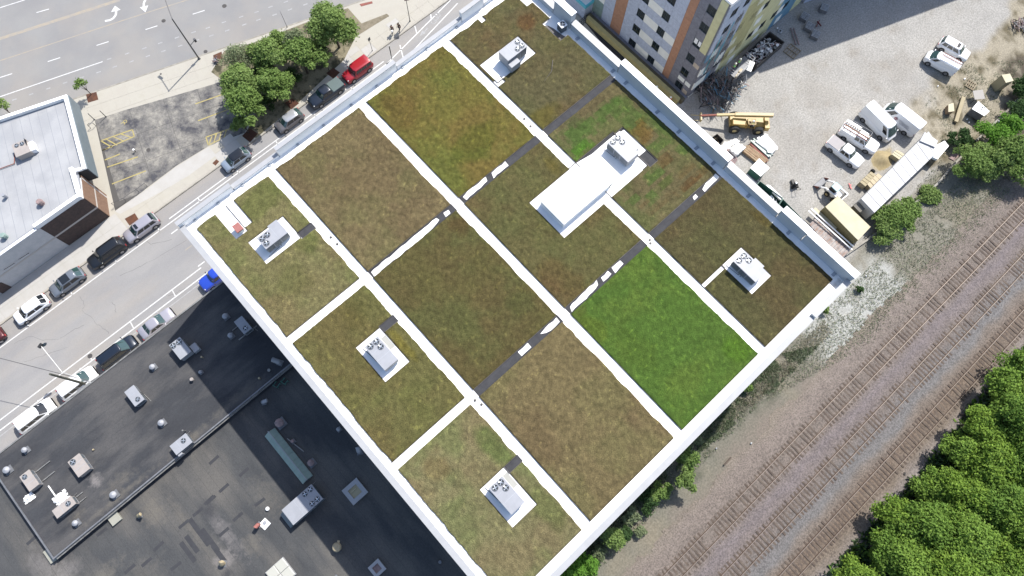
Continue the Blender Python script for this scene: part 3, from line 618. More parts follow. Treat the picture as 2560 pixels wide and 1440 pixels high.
# sedum plots
PALS = dict(
 W=((141,134,92),(140,122,86),(116,128,72)), NW=((137,123,88),(122,104,76),(126,124,80)), NB=((125,119,60),(136,110,64),(108,122,58)),
 N=((110,104,72),(122,96,64),(108,110,68)), MIX=((124,115,80),(114,102,72),(100,118,62)), C=((113,107,68),(120,96,66),(106,112,66)),
 CL=((109,103,62),(112,96,64),(102,110,64)), G=((94,124,52),(84,114,48),(114,134,58)), E=((103,97,64),(108,90,62),(98,100,62)),
 BR=((136,122,86),(124,104,76),(130,126,82)), SW=((121,117,72),(124,106,68),(118,122,68)), S=((143,138,98),(146,126,94),(118,134,78)))
def plot(label, key, cut, X0, X1, Y0, Y1, blobs=(), notch=(), zs=.13):
    bxs = sorted({X0, X1}|{v for n in notch for v in n[:2] if X0 < v < X1}); bys = sorted({Y0, Y1}|{v for n in notch for v in n[2:] if Y0 < v < Y1})
    def lin_(bs):
        out = []
        for a, b in zip(bs[:-1], bs[1:]): k = max(1, int(round((b-a)/.14))); out += list(np.linspace(a, b, k, endpoint=False))
        return np.array(out+[bs[-1]])
    def keep(x, y):
        k = np.ones(x.shape, bool)
        for a, b, c, d in notch: k &= ~((x > a) & (x < b) & (y > c) & (y < d))
        return k
    sd_ = hash(key) % 50 if False else sum(map(ord, key))
    def zf(x, y): return ZR+zs+(fbm(x, y, .8, sd_, 3)-.5)*.10+(vnoise(x, y, .24, sd_+7)-.5)*(.11 if key in ('NW','BR','NB') else .09)
    P = [np.array(SL(*c))*1.06 for c in PALS[key]]
    def cf(x, y):
        a = np.clip((fbm(x, y, 5.5, sd_+11)-.46)*5, 0, 1)[..., None]; b = np.clip((fbm(x, y, 4.0, sd_+19)-.50)*5, 0, 1)[..., None]; f = vnoise(x, y, .27, sd_+3)[..., None]
        c = P[0]*(1-a*.45)+P[1]*a*.45; c = c*(1-b*.45)+P[2]*b*.45
        XB, YB = (np.floor(x/.42)*.42, np.floor(y/.42)*.42) if key == 'MIX' else (x, y)
        for (bx_, by_, r, col, w) in blobs:
            rx, ry = (r if isinstance(r, tuple) else (r, r)); d = (np.maximum(abs(XB-bx_)/rx, abs(YB-by_)/ry)*1.1+(fbm(XB, YB, 1.2, sd_+31, 3)-.5)*.8+(fbm(x, y, .6, sd_+33, 2)-.5)*.5) if key == 'MIX' else np.hypot((x-bx_)/rx, (y-by_)/ry)+(fbm(x, y, 1.6, sd_+31, 3)-.5)*.9
            k = (np.clip((1.05-d)*2.2, 0, 1)*w*(.95 if key == 'MIX' else .72))[..., None]; c = c*(1-k)+np.array(SL(*col))*k
        sp = (vnoise(x, y, .26, sd_+41) > .88)[..., None]*(fbm(x, y, 2, sd_+5)[..., None] > .42)
        c = np.where(sp, c*1.35+np.array([.01,.01,0]), c); f2 = vnoise(x, y, .22, sd_+9)[..., None]; return c*((.76+.48*f) if key in ('NW','BR','NB') else (.78+.44*f))*(.86+.28*f2)
    me = grid_mesh('sedum', lin_(bxs), lin_(bys), zf, cf, keep if notch else None, [M['sedum']], skirt=ZR-.01)
    co = np.empty(len(me.vertices)*3, np.float32); me.vertices.foreach_get('co', co); co = co.reshape(-1, 3)
    def wob(t_, s_): q_ = fbm(t_, t_*0+s_, 1.3, sd_+s_, 3); return .03+.15*np.clip((q_-.35)*2.2, 0, 1)
    k_ = np.clip((co[:,0]-(X1-.6))/.6, 0, 1); co[:,0] -= k_*wob(co[:,1], 3)*(.25 if X0 > 28 else 1)
    if Y1 > 38: k_ = np.clip((co[:,1]-(Y1-.6))/.6, 0, 1); co[:,1] -= k_*wob(co[:,0], 5)
    if X0 < 0: k_ = np.clip(((X0+.6)-co[:,0])/.6, 0, 1); co[:,0] += k_*wob(co[:,1], 7)*.9
    me.vertices.foreach_set('co', co.ravel()); me.update()
    o = link('sedum_plot', me, B)
    inv = root_matrix(B).inverted(); o.data.transform(inv); o['label'] = label
    e = .035       # dark metal edging
    def bar(*q_): MB().box(*q_, ZR-.02, ZR+.11).build('plot_edging', M['edge_metal'], B)
    if X0 > 0: bar(X0-e,X0,Y0-e,Y1+e)
    bar(X0,X1-.12,Y0-e,Y0)
    for a, b, c, d in notch:
        a2, b2, c2, d2 = max(a,X0), min(b,X1), max(c,Y0), min(d,Y1)
        if a > X0: bar(a2,a2+e,c2,d2)
        if b < X1: bar(b2-e,b2,c2+e,d2-e)
        if c > Y0: bar(a2+e,b2-e,c2,c2+e)
        if d < Y1: bar(a2+e,b2-e,d2-e,d2)
G1, G2, YL, BN = (92,120,56), (100,114,58), (150,138,44), (118,106,74)
plot('olive sedum plot at the street corner with the faded red hatch', 'W', 0, -5.1,3.87,24.42,39.45, [(1.5,37.5,(3,1.8),(104,120,52),.6),(-1,28.5,2.2,(98,108,52),.5),(2.2,31,1.5,(104,116,52),.5)],
     [(-2.78,-1.35,35.75,40),(-1.4,-.45,36.2,40),(-2.1,2.2,31.62,34.72),(2.1,4,31.45,32.3)])
plot('brown sedum plot along the street parapet', 'NW', 0, 4.82,15.74,24.42,39.45)
plot('yellow green sedum plot along the street parapet', 'NB', 0, 16.75,27.52,24.42,39.45, [(18.5,36,(2,3),(112,84,48),.6),(22,28,(4,2),(88,106,34),.6)])
plot('dark sedum plot at the far corner with a thin stick lying on it', 'N', 0, 28.52,38.78,24.42,39.45, [(30,25.6,(2,1.2),(124,112,40),.7),(36.5,35.5,1.2,(116,70,36),.6)],
     [(28.8,34.5,31.85,34.8),(28.4,29.0,31.45,32.5),(32.3,33.1,38.8,40),(33.0,37.5,38.5,40),(37.5,39,34.3,36)] if 0 else [(28.8,34.5,31.85,34.8),(28.4,29.6,31.4,32.3),(32.6,33.3,38.7,40),(37.6,39,31.2,34.2),(37.9,39,37.0,40)])
gb = [(29.8,19.9,(1.6,.8),(92,138,46),.95),(30.6,21.5,(1.9,1.6),G1,.9),(33.0,21.6,(1.0,.8),G1,.8),(34.7,21.3,(1.5,1.1),G1,.8),(36.0,20.6,(1.3,1.3),G1,.8),(37.2,19.6,(.9,2.2),G1,.7),(35.7,18.6,(.8,1.4),G1,.7),(34,23,(3,.8),BN,.8),(31.5,22.9,(1.3,.6),(100,104,66),.7),
      (36.2,17.0,(1.3,1.3),(128,98,46),.7),(37.9,15.8,(.8,2.2),G1,.7),(36.3,14.6,(1.4,.8),G1,.7),(37.8,12.4,(.8,1.0),G1,.8),(33.4,12.6,(1.5,.7),G1,.8),(35.5,13.0,(1,.6),(120,96,58),.7),(29.8,11.9,(1,.5),G1,.7),(31.5,11,(1.1,.7),G1,.75),(33.9,11.2,(1.6,.5),G2,.8),(36.2,10.6,(1.6,.4),(124,108,70),.8),(31.2,9.8,(2.2,.35),(124,110,74),.9),(30.2,10.9,(1.0,.3),(126,110,74),.8),(36,9.4,(2.2,.35),(110,82,48),.8),(29.3,13,(.5,.8),(128,116,82),.8)]
plot('patchy sedum plot with bright green bands around the white roof house', 'MIX', 0, 28.52,38.78,8.66,23.53, gb, [(27,34.0,13.95,19.3),(33.9,35.15,13.7,19.0)])
plot('dark sedum plot wrapped round the end of the white roof house', 'C', 0, 16.75,27.52,8.66,23.53, [(26.4,20.8,(1,1.3),(122,110,46),.6),(18.5,11,(2,3),(112,82,50),.5)], [(21.75,28,13.95,19.2)])
plot('dark olive sedum plot in the middle of the roof', 'CL', 0, 4.82,15.74,8.66,23.53, [(14.8,22,1.6,(104,78,48),.6),(14,12,1.6,(78,96,50),.4)])
plot('bright green sedum plot, the greenest of the roof', 'G', 0, 16.75,27.52,-7.17,7.8, [(17.3,5.5,(1.2,2.2),(106,116,40),.6),(19,1,(1.6,3),(90,108,40),.4),(26.2,-5.5,(1.6,1.5),(96,138,30),.6),(17.6,7.4,(1,.6),(112,112,56),.5)])
plot('dark brown green sedum plot at the corner above the tracks', 'E', 0, 28.52,38.78,-7.17,7.8, [(38.2,2,(.6,2),(110,92,40),.5)], [(31.5,34.45,-2.78,1.3),(28.0,31.6,.85,1.3)])
plot('tan brown sedum plot beside the railway edge', 'BR', 0, 4.82,15.74,-7.17,7.8)
plot('olive sedum plot above the dark felt roof with a yellow patch by its pad', 'SW', 0, -5.1,3.87,8.66,23.53, [(2.7,16.4,(.5,2.2),(146,134,50),.6),(1.2,22,1.6,(96,92,44),.4)], [(-.84,2.15,14.7,19.2),(2.1,4,18.5,19.35)])
plot('pale olive sedum plot at the bottom of the photograph', 'S', 0, -5.1,3.87,-7.17,7.8, [(2.8,3.6,(1.2,2.5),(92,120,54),.7),(2.7,-4,(1.6,2.5),(98,120,54),.6),(-2.5,5.5,1.4,(134,106,66),.5)], [(-.72,2.28,-2.93,1.5),(2.2,4,.72,1.5)])
# soil spots and flashing scraps next to the small condenser
wavy('soil_patch', 'edge_metal', [(37.7,31.3),(38.4,31.2),(38.3,32.2),(38.0,33.6),(37.7,33.9)], .05, .05, .5)

# ------------------------------------------------------------------ roof top equipment
def fan(mb_parent, x, y, z, r, local=True, blades=4):
    f = MB().cyl(x,y,z-.03,z+.014,r*1.04,20).build('fan', M['fan_dark'], mb_parent, local=local)
    b = MB(); a0 = random.uniform(0, 1.5)
    for k in range(blades):
        a = a0+2*math.pi*k/blades; pts = []
        for rr, da, dz in ((.18,-.5,.022),(.86,-.24,.026),(.90,.2,.05),(.18,.5,.03)):
            pts.append((x+r*rr*math.cos(a+da), y+r*rr*math.sin(a+da), z+dz))
        b.face(pts); b.face([(p[0],p[1],p[2]-.008) for p in pts][::-1])
    b.cyl(x,y,z+.02,z+.06,r*.30,10); b.build('fan_blades', M['fan_blade'], f, local=local)
    g = MB()
    for i in range(20):
        a, c = 2*math.pi*i/20, 2*math.pi*(i+1)/20
        g.add([(x+r*.96*math.cos(a),y+r*.96*math.sin(a),z),(x+r*1.08*math.cos(a),y+r*1.08*math.sin(a),z),(x+r*1.08*math.cos(c),y+r*1.08*math.sin(c),z),(x+r*.96*math.cos(c),y+r*.96*math.sin(c),z),
               (x+r*.96*math.cos(a),y+r*.96*math.sin(a),z+.06),(x+r*1.08*math.cos(a),y+r*1.08*math.sin(a),z+.06),(x+r*1.08*math.cos(c),y+r*1.08*math.sin(c),z+.06),(x+r*.96*math.cos(c),y+r*.96*math.sin(c),z+.06)],
              [(4,5,6,7),(1,2,6,5),(3,0,4,7)])
    g.build('fan_ring', M['panel_grey'], f, local=local); return f
def rtu(label, loc, deg, L=2.85, W=1.5, H=1.8, top='unit_top', fans=((-1.05,-.4),(-1.05,.35),(-.45,-.4)), hood=None, louvre=True, curb=True, fr=.28, side=None, grp='air handling units on the green roof', cat='air handling unit'):
    """long axis is x, the fan end is at -x"""
    t = thing('air_handling_unit', label, cat, loc, deg, grp)
    if curb: MB().box(-L/2+.08,L/2-.08,-W/2+.08,W/2-.08,0,.25).build('curb', M['galv'], t, local=True)
    MB().box(-L/2,L/2,-W/2,W/2,.25,H-.06).build('casing', M['unit_top'] if top == 'unit_top' else M[top], t, local=True, bevel=.02)
    MB().box(-L/2-.03,L/2+.03,-W/2-.03,W/2+.03,H-.058,H).build('casing_lid', M[top], t, local=True, bevel=.015)
    sm = MB()
    for x in (-L/2+L*.33, L*.12): sm.box(x-.012,x+.012,-W/2-.03,W/2+.03,H-.02,H+.008)
    sm.build('lid_seam', M['galv'], t, local=True)
    for x0, x1 in ((-L/2+.06,-L*.18),(-L*.14,L*.12),(L*.16,L/2-.08)):
        for s in (-1, 1):
            MB().box(x0,x1,min(s*W/2,s*(W/2+.02)),max(s*W/2,s*(W/2+.02)),.36,H-.16).build('side_panel', M['galv_dark'] if x0 < -L*.3 else M['panel_grey'], t, local=True)
    MB().box(-L/2-.03,-L/2,-W/2+.1,W/2-.1,.4,H-.2).build('coil_grille', M['galv_dark'], t, local=True)
    for fx, fy in fans: fan(t, fx*L/2.85, fy*W/1.5, H, fr)
    if hood:
        hx, hy, hl, hw, h0, h1 = hood
        MB().box(hx-hl/2,hx+hl/2,hy-hw/2,hy+hw/2,h0,h1).build('intake_hood', M[top], t, local=True, bevel=.02)
    pp = MB(); s = -1 if side is None else side
    for dx in (-.2, .05): pp.tube((dx, s*(W/2+.05), .05), (dx, s*(W/2+.05), .9), .035); pp.tube((dx, s*(W/2+.05), .9), (dx, s*W/2, .9), .035)
    pp.tube((-.2, s*(W/2+.05), .07), (-L/2-.3, s*(W/2+.2), .07), .03); pp.build('pipe', M['steel_trim'], t, local=True)
    return t
FB = ((-1.12,.35),(-1.12,-.32),(-.5,.36))
rtu('air handling unit on the pad beside the faded red hatch', (0.15,33.05,ZR+.05), 0, L=2.6, H=1.35, fans=((-.36,.34),(-1.0,.34),(-.99,-.32)), hood=(.75,.92,1.1,.4,.5,1.3))
rtu('air handling unit beside the yellow flowering patch', (0.63,16.86,ZR+.05), -90, L=2.95, W=1.55, H=1.1, fans=FB)
rtu('air handling unit nearest the bottom edge of the photograph', (0.76,-.5,ZR+.05), -90, L=2.95, W=1.55, H=1.1, fans=FB)
rtu('air handling unit on the far corner pad with a low box at its side', (32.15,33.1,ZR+.05), 180, L=2.75, H=1.6, fans=((-1.0,-.32),(-1.02,.35),(-.4,.34)), hood=(.8,1.1,1.3,.65,.2,1.1))
rtu('air handling unit on the long white pad next to the roof house', (32.8,16.85,ZR+.05), -90, L=3.0, W=1.6, H=1.3, fans=FB, hood=(.5,.98,1.2,.4,.5,1.2))
rtu('air handling unit on the pad above the railway corner', (32.85,-.68,ZR+.05), -90, L=2.9, W=1.6, H=1.4, fans=FB, hood=(.35,1.0,1.2,.4,.5,1.2))
M['pad_patch'] = mat('pad_patch', SL(222,222,214), SL(212,212,204), scale=1.5, rough=.7)
for a, b, c, d in ((1.5,2.05,16.8,18.3),(1.62,2.15,-.5,1.0)): MB().box(a,b,c,d,ZR+.03,ZR+.056).build('pad_patch', M['pad_patch'], B)
bh = thing('roof_house', 'long low white roof house on the middle of the green roof', 'roof house', (25.8,16.6,ZR))
MB().prism([(22.42,14.87),(29.0,14.87),(29.0,18.28),(22.42,18.28)], ZR-.02, ZR+1.05).build('wall', M['coping_w'], bh, bevel=.04)
MB().prism([(22.36,14.8),(29.1,14.8),(29.1,18.35),(22.36,18.35)], ZR+1.051, ZR+1.16).build('roof', M['white_tpo'], bh, bevel=.04)
rp = MB(); rp.add([(29.11,14.85,ZR+1.12),(29.11,18.3,ZR+1.12),(31.0,17.9,ZR+.05),(31.0,15.3,ZR+.05),(29.11,14.85,ZR),(29.11,18.3,ZR)], [(0,3,2,1),(0,4,3),(1,2,5),(4,5,2,3)]); rp.build('sloping_end', M['white_tpo'], bh)
hh = thing('roof_hatch', 'faded red square hatch on its own white pad', 'roof hatch', (-1.9,36.35,ZR))
MB().box(-2.2,-1.55,36.0,36.75,ZR,ZR+.55).build('curb', M['white_tpo'], hh); MB().box(-2.27,-1.5,35.9,36.85,ZR+.552,ZR+.7).build('lid', M['hatch_pink'], hh, bevel=.03)
ac = thing('condenser_unit', 'small square condenser with one fan against the parapet', 'condenser', (38.75,32.2,ZR), -6)
MB().box(-.38,.38,-.38,.38,.08,.95).build('casing', M['galv_dark'], ac, local=True); MB().box(-.42,.42,-.42,.42,.952,1.02).build('top_panel', M['sheet_white'], ac, local=True, bevel=.08); fan(ac, 0,0,1.02,.28)
k = MB(); a, b, c = at(1382,150,ZR+.2), at(1379,178,ZR+.22), at(1361,203,ZR+.2)
k.tube(tuple(a),tuple(b),.035); k.tube(tuple(b),tuple(c),.03,r1=.012); tag(k.build('bent_stick', M['edge_metal']), 'thin dark bent stick lying on the far corner plot', 'stick')
# ------------------------------------------------------------------ the dark felt roofed building (bottom left)
ZU, ZL = 6.4, 5.5
D = thing('felt_roof_building', 'low industrial building with a dark mineral felt roof in the shadow of the taller roof', 'building', (-25,30,0))
MB().box(-38.3,-6.2,26.6,39.82,0,ZU-.1).build('wall', M['block_grey'], D)
MB().box(-90,-6.21,-30,26.59,0,ZL-.1).box(-90,-38.31,26.5,40.3,0,ZL-.1).build('lower_wall', M['block_grey'], D)
MB().box(-38.28,-6.22,26.62,39.80,ZU-.1,ZU).build('upper_roof', M['felt_dark'], D)
MB().box(-90,-6.23,-30,26.58,ZL-.1,ZL).box(-90,-38.32,26.581,40.28,ZL-.1,ZL).build('lower_roof', M['felt_dark'], D)
MB().box(-38.3,-6.2,39.72,39.88,ZU+.001,ZU+.10).build('gravel_stop', M['steel_trim'], D)
MB().box(-38.4,-38.25,26.5,39.71,ZU+.001,ZU+.12).build('gravel_stop', M['grey_metal'], D)
MB().box(-38.24,-6.2,26.52,26.68,ZU+.001,ZU+.12).build('gravel_stop', M['grey_metal'], D)
MB().box(-38.2,-6.2,26.36,26.50,ZU-.3,ZU-.16).build('gutter', M['steel_trim'], D)
# felt laid in rolls: each strip its own piece, the lap a little proud
for i in range(14):
    y = 26.75+i*.93
    MB().box(-38.2,-6.25,y,y+.912,ZU-.02,ZU+.006+.002*(i%3)).build('felt_strip', M['black_roof'], D)
for i in range(46):
    x = -51.2+i*.98
    MB().box(x,x+.962,-28,26.3 if x > -39.2 else 40,ZL-.02,ZL+.006+.002*(i%3)).build('felt_strip', M['black_roof2'], D)
def patch(px, py, l, w, deg, z, m='felt_dark', nm='felt_patch', dz=.018):
    c = at(px, py, z); MB().obox(c.x, c.y, z-.01, z+dz+random.uniform(0,.004), l, w, deg).build(nm, M[m], D)
for x, y in ((535,1150),(560,1220),(523,1250),(495,1280),(595,1292),(560,1330),(527,1250),(397,1365),(367,1405),(440,1415),(325,1422),(610,1180),(655,1110) if 0 else (650,1255),(460,1310),(80,1350),(255,1330),(120,1330)):
    patch(x, y, .34, 1.25, -90+random.uniform(-4,4), ZL)
for x, y, l in ((498,1330,3.6),(525,1350,3.0),(470,1380,2.6),(548,1385,2.4),(480,1360,2.2)): patch(x, y, l, .5, -90, ZL, 'felt_dark', 'felt_patch')
patch(225,1205,1.2,.6,60,ZU,'felt_pale','dust_stain',.012) if 0 else None
# low kerbs and pads
for (x, y, l, w, deg, lab) in ((287,1297,1.05,.95,0,'square pale cover lying on the lower felt roof near the step'),(130,1385,1.1,1.5,0,'pale cover at the corner where the felt roof steps down')):
    c = at(x, y, ZL+.3); t = thing('roof_cover', lab, 'roof cover', (c.x,c.y,ZL), deg)
    MB().box(-l/2,l/2,-w/2,w/2,0,.28).build('curb', M['pale_cover'], t, local=True); MB().box(-l/2-.04,l/2+.04,-w/2-.04,w/2+.04,.281,.34).build('lid', M['pale_cover'], t, local=True)
def vent(px, py, z, lab, r=.33, m='unit_top', h=.75):
    c = at(px, py, z+h*.7); t = thing('turbine_vent', lab, 'roof vent', (c.x, c.y, z), group='round turbine vents on the felt roofs')
    MB().obox(0,0,0,.12,r*2.2,r*2.2,0).build('base_plate', M['grey_metal'], t, local=True)
    MB().cyl(0,0,.1,h*.5,r*.62,14).build('neck', M[m], t, local=True)
    b = MB(); n = 14; rings = []
    for k, rr in enumerate((.6,.95,1.0,.85,.5,.12)):
        rings.append([(r*rr*math.cos(2*math.pi*i/n+k*.12), r*rr*math.sin(2*math.pi*i/n+k*.12), h*(.5+.5*k/5)) for i in range(n)])
    b.loft(rings); b.build('turbine', M[m], t, smooth=False, local=True); return t
vent(562,790,ZU,'turbine vent by the building edge, inside the shadow and nearest the street')
vent(575,838,ZU,'greenish turbine vent in the shadow beside the skid mounted unit', .30)
vent(380,917,ZU,'turbine vent in the sun below the twin fan unit'); vent(402,1057,ZU,'turbine vent in the middle of the sunny upper roof', .36)
vent(60,1125,ZU,'turbine vent near the street edge at the left of the roof', .32); vent(15,1175,ZU,'turbine vent at the left edge of the photograph', .38)
vent(282,1237,ZU,'turbine vent close to the roof step', .38); vent(187,1308,ZU,'turbine vent in the lower corner of the upper roof', .32); vent(500,930,ZU,'small round vent on the shadow line', .2,h=.6)
vent(698,1057,ZL,'brownish turbine vent at the head of the ridge rooflight', .5, 'timber_waste', 1.0); vent(777,1157,ZL,'dark turbine vent at the side of the ridge rooflight', .38, 'timber_waste', .9); vent(731,1103,ZL,'small vent between the two brownish vents', .22, 'timber_waste', .6)
vent(846,1073,ZL,'small pale vent right below the white parapet', .24, h=.6)
def small(px, py, z, lab, r=.13, h=.45, m='cream_cap', hood=False, nm='vent_pipe'):
    c = at(px, py, z+h); t = thing(nm, lab, 'vent pipe', (c.x, c.y, z))
    MB().cyl(0,0,0,h-.08,r*.6,10).build('pipe', M[m], t, local=True); MB().cyl(0,0,h-.079,h,r,12,r*.8).build('cap', M[m], t, local=True); return t
small(503,892,ZU,'small cream pipe cap beside the twin fan unit',.12); small(478,948,ZU,'squat pale pipe hood on the sunny side of the shadow line',.22,.5,'unit_beige')
small(647,945,ZU,'small pale round pipe cap near the roof step',.13); small(672,925,ZU,'thin ring topped pipe near the roof step',.2,.3,'steel_trim')
small(232,1124,ZU,'tiny pale pipe near the beige unit',.1,.25); small(456,1076,ZU,'little mast beside the unit on the step',.1,.9,'steel_trim')
small(668,1272,ZL,'round white pipe cap near the large four fan unit',.22,.3,'sheet_white'); small(840,1440,ZL,'dark pipe at the bottom edge of the photograph',.15,.3,'grey_metal')
small(1100,1405,ZL,'faint small vent in the deep shadow',.2,.3,'grey_metal'); small(165,1375,ZL,'small grey pipe near the cover at the step corner',.1,.3,'grey_metal')
def goose(px, py, z, lab, m, deg, r=.3, L=1.0):
    c = at(px, py, z+.5); t = thing('duct_hood', lab, 'duct hood', (c.x, c.y, z), deg)
    MB().cyl(0,0,0,.55,r*.8,12).build('duct', M[m], t, local=True)
    k = MB(); rings = []
    for i in range(6):
        a = math.pi/2*i/5; cx, cz = L*.5*math.sin(a), .55+L*.45*(1-math.cos(a))*.6
        rings.append([(cx+r*math.cos(2*math.pi*j/12)*math.cos(a), r*math.sin(2*math.pi*j/12), cz+.2*math.sin(a)-r*math.cos(2*math.pi*j/12)*math.sin(a)) for j in range(12)])
    k.loft(rings); k.build('elbow', M[m], t, smooth=True, local=True); MB().box(-r*1.2,r*1.2,-r*1.2,r*1.2,0,.06).build('base_plate', M['grey_metal'], t, local=True); return t
goose(697,905,ZU,'pale cone shaped duct hood leaning by the white wall', 'unit_top', 120,.28,1.2); goose(657,1005,ZL,'grey duct elbow lying in the shadow by the step', 'unit_top', -30,.22,1.3)
goose(345,1290,ZL,'cream duct hood with a metal clamp on the lower roof', 'cream_cap', -20,.2,1.0); goose(555,1410,ZL,'round yellow duct cap on the stained roof', 'cream_cap', 40,.28,.5)
goose(645,1312,ZL,'pinkish duct pipe beside a white square plate', 'hatch_pink', 200,.22,.6); goose(898,1128,ZL,'pale triangular hood touching the tall white wall', 'unit_top', 60,.3,.8)
c = at(662,1310,ZL+.1); t = thing('roof_plate','white square plate beside the pinkish duct pipe','plate',(c.x,c.y,ZL),8); MB().box(-.45,.45,-.45,.45,0,.1).build('plate', M['sheet_white'], t, local=True); MB().cyl(.1,.1,.101,.2,.2,10).build('cap', M['unit_top'], t, local=True)

def unit(x, y, z, lab, deg, L, W, H, fans, top='unit_top', fr=.26, rails=(), box=None):
    t = rtu(lab, (x, y, z), deg, L, W, H, top, fans, None, fr=fr, grp='packaged units on the felt roofs', cat='rooftop unit'); t.name = 'rooftop_unit'
    for s in rails: MB().box(*s, .02, .14).build('support_rail', M['steel_trim'], t, local=True)
    if box: MB().box(*box).build('side_box', M[top], t, local=True, bevel=.03)
    return t
unit(-15.65,35.95,ZU,'twin fan unit at the tip of the shadow near the street edge',-90,2.2,1.4,1.2,((-.95,-.42),(-.85,.35)),fr=.31,box=(.25,1.25,.76,1.5,.1,.65))
unit(-8.85,33.5,ZU,'unit on long skid rails deep in the shadow by the white wall',90,1.9,1.05,1.1,((-.75,0),),rails=((-.75,-.65,-1.0,1.5),(.65,.75,-.6,1.4)))
unit(-22.45,34.95,ZU,'single fan unit alone in the sun in the middle of the upper roof',90,2.1,1.15,1.0,((-.8,-.1),))
unit(-21.65,27.15,ZU,'single fan unit sitting on the roof step above the gutter',180,2.0,1.25,1.0,((-.6,-.15),),box=(.5,1.0,.63,.9,.2,.8))
unit(-30.95,32.6,ZU,'beige single fan unit with a pale stain beside it',-90,2.1,1.35,1.0,((-.95,-.3),),top='unit_beige',fr=.3)
unit(-35.65,34.75,ZU,'single fan unit with two rails sticking out near the left edge',-90,2.0,1.1,1.0,((-.9,-.2),),top='unit_beige',rails=((-.75,-.65,.5,2.3),(.55,.65,.5,2.1)))
unit(-34.4,29.95,ZU,'single fan unit with crumpled white sheeting behind it at the roof corner',180,2.2,1.0,1.0,((-.7,0),),top='unit_beige',rails=((-1.9,-1.1,-.4,-.3),(-1.9,-1.1,.3,.4)))
big = unit(-15.85,13.4,ZL,'large four fan unit with a dark end duct on the lower felt roof',180,3.9,2.0,1.5,((-1.15,-.5),(-.62,-.5),(-1.1,.48),(-.6,.48)),fr=.27)
q = MB(); q.add([(1.96,-.9,1.3),(1.96,.9,1.3),(2.6,.9,.5),(2.6,-.9,.5),(1.96,-.9,.2),(1.96,.9,.2),(2.6,.9,.1),(2.6,-.9,.1)], [(0,1,2,3),(3,2,6,7),(0,3,7,4),(1,5,6,2)]); q.build('end_duct', M['fascia'], big, local=True)
# crumpled sheeting
def crumple(x, y, z, r, lab, m, seed, h=.45):
    rs = random.Random(seed); v = []; n = 9
    k = MB(); pts = [[(x+(i/n-.5)*2*r*rs.uniform(.9,1.05), y+(j/n-.5)*1.5*r, z+.03+h*rs.random()*(1-abs(i/n-.5))*(1-abs(j/n-.5))) for j in range(n+1)] for i in range(n+1)]
    for i in range(n):
        for j in range(n):
            if (i in (0,n-1) or j in (0,n-1)) and rs.random() < .35: continue
            k.face([pts[i][j],pts[i+1][j],pts[i+1][j+1]]); k.face([pts[i][j],pts[i+1][j+1],pts[i][j+1]])
    return tag(k.build('plastic_sheet', M[m]), lab, 'sheet')
crumple(-34.5,31.3,ZU,.8,'crumpled white sheet behind the corner unit','sheet_white',3)
crumple(-37.0,33.6,ZU,.6,'crumpled white sheet hanging at the roof edge by the left unit','sheet_white',5)
c = at(131,1228,ZU); tag(MB().obox(c.x,c.y,ZU,ZU+.08,.12,1.5,0).build('white_batten', M['sheet_white']), 'thin white batten lying between the two left units', 'batten')
# ridge rooflight, square rooflights, round hatch
t = thing('ridge_rooflight', 'long greenish ridge shaped rooflight in the shadow', 'rooflight', (-14.08,18.8,ZL))
MB().box(-14.75,-13.42,15.25,22.25,ZL,ZL+.25).build('curb', M['grey_metal'], t)
for i in range(8):
    y0 = 15.27+i*.87
    k = MB(); k.add([(-14.78,y0,ZL+.25),(-14.1,y0,ZL+.75),(-13.4,y0,ZL+.25),(-14.78,y0+.85,ZL+.25),(-14.1,y0+.85,ZL+.75),(-13.4,y0+.85,ZL+.25)], [(0,1,4,3),(1,2,5,4),(0,2,1),(3,4,5),(0,3,5,2)]); k.build('pane', M['skylight_g'], t)
MB().beam((-14.1,15.2,ZL+.77),(-14.1,22.3,ZL+.77),.08,.04).build('ridge_bar', M['unit_top'], t)
for (cx, cy, w, lab, m) in ((-11.05,10.85,2.05,'large square rooflight with a wide pale frame and yellowed pane','skylight_y'),(-14.2,3.15,1.4,'smaller square rooflight with a reddish pane at the bottom edge','timber_waste')):
    t = thing('square_rooflight', lab, 'rooflight', (cx,cy,ZL)); a = w/2; b = w*.27
    k = MB()
    for (x0,x1,y0,y1) in ((-a,a,-a,-b),(-a,a,b,a),(-a,-b,-b,b),(b,a,-b,b)): k.box(x0,x1,y0,y1,0,.35)
    k.build('frame', M['coping'], t, local=True); MB().box(-b,b,-b,b,0,.2).build('pane', M[m], t, local=True); MB().box(-b*.8,b*.6,b*.2,b*.5,.201,.3).build('brace', M[m], t, local=True)
t = thing('round_vent_cap', 'broad round cream vent cap on the shadow line of the lower roof', 'vent cap', (-15.95,7.63,ZL))
MB().cyl(0,0,0,.8,.3,14).build('neck', M['grey_metal'], t, local=True); MB().cyl(0,0,.75,.95,.5,20,.38).build('cap', M['cream_cap'], t, local=True); MB().cyl(.05,.08,.951,1.05,.14,10).build('knob', M['cream_cap'], t, local=True); MB().obox(.45,.3,.6,.75,.3,.25,40).build('bracket', M['cream_cap'], t, local=True)
t = thing('white_rooflight', 'four pane white rooflight cut by the bottom edge of the photograph', 'rooflight', (-22.0,9.6,ZL))
for i in range(2):
    for j in range(2): MB().box(-1.1+i*1.12,-.02+i*1.12,-1.1+j*1.12,-.02+j*1.12,.05,.42).build('pane', M['white_glaze'], t, local=True, bevel=.05)
MB().box(-1.15,1.15,-1.15,1.15,0,.3).build('curb', M['coping'], t, local=True)
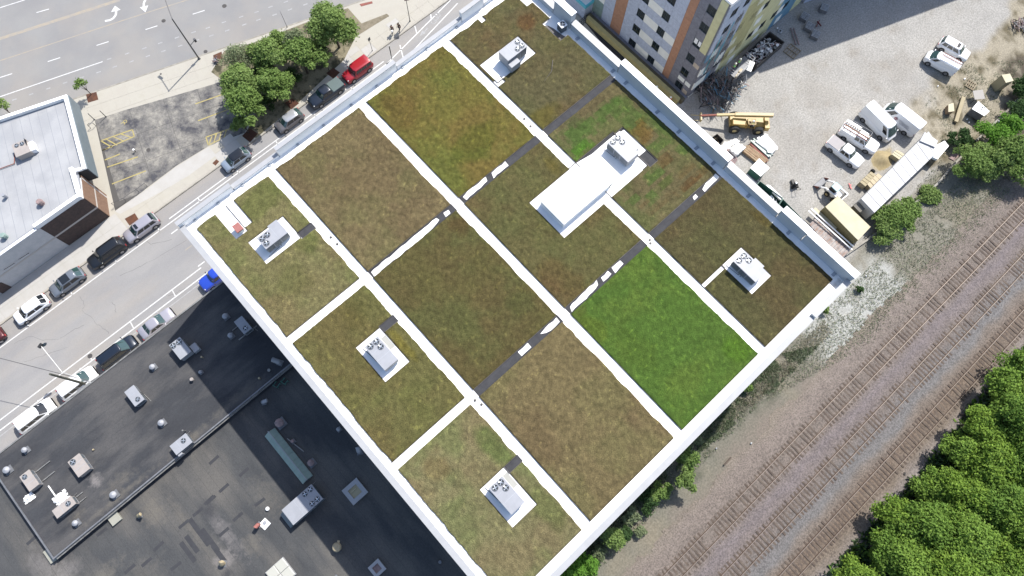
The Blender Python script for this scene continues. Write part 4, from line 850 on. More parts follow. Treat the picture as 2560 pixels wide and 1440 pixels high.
def chair(x, y, deg, lab):
    t = thing('chair', lab, 'chair', (x,y,ZL), deg, 'green chairs on the felt roof'); f = MB()
    for sy in (-.25,.25):
        f.tube((-.25,sy,0),(-.25,sy,.9),.03,6); f.tube((.25,sy,0),(.25,sy,.6),.03,6); f.tube((-.25,sy,.6),(.3,sy,.6),.035,6)
    f.build('frame', M['green_chair'], t, local=True)
    for x0 in (-.15,.0,.15): MB().box(x0,x0+.1,-.25,.25,.40,.43).build('seat_slat', M['dark_open'], t, local=True)
    for z in (.55,.7,.85): MB().box(-.29,-.26,-.25,.25,z,z+.08).build('back_slat', M['green_chair'], t, local=True)
chair(-10.3,25.9,20,'green tube chair nearer the grey duct elbow'); chair(-9.4,25.6,10,'green tube chair nearer the white wall')
c = at(726,1107,ZL); tag(MB().beam((-13.1,20.4,ZL+.15),(-12.6,18.0,ZL+.15),.1,.08).build('white_rail', M['steel_trim']), 'thin pale rail lying beside the ridge rooflight', 'rail')

# ------------------------------------------------------------------ retail building (left)
ZQ = 6.6
Q = thing('retail_building', 'single storey corner building with a silver coated roof and thick white parapet', 'building', (-22,66,0))
P0, P1, P2, P3, P4, P5 = xy(-300,392,ZQ), xy(166,236,ZQ), xy(214,420,ZQ), xy(190,428,ZQ), (-14.0,60.3), (-20.3,60.3)
r2 = [(-60,60.3),(-60,85),P0,P1,P2,P3,P4]
u1 = (Vector(P2)-Vector(P1)).normalized(); u0 = (Vector(P0)-Vector(P1)).normalized()
wallp = [(-60,60.3),(-60,90),tuple(Vector(P0)-Vector((0,.5))),tuple(Vector(P1)-Vector((3.4,1.2))),tuple(Vector(P3)-Vector((3.2,.1))),(P3[0]-.06,P3[1]-.6),(-14.06,60.32)]
MB().prism(wallp, 0, 5.9).build('wall', M['block_grey'], Q)
MB().prism([(-60,60.35),(-60,90),P0,(P1[0]-.2,P1[1]-.1),(P2[0]-.25,P2[1]+.1),(P3[0],P3[1]),(-14.1,60.35)], 5.92, 6.1).build('roof', M['retail_seam'], Q)
for i in range(22):      # roof sheets
    a = Vector(P1)+u0*(.8+i*1.12)+u1*.45; b = a+u1*18
    cell = [tuple(a), tuple(a+u0*1.065), tuple(b+u0*1.065), tuple(b)]
    p = clip_poly([(-45,60.7),(-45,84),(P1[0]-.5,P1[1]-.35),(P2[0]-.6,P2[1]+.5),(P3[0]-.35,P3[1]+.2),(-14.4,60.75)][::-1], cell[::-1] if area(cell) and ((cell[1][0]-cell[0][0])*(cell[2][1]-cell[1][1])-(cell[1][1]-cell[0][1])*(cell[2][0]-cell[1][0])) < 0 else cell)
    if len(p) > 2: MB().prism(p, 6.08, 6.108+.003*(i%2)).build('roof_sheet', M['retail_roof'], Q)
def par(a, b, w, z0, z1, m='white_tpo'):
    a, b = Vector(a), Vector(b); d = (b-a).normalized(); n = Vector((d.y, -d.x))*w
    return MB().prism([tuple(a), tuple(b), tuple(b+n), tuple(a+n)], z0, z1).build('parapet', M[m], Q)
par(P0, P1, .42, 5.9, ZQ); par(Vector(P1)+u1*.425, P2, .42, 5.9, ZQ); par(Vector(P2)-Vector((.44,-.12)), P3, .38, 5.9, ZQ-.02)
par((P3[0]-.42,P3[1]+1.0), (-14.42,60.3), -.42, 5.9, ZQ+.004); par((-13.99,60.3), P5, .45, 5.9, ZQ+.02)
for a, b in ((P1, P2),):
    a, b = Vector(a), Vector(b); n = Vector((u1.y, -u1.x))*.03; n = n if n.x > 0 else -n
    MB().prism([tuple(a+n*.1), tuple(b+n*.1), tuple(b+n*4), tuple(a+n*4)], 3.9, 6.35).build('fascia', M['fascia'], Q)
    MB().prism([tuple(a-u0*-3.2), tuple(a+n), tuple(b+n), tuple(b+u0*3.2)], 3.88, 3.98).build('canopy_soffit', M['fascia'], Q)
a, b = Vector(P2), Vector(P3); MB().prism([tuple(a-Vector((0,.04))), tuple(b-Vector((0,.04))), tuple(b-Vector((0,.005))), tuple(a-Vector((0,.005)))], 3.9, 6.3).build('fascia', M['dark_open'], Q)  # south end of the fascia, its shade painted in as near black
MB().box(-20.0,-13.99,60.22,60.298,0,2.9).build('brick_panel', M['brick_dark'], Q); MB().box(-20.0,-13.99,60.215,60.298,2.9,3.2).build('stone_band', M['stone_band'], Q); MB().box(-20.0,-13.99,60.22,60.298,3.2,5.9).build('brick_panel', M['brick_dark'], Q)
MB().box(-60,-20.01,60.18,60.298,0,2.9).build('grey_panel', M['block_grey'], Q); MB().box(-60,-20.01,60.17,60.298,2.9,3.15).build('stone_band', M['stone_band'], Q); MB().box(-60,-20.01,60.2,60.298,3.15,6.0).build('grey_panel', M['block_grey'], Q)
MB().box(-60,-20.35,60.15,60.5,6.1,6.22).build('gravel_stop', M['coping_w'], Q)
a = (-13.97,60.22); b = (P3[0]+.02, P3[1]-.3)
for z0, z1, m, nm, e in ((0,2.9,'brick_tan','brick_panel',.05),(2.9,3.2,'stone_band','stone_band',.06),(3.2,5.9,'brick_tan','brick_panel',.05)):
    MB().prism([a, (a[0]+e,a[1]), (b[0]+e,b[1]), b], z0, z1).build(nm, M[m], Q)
MB().box(-29.6,-28.3,60.12,60.179,0,2.1).build('door', M['brick_dark'], Q)
for (px, py) in ((78,645),(45,675)):
    c = at(px, py, 3.6); MB().tube((c.x,60.2,3.5),(c.x+.2,59.9,3.9),.04).tube((c.x+.2,59.9,3.9),(c.x-1.2,60.14,3.7),.025).build('wall_lamp', M['trim'], Q)
t = thing('rooftop_unit', 'pale rooftop unit with two fans and a dark open flap on the silver roof', 'rooftop unit', (-15.75,70.2,6.1), -14)
MB().box(-.95,.75,-.95,.9,.02,.95).build('casing', M['unit_beige'], t, local=True); MB().box(.75,1.35,-.8,.5,.1,.8).build('intake_hood', M['coping_w'], t, local=True)
MB().box(-1.0,.8,-1.0,.95,.951,1.0).build('casing_lid', M['unit_beige'], t, local=True); fan(t,-.45,.55,1.0,.25); fan(t,.2,.5,1.0,.25)
k = MB(); k.add([(.62,.9,1.0),(.62,-.1,1.0),(.95,.45,1.35),(.7,.95,1.3)], [(0,1,2,3),(3,2,1,0)]); k.build('open_flap', M['dark_open'], t, local=True)
MB().box(-1.1,1.5,-1.2,1.1,-.01,.02).build('pad', M['retail_roof'], t, local=True)
k = MB(); k.tube((-16.75,71.2,6.25),(-17.75,69.65,6.25),.05); k.tube((-17.75,69.65,6.25),(-26,72.3,6.25),.05); tag(k.build('roof_pipe', M['rust_red']), 'thin rusty pipe running from the two fan unit across the silver roof', 'pipe')
for (px, py, lab, m, r) in ((101,506,'brownish drum shaped vent on the silver roof','timber_waste',.42),(10,590,'greenish cluster of vents at the left edge of the silver roof','skylight_g',.38),(12,490,'small pale vent at the left edge of the silver roof','unit_top',.25)):
    c = at(px, py, 6.5); t = thing('roof_vent', lab, 'roof vent', (c.x,c.y,6.11)); MB().cyl(0,0,0,.5,r*.8,8).build('neck', M[m], t, local=True); MB().cyl(0,0,.5,.75,r,8,r*.8).build('cap', M[m], t, local=True)
# ------------------------------------------------------------------ apartment block (top right)
T = thing('apartment_building', 'tall new apartment block with a chequered grey, cream and orange facade', 'building', (60,30,0))
HT = 19.15; TX, TY = 56.0, 22.0
MB().prism([(TX+.08,TY+.08),(81,TY+.08),(81,38),(TX+.08,45)], 0, HT-.1).build('wall', M['clad_dark'], T)
MB().prism([(TX,TY),(81.05,TY),(81.05,38.05),(TX,45.1)], HT-.09, HT+.25).build('roof', M['white_tpo'], T)
# the wing along the wide street, outside the picture, that shades the yard
MB().prism([(80.9,21.5),(128,5.0),(132,17),(84.5,34)], 0, HT).build('wing_wall', M['clad_grey'], T)
MB().prism([(81.06,21.45),(128.1,4.9),(132.1,17.1),(84.5,34.1)], HT+.01, HT+.3).build('roof', M['white_tpo'], T)
cube = {}
def piece(name, m, x0, x1, y0, y1, z0, z1):
    if m not in cube: cube[m] = MB().box(0,1,0,1,0,1).mesh(name, [M[m]])
    return inst(name, cube[m], T, (x0-60, y0-30, z0), 0, (x1-x0, y1-y0, z1-z0))
wm = MB()
def window(axis, a0, a1, z0, z1, pos, blind=False):
    """pos = outer face; axis 'y' runs along the street side (x = TX), 'x' along the yard side (y = TY)"""
    d = .05; k = MB(); g = MB()
    def bx(mb, p0, p1, q0, q1, o0, o1):
        if axis == 'y': mb.box(pos-o1, pos-o0, p0, p1, q0, q1)
        else: mb.box(p0, p1, pos-o1, pos-o0, q0, q1)
    w = .07
    bx(k, a0, a1, z0, z0+w, -.06, .03); bx(k, a0, a1, z1-w, z1, -.06, .03); bx(k, a0, a0+w, z0+w, z1-w, -.06, .03); bx(k, a1-w, a1, z0+w, z1-w, -.06, .03)
    m = (a0+a1)/2; bx(k, m-.03, m+.03, z0+w, z1-w, -.06, .02)
    f = k.build('window', M['frame'], T); 
    bx(g, a0+w, m-.03, z0+w, z1-w, -.06, -.03); g.build('pane', M['glass'], f)
    g = MB(); bx(g, m+.03, a1-w, z0+w, z1-w, -.06, -.03); g.build('pane', M['glass'], f)
    if blind:
        g = MB(); bx(g, a0+w, m-.1, z1-1.0, z1-w, -.028, -.02); bx(g, m+.05, a1-w, z1-1.0, z1-w, -.028, -.02); g.build('blind', M['sheet_white'], f)
ycut = [22.22,23.28,24.55,25.82,27.02,28.82,30.06,32.5,33.8,35.6,37.55,39.4,42.2]
colk = ['band','C','gD','or','gL','B','gL','A','gL','or','gL','cr']
zr = [.32+3.07*k for k in range(7)]
def fill(yi0, yi1, z0, z1, m, name):
    piece(name, m, TX-.06, TX+.075, yi0+.012, yi1-.012, z0+.01, z1-.01)
zc = [0.0]
for z in zr[:6]: zc += [z, z+1.45]
zc.append(HT-.12)
for ci, ck in enumerate(colk):
    y0, y1 = ycut[ci], ycut[ci+1]
    for zi in range(len(zc)-1):
        z0, z1 = zc[zi], zc[zi+1]; row = (zi-1)//2 if zi % 2 else None     # odd index = window row
        if z1-z0 < .05: continue
        if ck in 'ABC' and row is not None and row < 6:
            window('y', y0, y1, z0, z1, TX, blind=(ck == 'C' and row == 3)); continue
        m = {'band':'clad_yellow' if z0 > 9.2 else 'clad_dark','gD':'clad_dark','C':'clad_dark','gL':'clad_grey','A':'clad_grey','B':'clad_grey','or':'clad_orange','cr':'clad_grey'}[ck]
        if ck == 'gL' and row is not None:
            if ci in (6,) and row < 4: m = 'clad_cream'          # between the two window columns
            if ci in (4,) and row < 3: m = 'clad_cream'
        if ck == 'B' and row is not None and row >= 6: m = 'clad_cream'
        if ck == 'cr': m = 'skylight_g' if (zi % 4) in (1,2) else 'clad_cream'
        if ck == 'gD' and False: m = 'clad_tan'
        fill(y0, y1, z0, z1, m, {'clad_cream':'cream_panel','clad_orange':'orange_panel','clad_yellow':'yellow_panel'}.get(m, 'brick_panel'))
for z, a, b, m in ((6.4,22.25,23.2,'clad_tan'),(2.2,23.4,24.5,'clad_cream'),(2.2,22.3,23.2,'clad_cream'),(.5,22.3,23.1,'clad_tan')):
    piece('block_course', m, TX-.085, TX-.06, a, b, z, z+.75)
# yard side
rng = random.Random(5); x = TX+.2; yards = []
xc = [56.2,57.2,58.5,59.6,60.9]+[61.4+i*1.28 for i in range(16)]
for i in range(len(xc)-1):
    x0, x1 = xc[i], xc[i+1]
    for zi in range(len(zc)-1):
        z0, z1 = zc[zi], zc[zi+1]; row = (zi-1)//2 if zi % 2 else None
        if z1-z0 < .05: continue
        if x0 < 61: m = 'clad_grey' if z0 > 9 else 'clad_dark'
        elif x0 < 72: m = 'clad_yellow'
        elif x0 < 78: m = 'blue_panel'
        else: m = 'clad_yellow'
        if row is not None:
            if x0 < 61:
                if i in (1,3): window('x', x0+.04, x1-.04, z0, z1, TY, blind=row == 1); continue
            elif (i+row) % 2 == 0 and i % 2: window('x', x0+.04, x1-.04, z0, z1, TY); continue
            elif (i+row) % 4 == 3 and x0 < 75: m = 'clad_cream'
        elif x0 < 61 and z0 < 10: m = rng.choice(['clad_cream','clad_dark','clad_cream','blue_panel'])
        piece('facade_panel', m, x0+.012, x1-.012, TY-.06-(.03 if m == 'clad_cream' else 0), TY+.075, z0+.01, z1-.01)
for i in range(9):   # bare cladding rails
    x0 = 57.0+i*.42; piece('cladding_rail', 'cyan' if i % 4 == 1 else 'coping', x0, x0+.06, TY-.13, TY-.062, 4.2+.3*i, 12+.35*i)
for i in range(14): piece('batten', 'clad_yellow', 61.6+i*.3, 61.66+i*.3, TY-.12, TY-.062, 3.0, 14.5) 
MB().box(TX-.10,TX-.055,23.4,45,HT-.4,HT+.27).box(TX-.1,81,TY-.1,TY-.055,HT-.4,HT+.27).build('coping', M['coping_w'], T)
# trench, insulation ledge and damp proof strip along the alley side
L_ = thing('foundation_wall', 'low foundation wall with yellow insulation boards beside the alley', 'foundation wall', (54.6,31,0))
MB().box(54.1,54.62,22.3,40.7,0,1.02).build('insulation_board', M['insul'], L_)
for i in range(15):
    y = 22.35+i*1.22; MB().box(54.06,54.66,y,y+1.2,1.02,1.07+.02*(i%2)).build('insulation_board', M['insul'], L_)
MB().box(54.63,55.25,21.9,41,0,.85).build('footing', mat('brown_footing', (.10,.085,.05), (.07,.06,.04), scale=1, rough=.9), L_)
MB().box(55.26,55.99,22.0,41,0,.45).build('footing', M['clad_dark'], L_)
tr = MB(); pl = [(52.75,22.6),(54.05,22.2),(54.05,41.2),(52.6,41.3)]
q = wavy if False else None
pts = []
for i in range(40):
    y = 22.4+i*.48; pts.append((52.75+random.uniform(-.1,.12), y))
tr.prism([(54.05,22.3)]+pts+[(54.05,41.2)], -.05, .06); tag(tr.build('dark_membrane', M['damp'], L_), None, None)
br = thing('blue_rimmed_terrace', 'small white terrace with a bright blue rim at the corner of the apartment block', 'terrace', (55.5,42.5,0))
c0 = at(1470,18,2.5); c1_ = at(1492,36,2.5)
MB().box(54.3,59.5,41.3,45.2,0,2.3).build('terrace_wall', M['clad_grey'], br); MB().box(54.5,59.3,41.5,45,2.301,2.36).build('terrace_floor', M['white_tpo'], br)
for b in ((54.2,54.38,41.2,45.3),(54.38,59.5,41.2,41.38)): MB().box(*b,2.2,2.75).build('terrace_rim', M['cyan'], br)
# fence at the north end of the alley
fe = thing('alley_fence', 'dark fence panel closing the street end of the alley', 'fence', (52,40.5,0))
a, b = at(1458,52,1), at(1474,75,1)
for i in range(5): MB().box(52.0+.45*i,52.05+.45*i,40.45,40.5,0,1.9).build('post', M['trim'], fe)
for z in (.3,.8,1.3,1.8): MB().box(51.9,54.0,40.51,40.54,z,z+.1).build('rail', M['trim'], fe)

# ------------------------------------------------------------------ poles, lamps, signs and cables
def pole(name, lab, cat, base, h, r, m, arm=None, head=None, grp=None):
    b = at(*base, .13); t = thing(name, lab, cat, (b.x, b.y, .0), group=grp)
    MB().cyl(0,0,0,h,r,10,r*.7).build('pole', M[m], t, local=True); MB().cyl(0,0,.1,.32,r*2.2,10,r*1.3).build('base', M[m], t, local=True)
    return t
def rel(t, p): return (p.x-t.location.x, p.y-t.location.y, p.z)
t = pole('street_lamp', 'tall dark street lamp at the kerb of the wide street, arm over the road', 'street lamp', (498,147), 8.6, .11, 'pole_grey')
e1 = rel(t, at(409,-12,9.6)); MB().tube((0,0,8.5), e1, .06).build('arm', M['pole_grey'], t, local=True); MB().obox(e1[0],e1[1],e1[2]-.1,e1[2]+.08,.8,.3,100).build('lamp_head', M['pole_grey'], t, local=True)
e2 = rel(t, at(487,100,3.2)); MB().tube((0,0,3.1), e2, .05).obox(e2[0],e2[1],e2[2]-.3,e2[2]+.2,.3,.3).build('signal_arm', M['pole_grey'], t, local=True)
t = pole('street_lamp', 'slim dark street lamp near the two pedestrians on the pavement', 'street lamp', (1025,53), 4.6, .06, 'pole_grey'); MB().obox(.1,0,4.55,4.75,.7,.35,-30).build('lamp_head', M['timber_waste'], t, local=True)
t = pole('sign_post', 'thin sign post by the kerb above the red car', 'sign post', (931,127), 3.0, .035, 'pole_grey'); MB().obox(0,0,2.4,3.0,.4,.04,10).build('sign', M['pole_grey'], t, local=True)
t = pole('sign_post', 'thin post standing in the wide street kerb above the trees', 'sign post', (718,68), 3.4, .035, 'pole_grey'); MB().obox(0,0,2.9,3.4,.4,.04,70).build('sign', M['pole_grey'], t, local=True)
t = pole('utility_pole', 'thick dark timber pole leaning over the road beside a white car', 'utility pole', (222,962), 7.7, .17, 'wood_dark')
tp = t.location; 
for i, (a, b, ra) in enumerate((((-40,885),(228,953),6.8),)):
    pass
cb = MB(); A_ = at(-60,880,6.7); B_ = at(228,954,6.5); n = 10; prev = A_
for i in range(1, n+1):
    p = A_.lerp(B_, i/n); p.z -= .6*math.sin(math.pi*i/n)*.3; cb.tube(tuple(prev), tuple(p), .035, 5); prev = p
tag(cb.build('overhead_cable', M['cable']), 'overhead cable crossing the road to the dark timber pole', 'cable')
lm = thing('street_lamp', 'thin pale lamp arm with a dark head hanging over the road at the left', 'street lamp', (at(160,937,6.0).x, at(160,937,6.0).y, 0))
base = (lm.location.x, lm.location.y)
e = at(102,864,7.4); s0 = at(155,930,6.6); q = Vector((at(228,957,6.4).x, at(228,957,6.4).y, 6.4))
MB().tube(rel(lm, q), rel(lm, s0), .035).tube(rel(lm, s0), rel(lm, e), .045).build('arm', M['pole_light'], lm, local=True)
ee = rel(lm, e); MB().obox(ee[0]-.05,ee[1]+.02,ee[2]-.12,ee[2]+.1,.55,.32,20).build('lamp_head', M['trim'], lm, local=True); MB().ball(ee[0]+.3,ee[1]-.1,ee[2]-.12,.32,.2,.1).build('lens', M['glass'], lm, local=True)
for (bx_, tx_, lab) in (((236,299),(218,286),'short steel bollard post at the car park corner, the nearer to the building'),((265,292),(249,277),'short steel bollard post at the car park corner, the farther from the building')):
    b = at(*bx_, .14); t = thing('bollard', lab, 'bollard', (b.x, b.y, .13)); MB().cyl(0,0,0,1.55,.05,8).build('post', M['pole_grey'], t, local=True); MB().cyl(0,0,0,.05,.12,8).build('foot', M['pole_grey'], t, local=True)
b = at(240,315,.14); t = thing('cycle_hoop', 'small steel hoop standing at the edge of the pale pavement', 'hoop', (b.x,b.y,.13)); q = MB(); hp = [(0,0,0),(0,0,.8),(-.35,.1,1.0),(-.7,.2,.8),(-.7,.2,0)]
for i in range(4): q.tube(hp[i], hp[i+1], .035)
q.build('hoop', M['pole_grey'], t, local=True)
b = at(339,379,.14); t = thing('lot_marker', 'small white topped marker post in the car park', 'marker post', (b.x,b.y,.14)); MB().cyl(0,0,0,.5,.05,8).build('post', M['pole_grey'], t, local=True); MB().cyl(0,0,.5,.6,.14,10).build('cap', M['sheet_white'], t, local=True)
# railing around the lot's lower corner
g = thing('car_park_railing', 'thin dark railing at the lower corner of the car park', 'railing', (xy(310,510)[0], xy(310,510)[1], .13))
pts = [xy(*p,.5) for p in ((284,513),(312,500),(345,478),(365,463))]
q = MB()
for i in range(3): q.tube((*pts[i],1.05), (*pts[i+1],1.05), .03)
q.build('rail', M['pole_grey'], g)
for p in pts: MB().tube((*p,.13), (*p,1.1), .03).build('post', M['pole_grey'], g)
q = thing('cycle_rack', 'bent dark cycle rack leaning near the tan brick corner', 'cycle rack', (xy(215,465)[0], xy(215,465)[1], .13))
p0 = at(208,440,1.2); k = MB(); r0 = rel(q, at(215,455,.8)); k.tube((0,0,0),(0.1,.3,.9),.04).tube((.1,.3,.9),(.5,.1,.9),.04).tube((.5,.1,.9),(.5,-.3,0),.04).build('frame', M['trim'], q, local=True)
b = at(540,152,.3); t = thing('news_rack', 'dark pinkish tangle of a fallen tree guard beside the rusty tree pit', 'tree guard', (b.x,b.y,.15), 20); k = MB()
for i in range(7): a = i*.9; k.tube((-.5*math.cos(a),-.5*math.sin(a),.05),(.5*math.cos(a+.5),.5*math.sin(a+.5),.15+.12*i),.05)
k.build('bars', M['timber_waste'], t, local=True); MB().obox(0,0,0,.5,.6,.5,10,.7).build('crumpled_base', M['grey_metal'], t, local=True)
t.name = 'tree_guard'
# ------------------------------------------------------------------ vehicles
def paint(name, c, metal=.3, rough=.28): return mat('car_paint_'+name, c, rough=rough, metal=metal, coat=.6)
CP = dict(red=paint('red', (.27,.010,.018), .1), black=paint('black', (.012,.014,.018)), navy=paint('navy', (.012,.018,.03)), grey=paint('grey', (.12,.115,.12)), silver=paint('silver', (.40,.41,.43), .5),
          bluegrey=paint('blue_grey', (.27,.32,.38), .4), midgrey=paint('mid_grey', (.17,.19,.22), .4), white=paint('white', (.74,.75,.76), 0, .35), blue=paint('blue', (.02,.06,.42), .2), maroon=paint('maroon', (.07,.012,.014)), offwhite=paint('off_white', (.55,.53,.49), .1, .4),
          lilac=paint('lilac_silver', (.42,.40,.43), .5))
KIND = dict(   # belt height, (x of windscreen base, x of roof front, x of roof rear, x of rear glass base), hood height, nose height, tail height, tail top
 sedan=dict(H=1.46, belt=.93, g=(.20,.04,-.20,-.34), hood=.90, nose=.70, deck=.98, tail=.85, glass='y'),
 suv=dict(H=1.72, belt=1.08, g=(.24,.10,-.40,-.475), hood=1.06, nose=.86, deck=1.08, tail=1.0, glass='y'),
 boxy=dict(H=1.82, belt=1.12, g=(.20,.13,-.44,-.485), hood=1.10, nose=.98, deck=1.1, tail=1.08, glass='y'),
 hatch=dict(H=1.55, belt=.98, g=(.26,.10,-.32,-.475), hood=.96, nose=.74, deck=.99, tail=.9, glass='y'),
 pickup=dict(H=1.82, belt=1.16, g=(.21,.11,-.10,-.14), hood=1.12, nose=1.0, deck=1.14, tail=1.1, glass='y'),
 minivan=dict(H=1.78, belt=1.04, g=(.30,.12,-.42,-.48), hood=1.0, nose=.78, deck=1.04, tail=1.0, glass='y'),
 van=dict(H=2.25, belt=1.20, g=(.38,.20,-.492,-.497), hood=1.15, nose=.9, deck=1.2, tail=1.2, glass='f'),
 tallvan=dict(H=2.7, belt=1.28, g=(.44,.27,-.492,-.497), hood=1.2, nose=.95, deck=1.28, tail=1.28, glass='f'))
def car(label, loc, deg, kind, col, L=4.6, W=1.84, roofcol=None, glassm='glass_car', sunroof=None, rails=False, cat='car', grp=None, H=None, name='parked_car'):
    K = KIND[kind]; H = H or K['H']; m = CP[col]; t = thing(name, label, cat, (*loc, 0), deg, grp)
    gx = [v*L for v in K['g']]; hb = K['belt']; w = W/2
    def sec(x, hw, zt, zc, zb=.28):
        pts = [(hw*.90, zb), (hw*.985, zb+.14), (hw, zb+.34), (hw*.985, zt-.10), (hw*.93, zt-.02), (hw*.70, (zt+zc)/2+.01), (0, zc)]
        r = [(x, a, b) for a, b in pts]+[(x, -a, b) for a, b in pts[-2::-1]]+[(x, 0, zb-.02)]
        return r
    st_ = [(-.5,.80,K['tail']-.10,K['tail']-.06,.42),(-.488,.90,K['tail'],K['tail']+.02,.34),(-.46,.97,K['deck']-.01,K['deck']+.02,.30),(-.34,1,K['deck'],K['deck']+.02,.25),(-.15,1,hb,hb+.02,.22),(.10,1,hb,hb+.02,.22),(K['g'][0],.995,hb-.02,hb+.02,.22),
           (.36 if K['g'][0] < .34 else .43,.98,(K['hood']+hb)/2-.04,(K['hood']+hb)/2+.0,.24),(.445,.93,K['hood']-.08,K['hood']-.03,.28),(.478,.86,K['nose'],K['nose']+.05,.32),(.495,.74,K['nose']-.12,K['nose']-.05,.38),(.5,.66,K['nose']-.25,K['nose']-.22,.42)]
    k = MB(); k.loft([sec(x*L, hw*w, zt, zc, zb) for x, hw, zt, zc, zb in st_]); body = k.build('body', m, t, smooth=True, local=True)
    # cabin
    wb, wr = w*.93, w*(.74 if kind not in ('van','tallvan','boxy') else .86)
    if kind in ('van','tallvan'): wb = w*.975; wr = w*.85
    xb0, xb1, xr0, xr1 = gx[3], gx[0], gx[2], gx[1]; z0, z1 = hb-.03, H-.05
    lo = [(xb0,-wb*.97),(xb1*1.0,-wb*.93),(xb1,wb*.93),(xb0,wb*.97)]; hi = [(xr0,-wr*.95),(xr1,-wr*.93),(xr1,wr*.93),(xr0,wr*.95)]
    def P(i, t_, bow=True):
        a, b = lo[i], hi[i]; return Vector((a[0]+(b[0]-a[0])*t_, a[1]+(b[1]-a[1])*t_, z0+(z1-z0)*t_))
    k = MB(); rings = []
    for t_ in (0, .5, 1.0):
        p = [P(i, t_) for i in range(4)]; bow = .05+.05*t_
        front = (p[1]+p[2])/2+Vector((bow*1.6,0,0)); ring_ = [p[0], (p[0]*.5+p[1]*.5)+Vector((0,-.02,0)), p[1], front+Vector((0,-.35,0)), front+Vector((0,.35,0)), p[2], (p[2]*.5+p[3]*.5)+Vector((0,.02,0)), p[3], (p[0]+p[3])/2-Vector((.05,0,0))]
        rings.append([tuple(v) for v in ring_])
    k.loft(rings, caps=False); k.build('cabin', m, t, smooth=False, local=True, bevel=.03)
    # roof panel with a crown
    k = MB(); R_ = [Vector(v) for v in rings[-1]]; c0 = sum(R_, Vector())/len(R_)
    rr = [[tuple(c0+(v-c0)*s_+Vector((0,0,dz))) for v in R_] for s_, dz in ((1.015,-.02),(1.01,.012),(.93,.045),(.6,.062),(.2,.068))]
    k.loft(rr); k.build('roof', CP[roofcol] if roofcol else m, t, smooth=True, local=True)
    def pane(name, a, b, c, d, mg, iu0, iu1, iv0, iv1, off):
        n = (b-a).cross(d-a).normalized()*off
        def Q_(u, v): return a*(1-u)*(1-v)+b*u*(1-v)+c*u*v+d*(1-u)*v+n
        q = [Q_(iu0,iv0), Q_(iu1,iv0), Q_(iu1,iv1), Q_(iu0,iv1)]; nn = n*.6
        return MB().add([tuple(v) for v in q]+[tuple(v-nn) for v in q], [(0,1,2,3),(7,6,5,4),(0,4,5,1),(1,5,6,2),(2,6,7,3),(3,7,4,0)]).build(name, mg, t, local=True)
    g = M[glassm]
    # windscreen follows the bowed front in three facets joined as one part
    def bent(name, idx, mg, v0, v1, off):
        q = MB()
        for a, b in idx:
            A0, B0, A1, B1 = Vector(rings[0][a]), Vector(rings[0][b]), Vector(rings[2][a]), Vector(rings[2][b]); n = (B0-A0).cross(A1-A0).normalized()*off
            u0 = .08 if a in (2,8,7) else 0; u1 = .92 if b in (5,0,8) and b != 8 else 1
            f = lambda u, v: tuple((A0*(1-u)+B0*u)*(1-v)+(A1*(1-u)+B1*u)*v+n)
            q.face([f(u0,v0), f(u1,v0), f(u1,v1), f(u0,v1)])
        return q.build(name, mg, t, local=True)
    bent('windscreen', ((2,3),(3,4),(4,5)), g, .06, .93, .012)
    if K['glass'] == 'y': bent('rear_window', ((7,8),(8,0)), g, .14, .90, .012)
    for s in (1, -1):
        a, b, c, d = (P(3,0), P(2,0), P(2,1), P(3,1)) if s > 0 else (P(1,0), P(0,0), P(0,1), P(1,1))
        if s > 0: a, b, c, d = b, a, d, c
        # a is the front lower corner for s > 0, and for s < 0 a is P1 (front)
        off = .03
        if K['glass'] == 'f': cuts = ((.05,.20),)
        elif kind == 'pickup': cuts = ((.07,.48),(.53,.90))
        elif kind in ('sedan','hatch'): cuts = ((.09,.46),(.50,.84))
        else: cuts = ((.07,.36),(.39,.66),(.69,.92))
        for u0, u1 in cuts: pane('side_window', a, b, c, d, M['glass_dark'] if glassm == 'glass_car' else g, u0, u1, .14, .86, -off if ((b-a).cross(d-a)).y*s < 0 else off)
    # wheels
    for sx, s in ((.30,1),(.30,-1),(-.295,1),(-.295,-1)):
        r = .34 if kind in ('sedan','hatch') else .38; x = sx*L; y0, y1 = (w-.21)*s, (w+.012)*s
        wh = MB().tube((x,y0,r),(x,y1,r),r,18).build('wheel', M['tyre'], t, local=True)
        q = MB().tube((x,y1,r),(x,y1+.012*s,r),r*.64,14)
        q.build('rim', M['rim'], wh, local=True)
        q = MB(); n = 12; rr0, rr1 = r*1.06, r*1.2; ys = (w+.006)*s
        for i in range(n//2+1):
            a0, a1 = math.pi*i/(n/2)-.26, math.pi*(i+1)/(n/2)-.26
            if i > n//2: break
            q.face([(x+rr0*math.cos(a0),ys,r+rr0*math.sin(a0)),(x+rr1*math.cos(a0),ys,r+rr1*math.sin(a0)),(x+rr1*math.cos(a1),ys,r+rr1*math.sin(a1)),(x+rr0*math.cos(a1),ys,r+rr0*math.sin(a1))])
        q.build('arch_trim', M['trim'], t, local=True)
    for s in (1,-1):
        MB().ball(.455*L, s*w*.70, K['nose']-.02, .12,.16,.07,8,5).build('headlight', M['lamp_clear'], t, local=True, smooth=True)
        MB().obox(-.492*L, s*w*.78, K['tail']-.22, K['tail']-.02, .08,.26,0).build('tail_light', M['lamp_red'], t, local=True)
        MB().obox(xb1-.12, s*(w+.11), hb-.02, hb+.13, .12,.2,10*s).build('mirror', m if kind != 'pickup' else M['trim'], t, local=True, bevel=.03)
    MB().obox(.497*L, 0, .45, K['nose']-.16, .05, W*.5).build('grille', M['trim'], t, local=True)
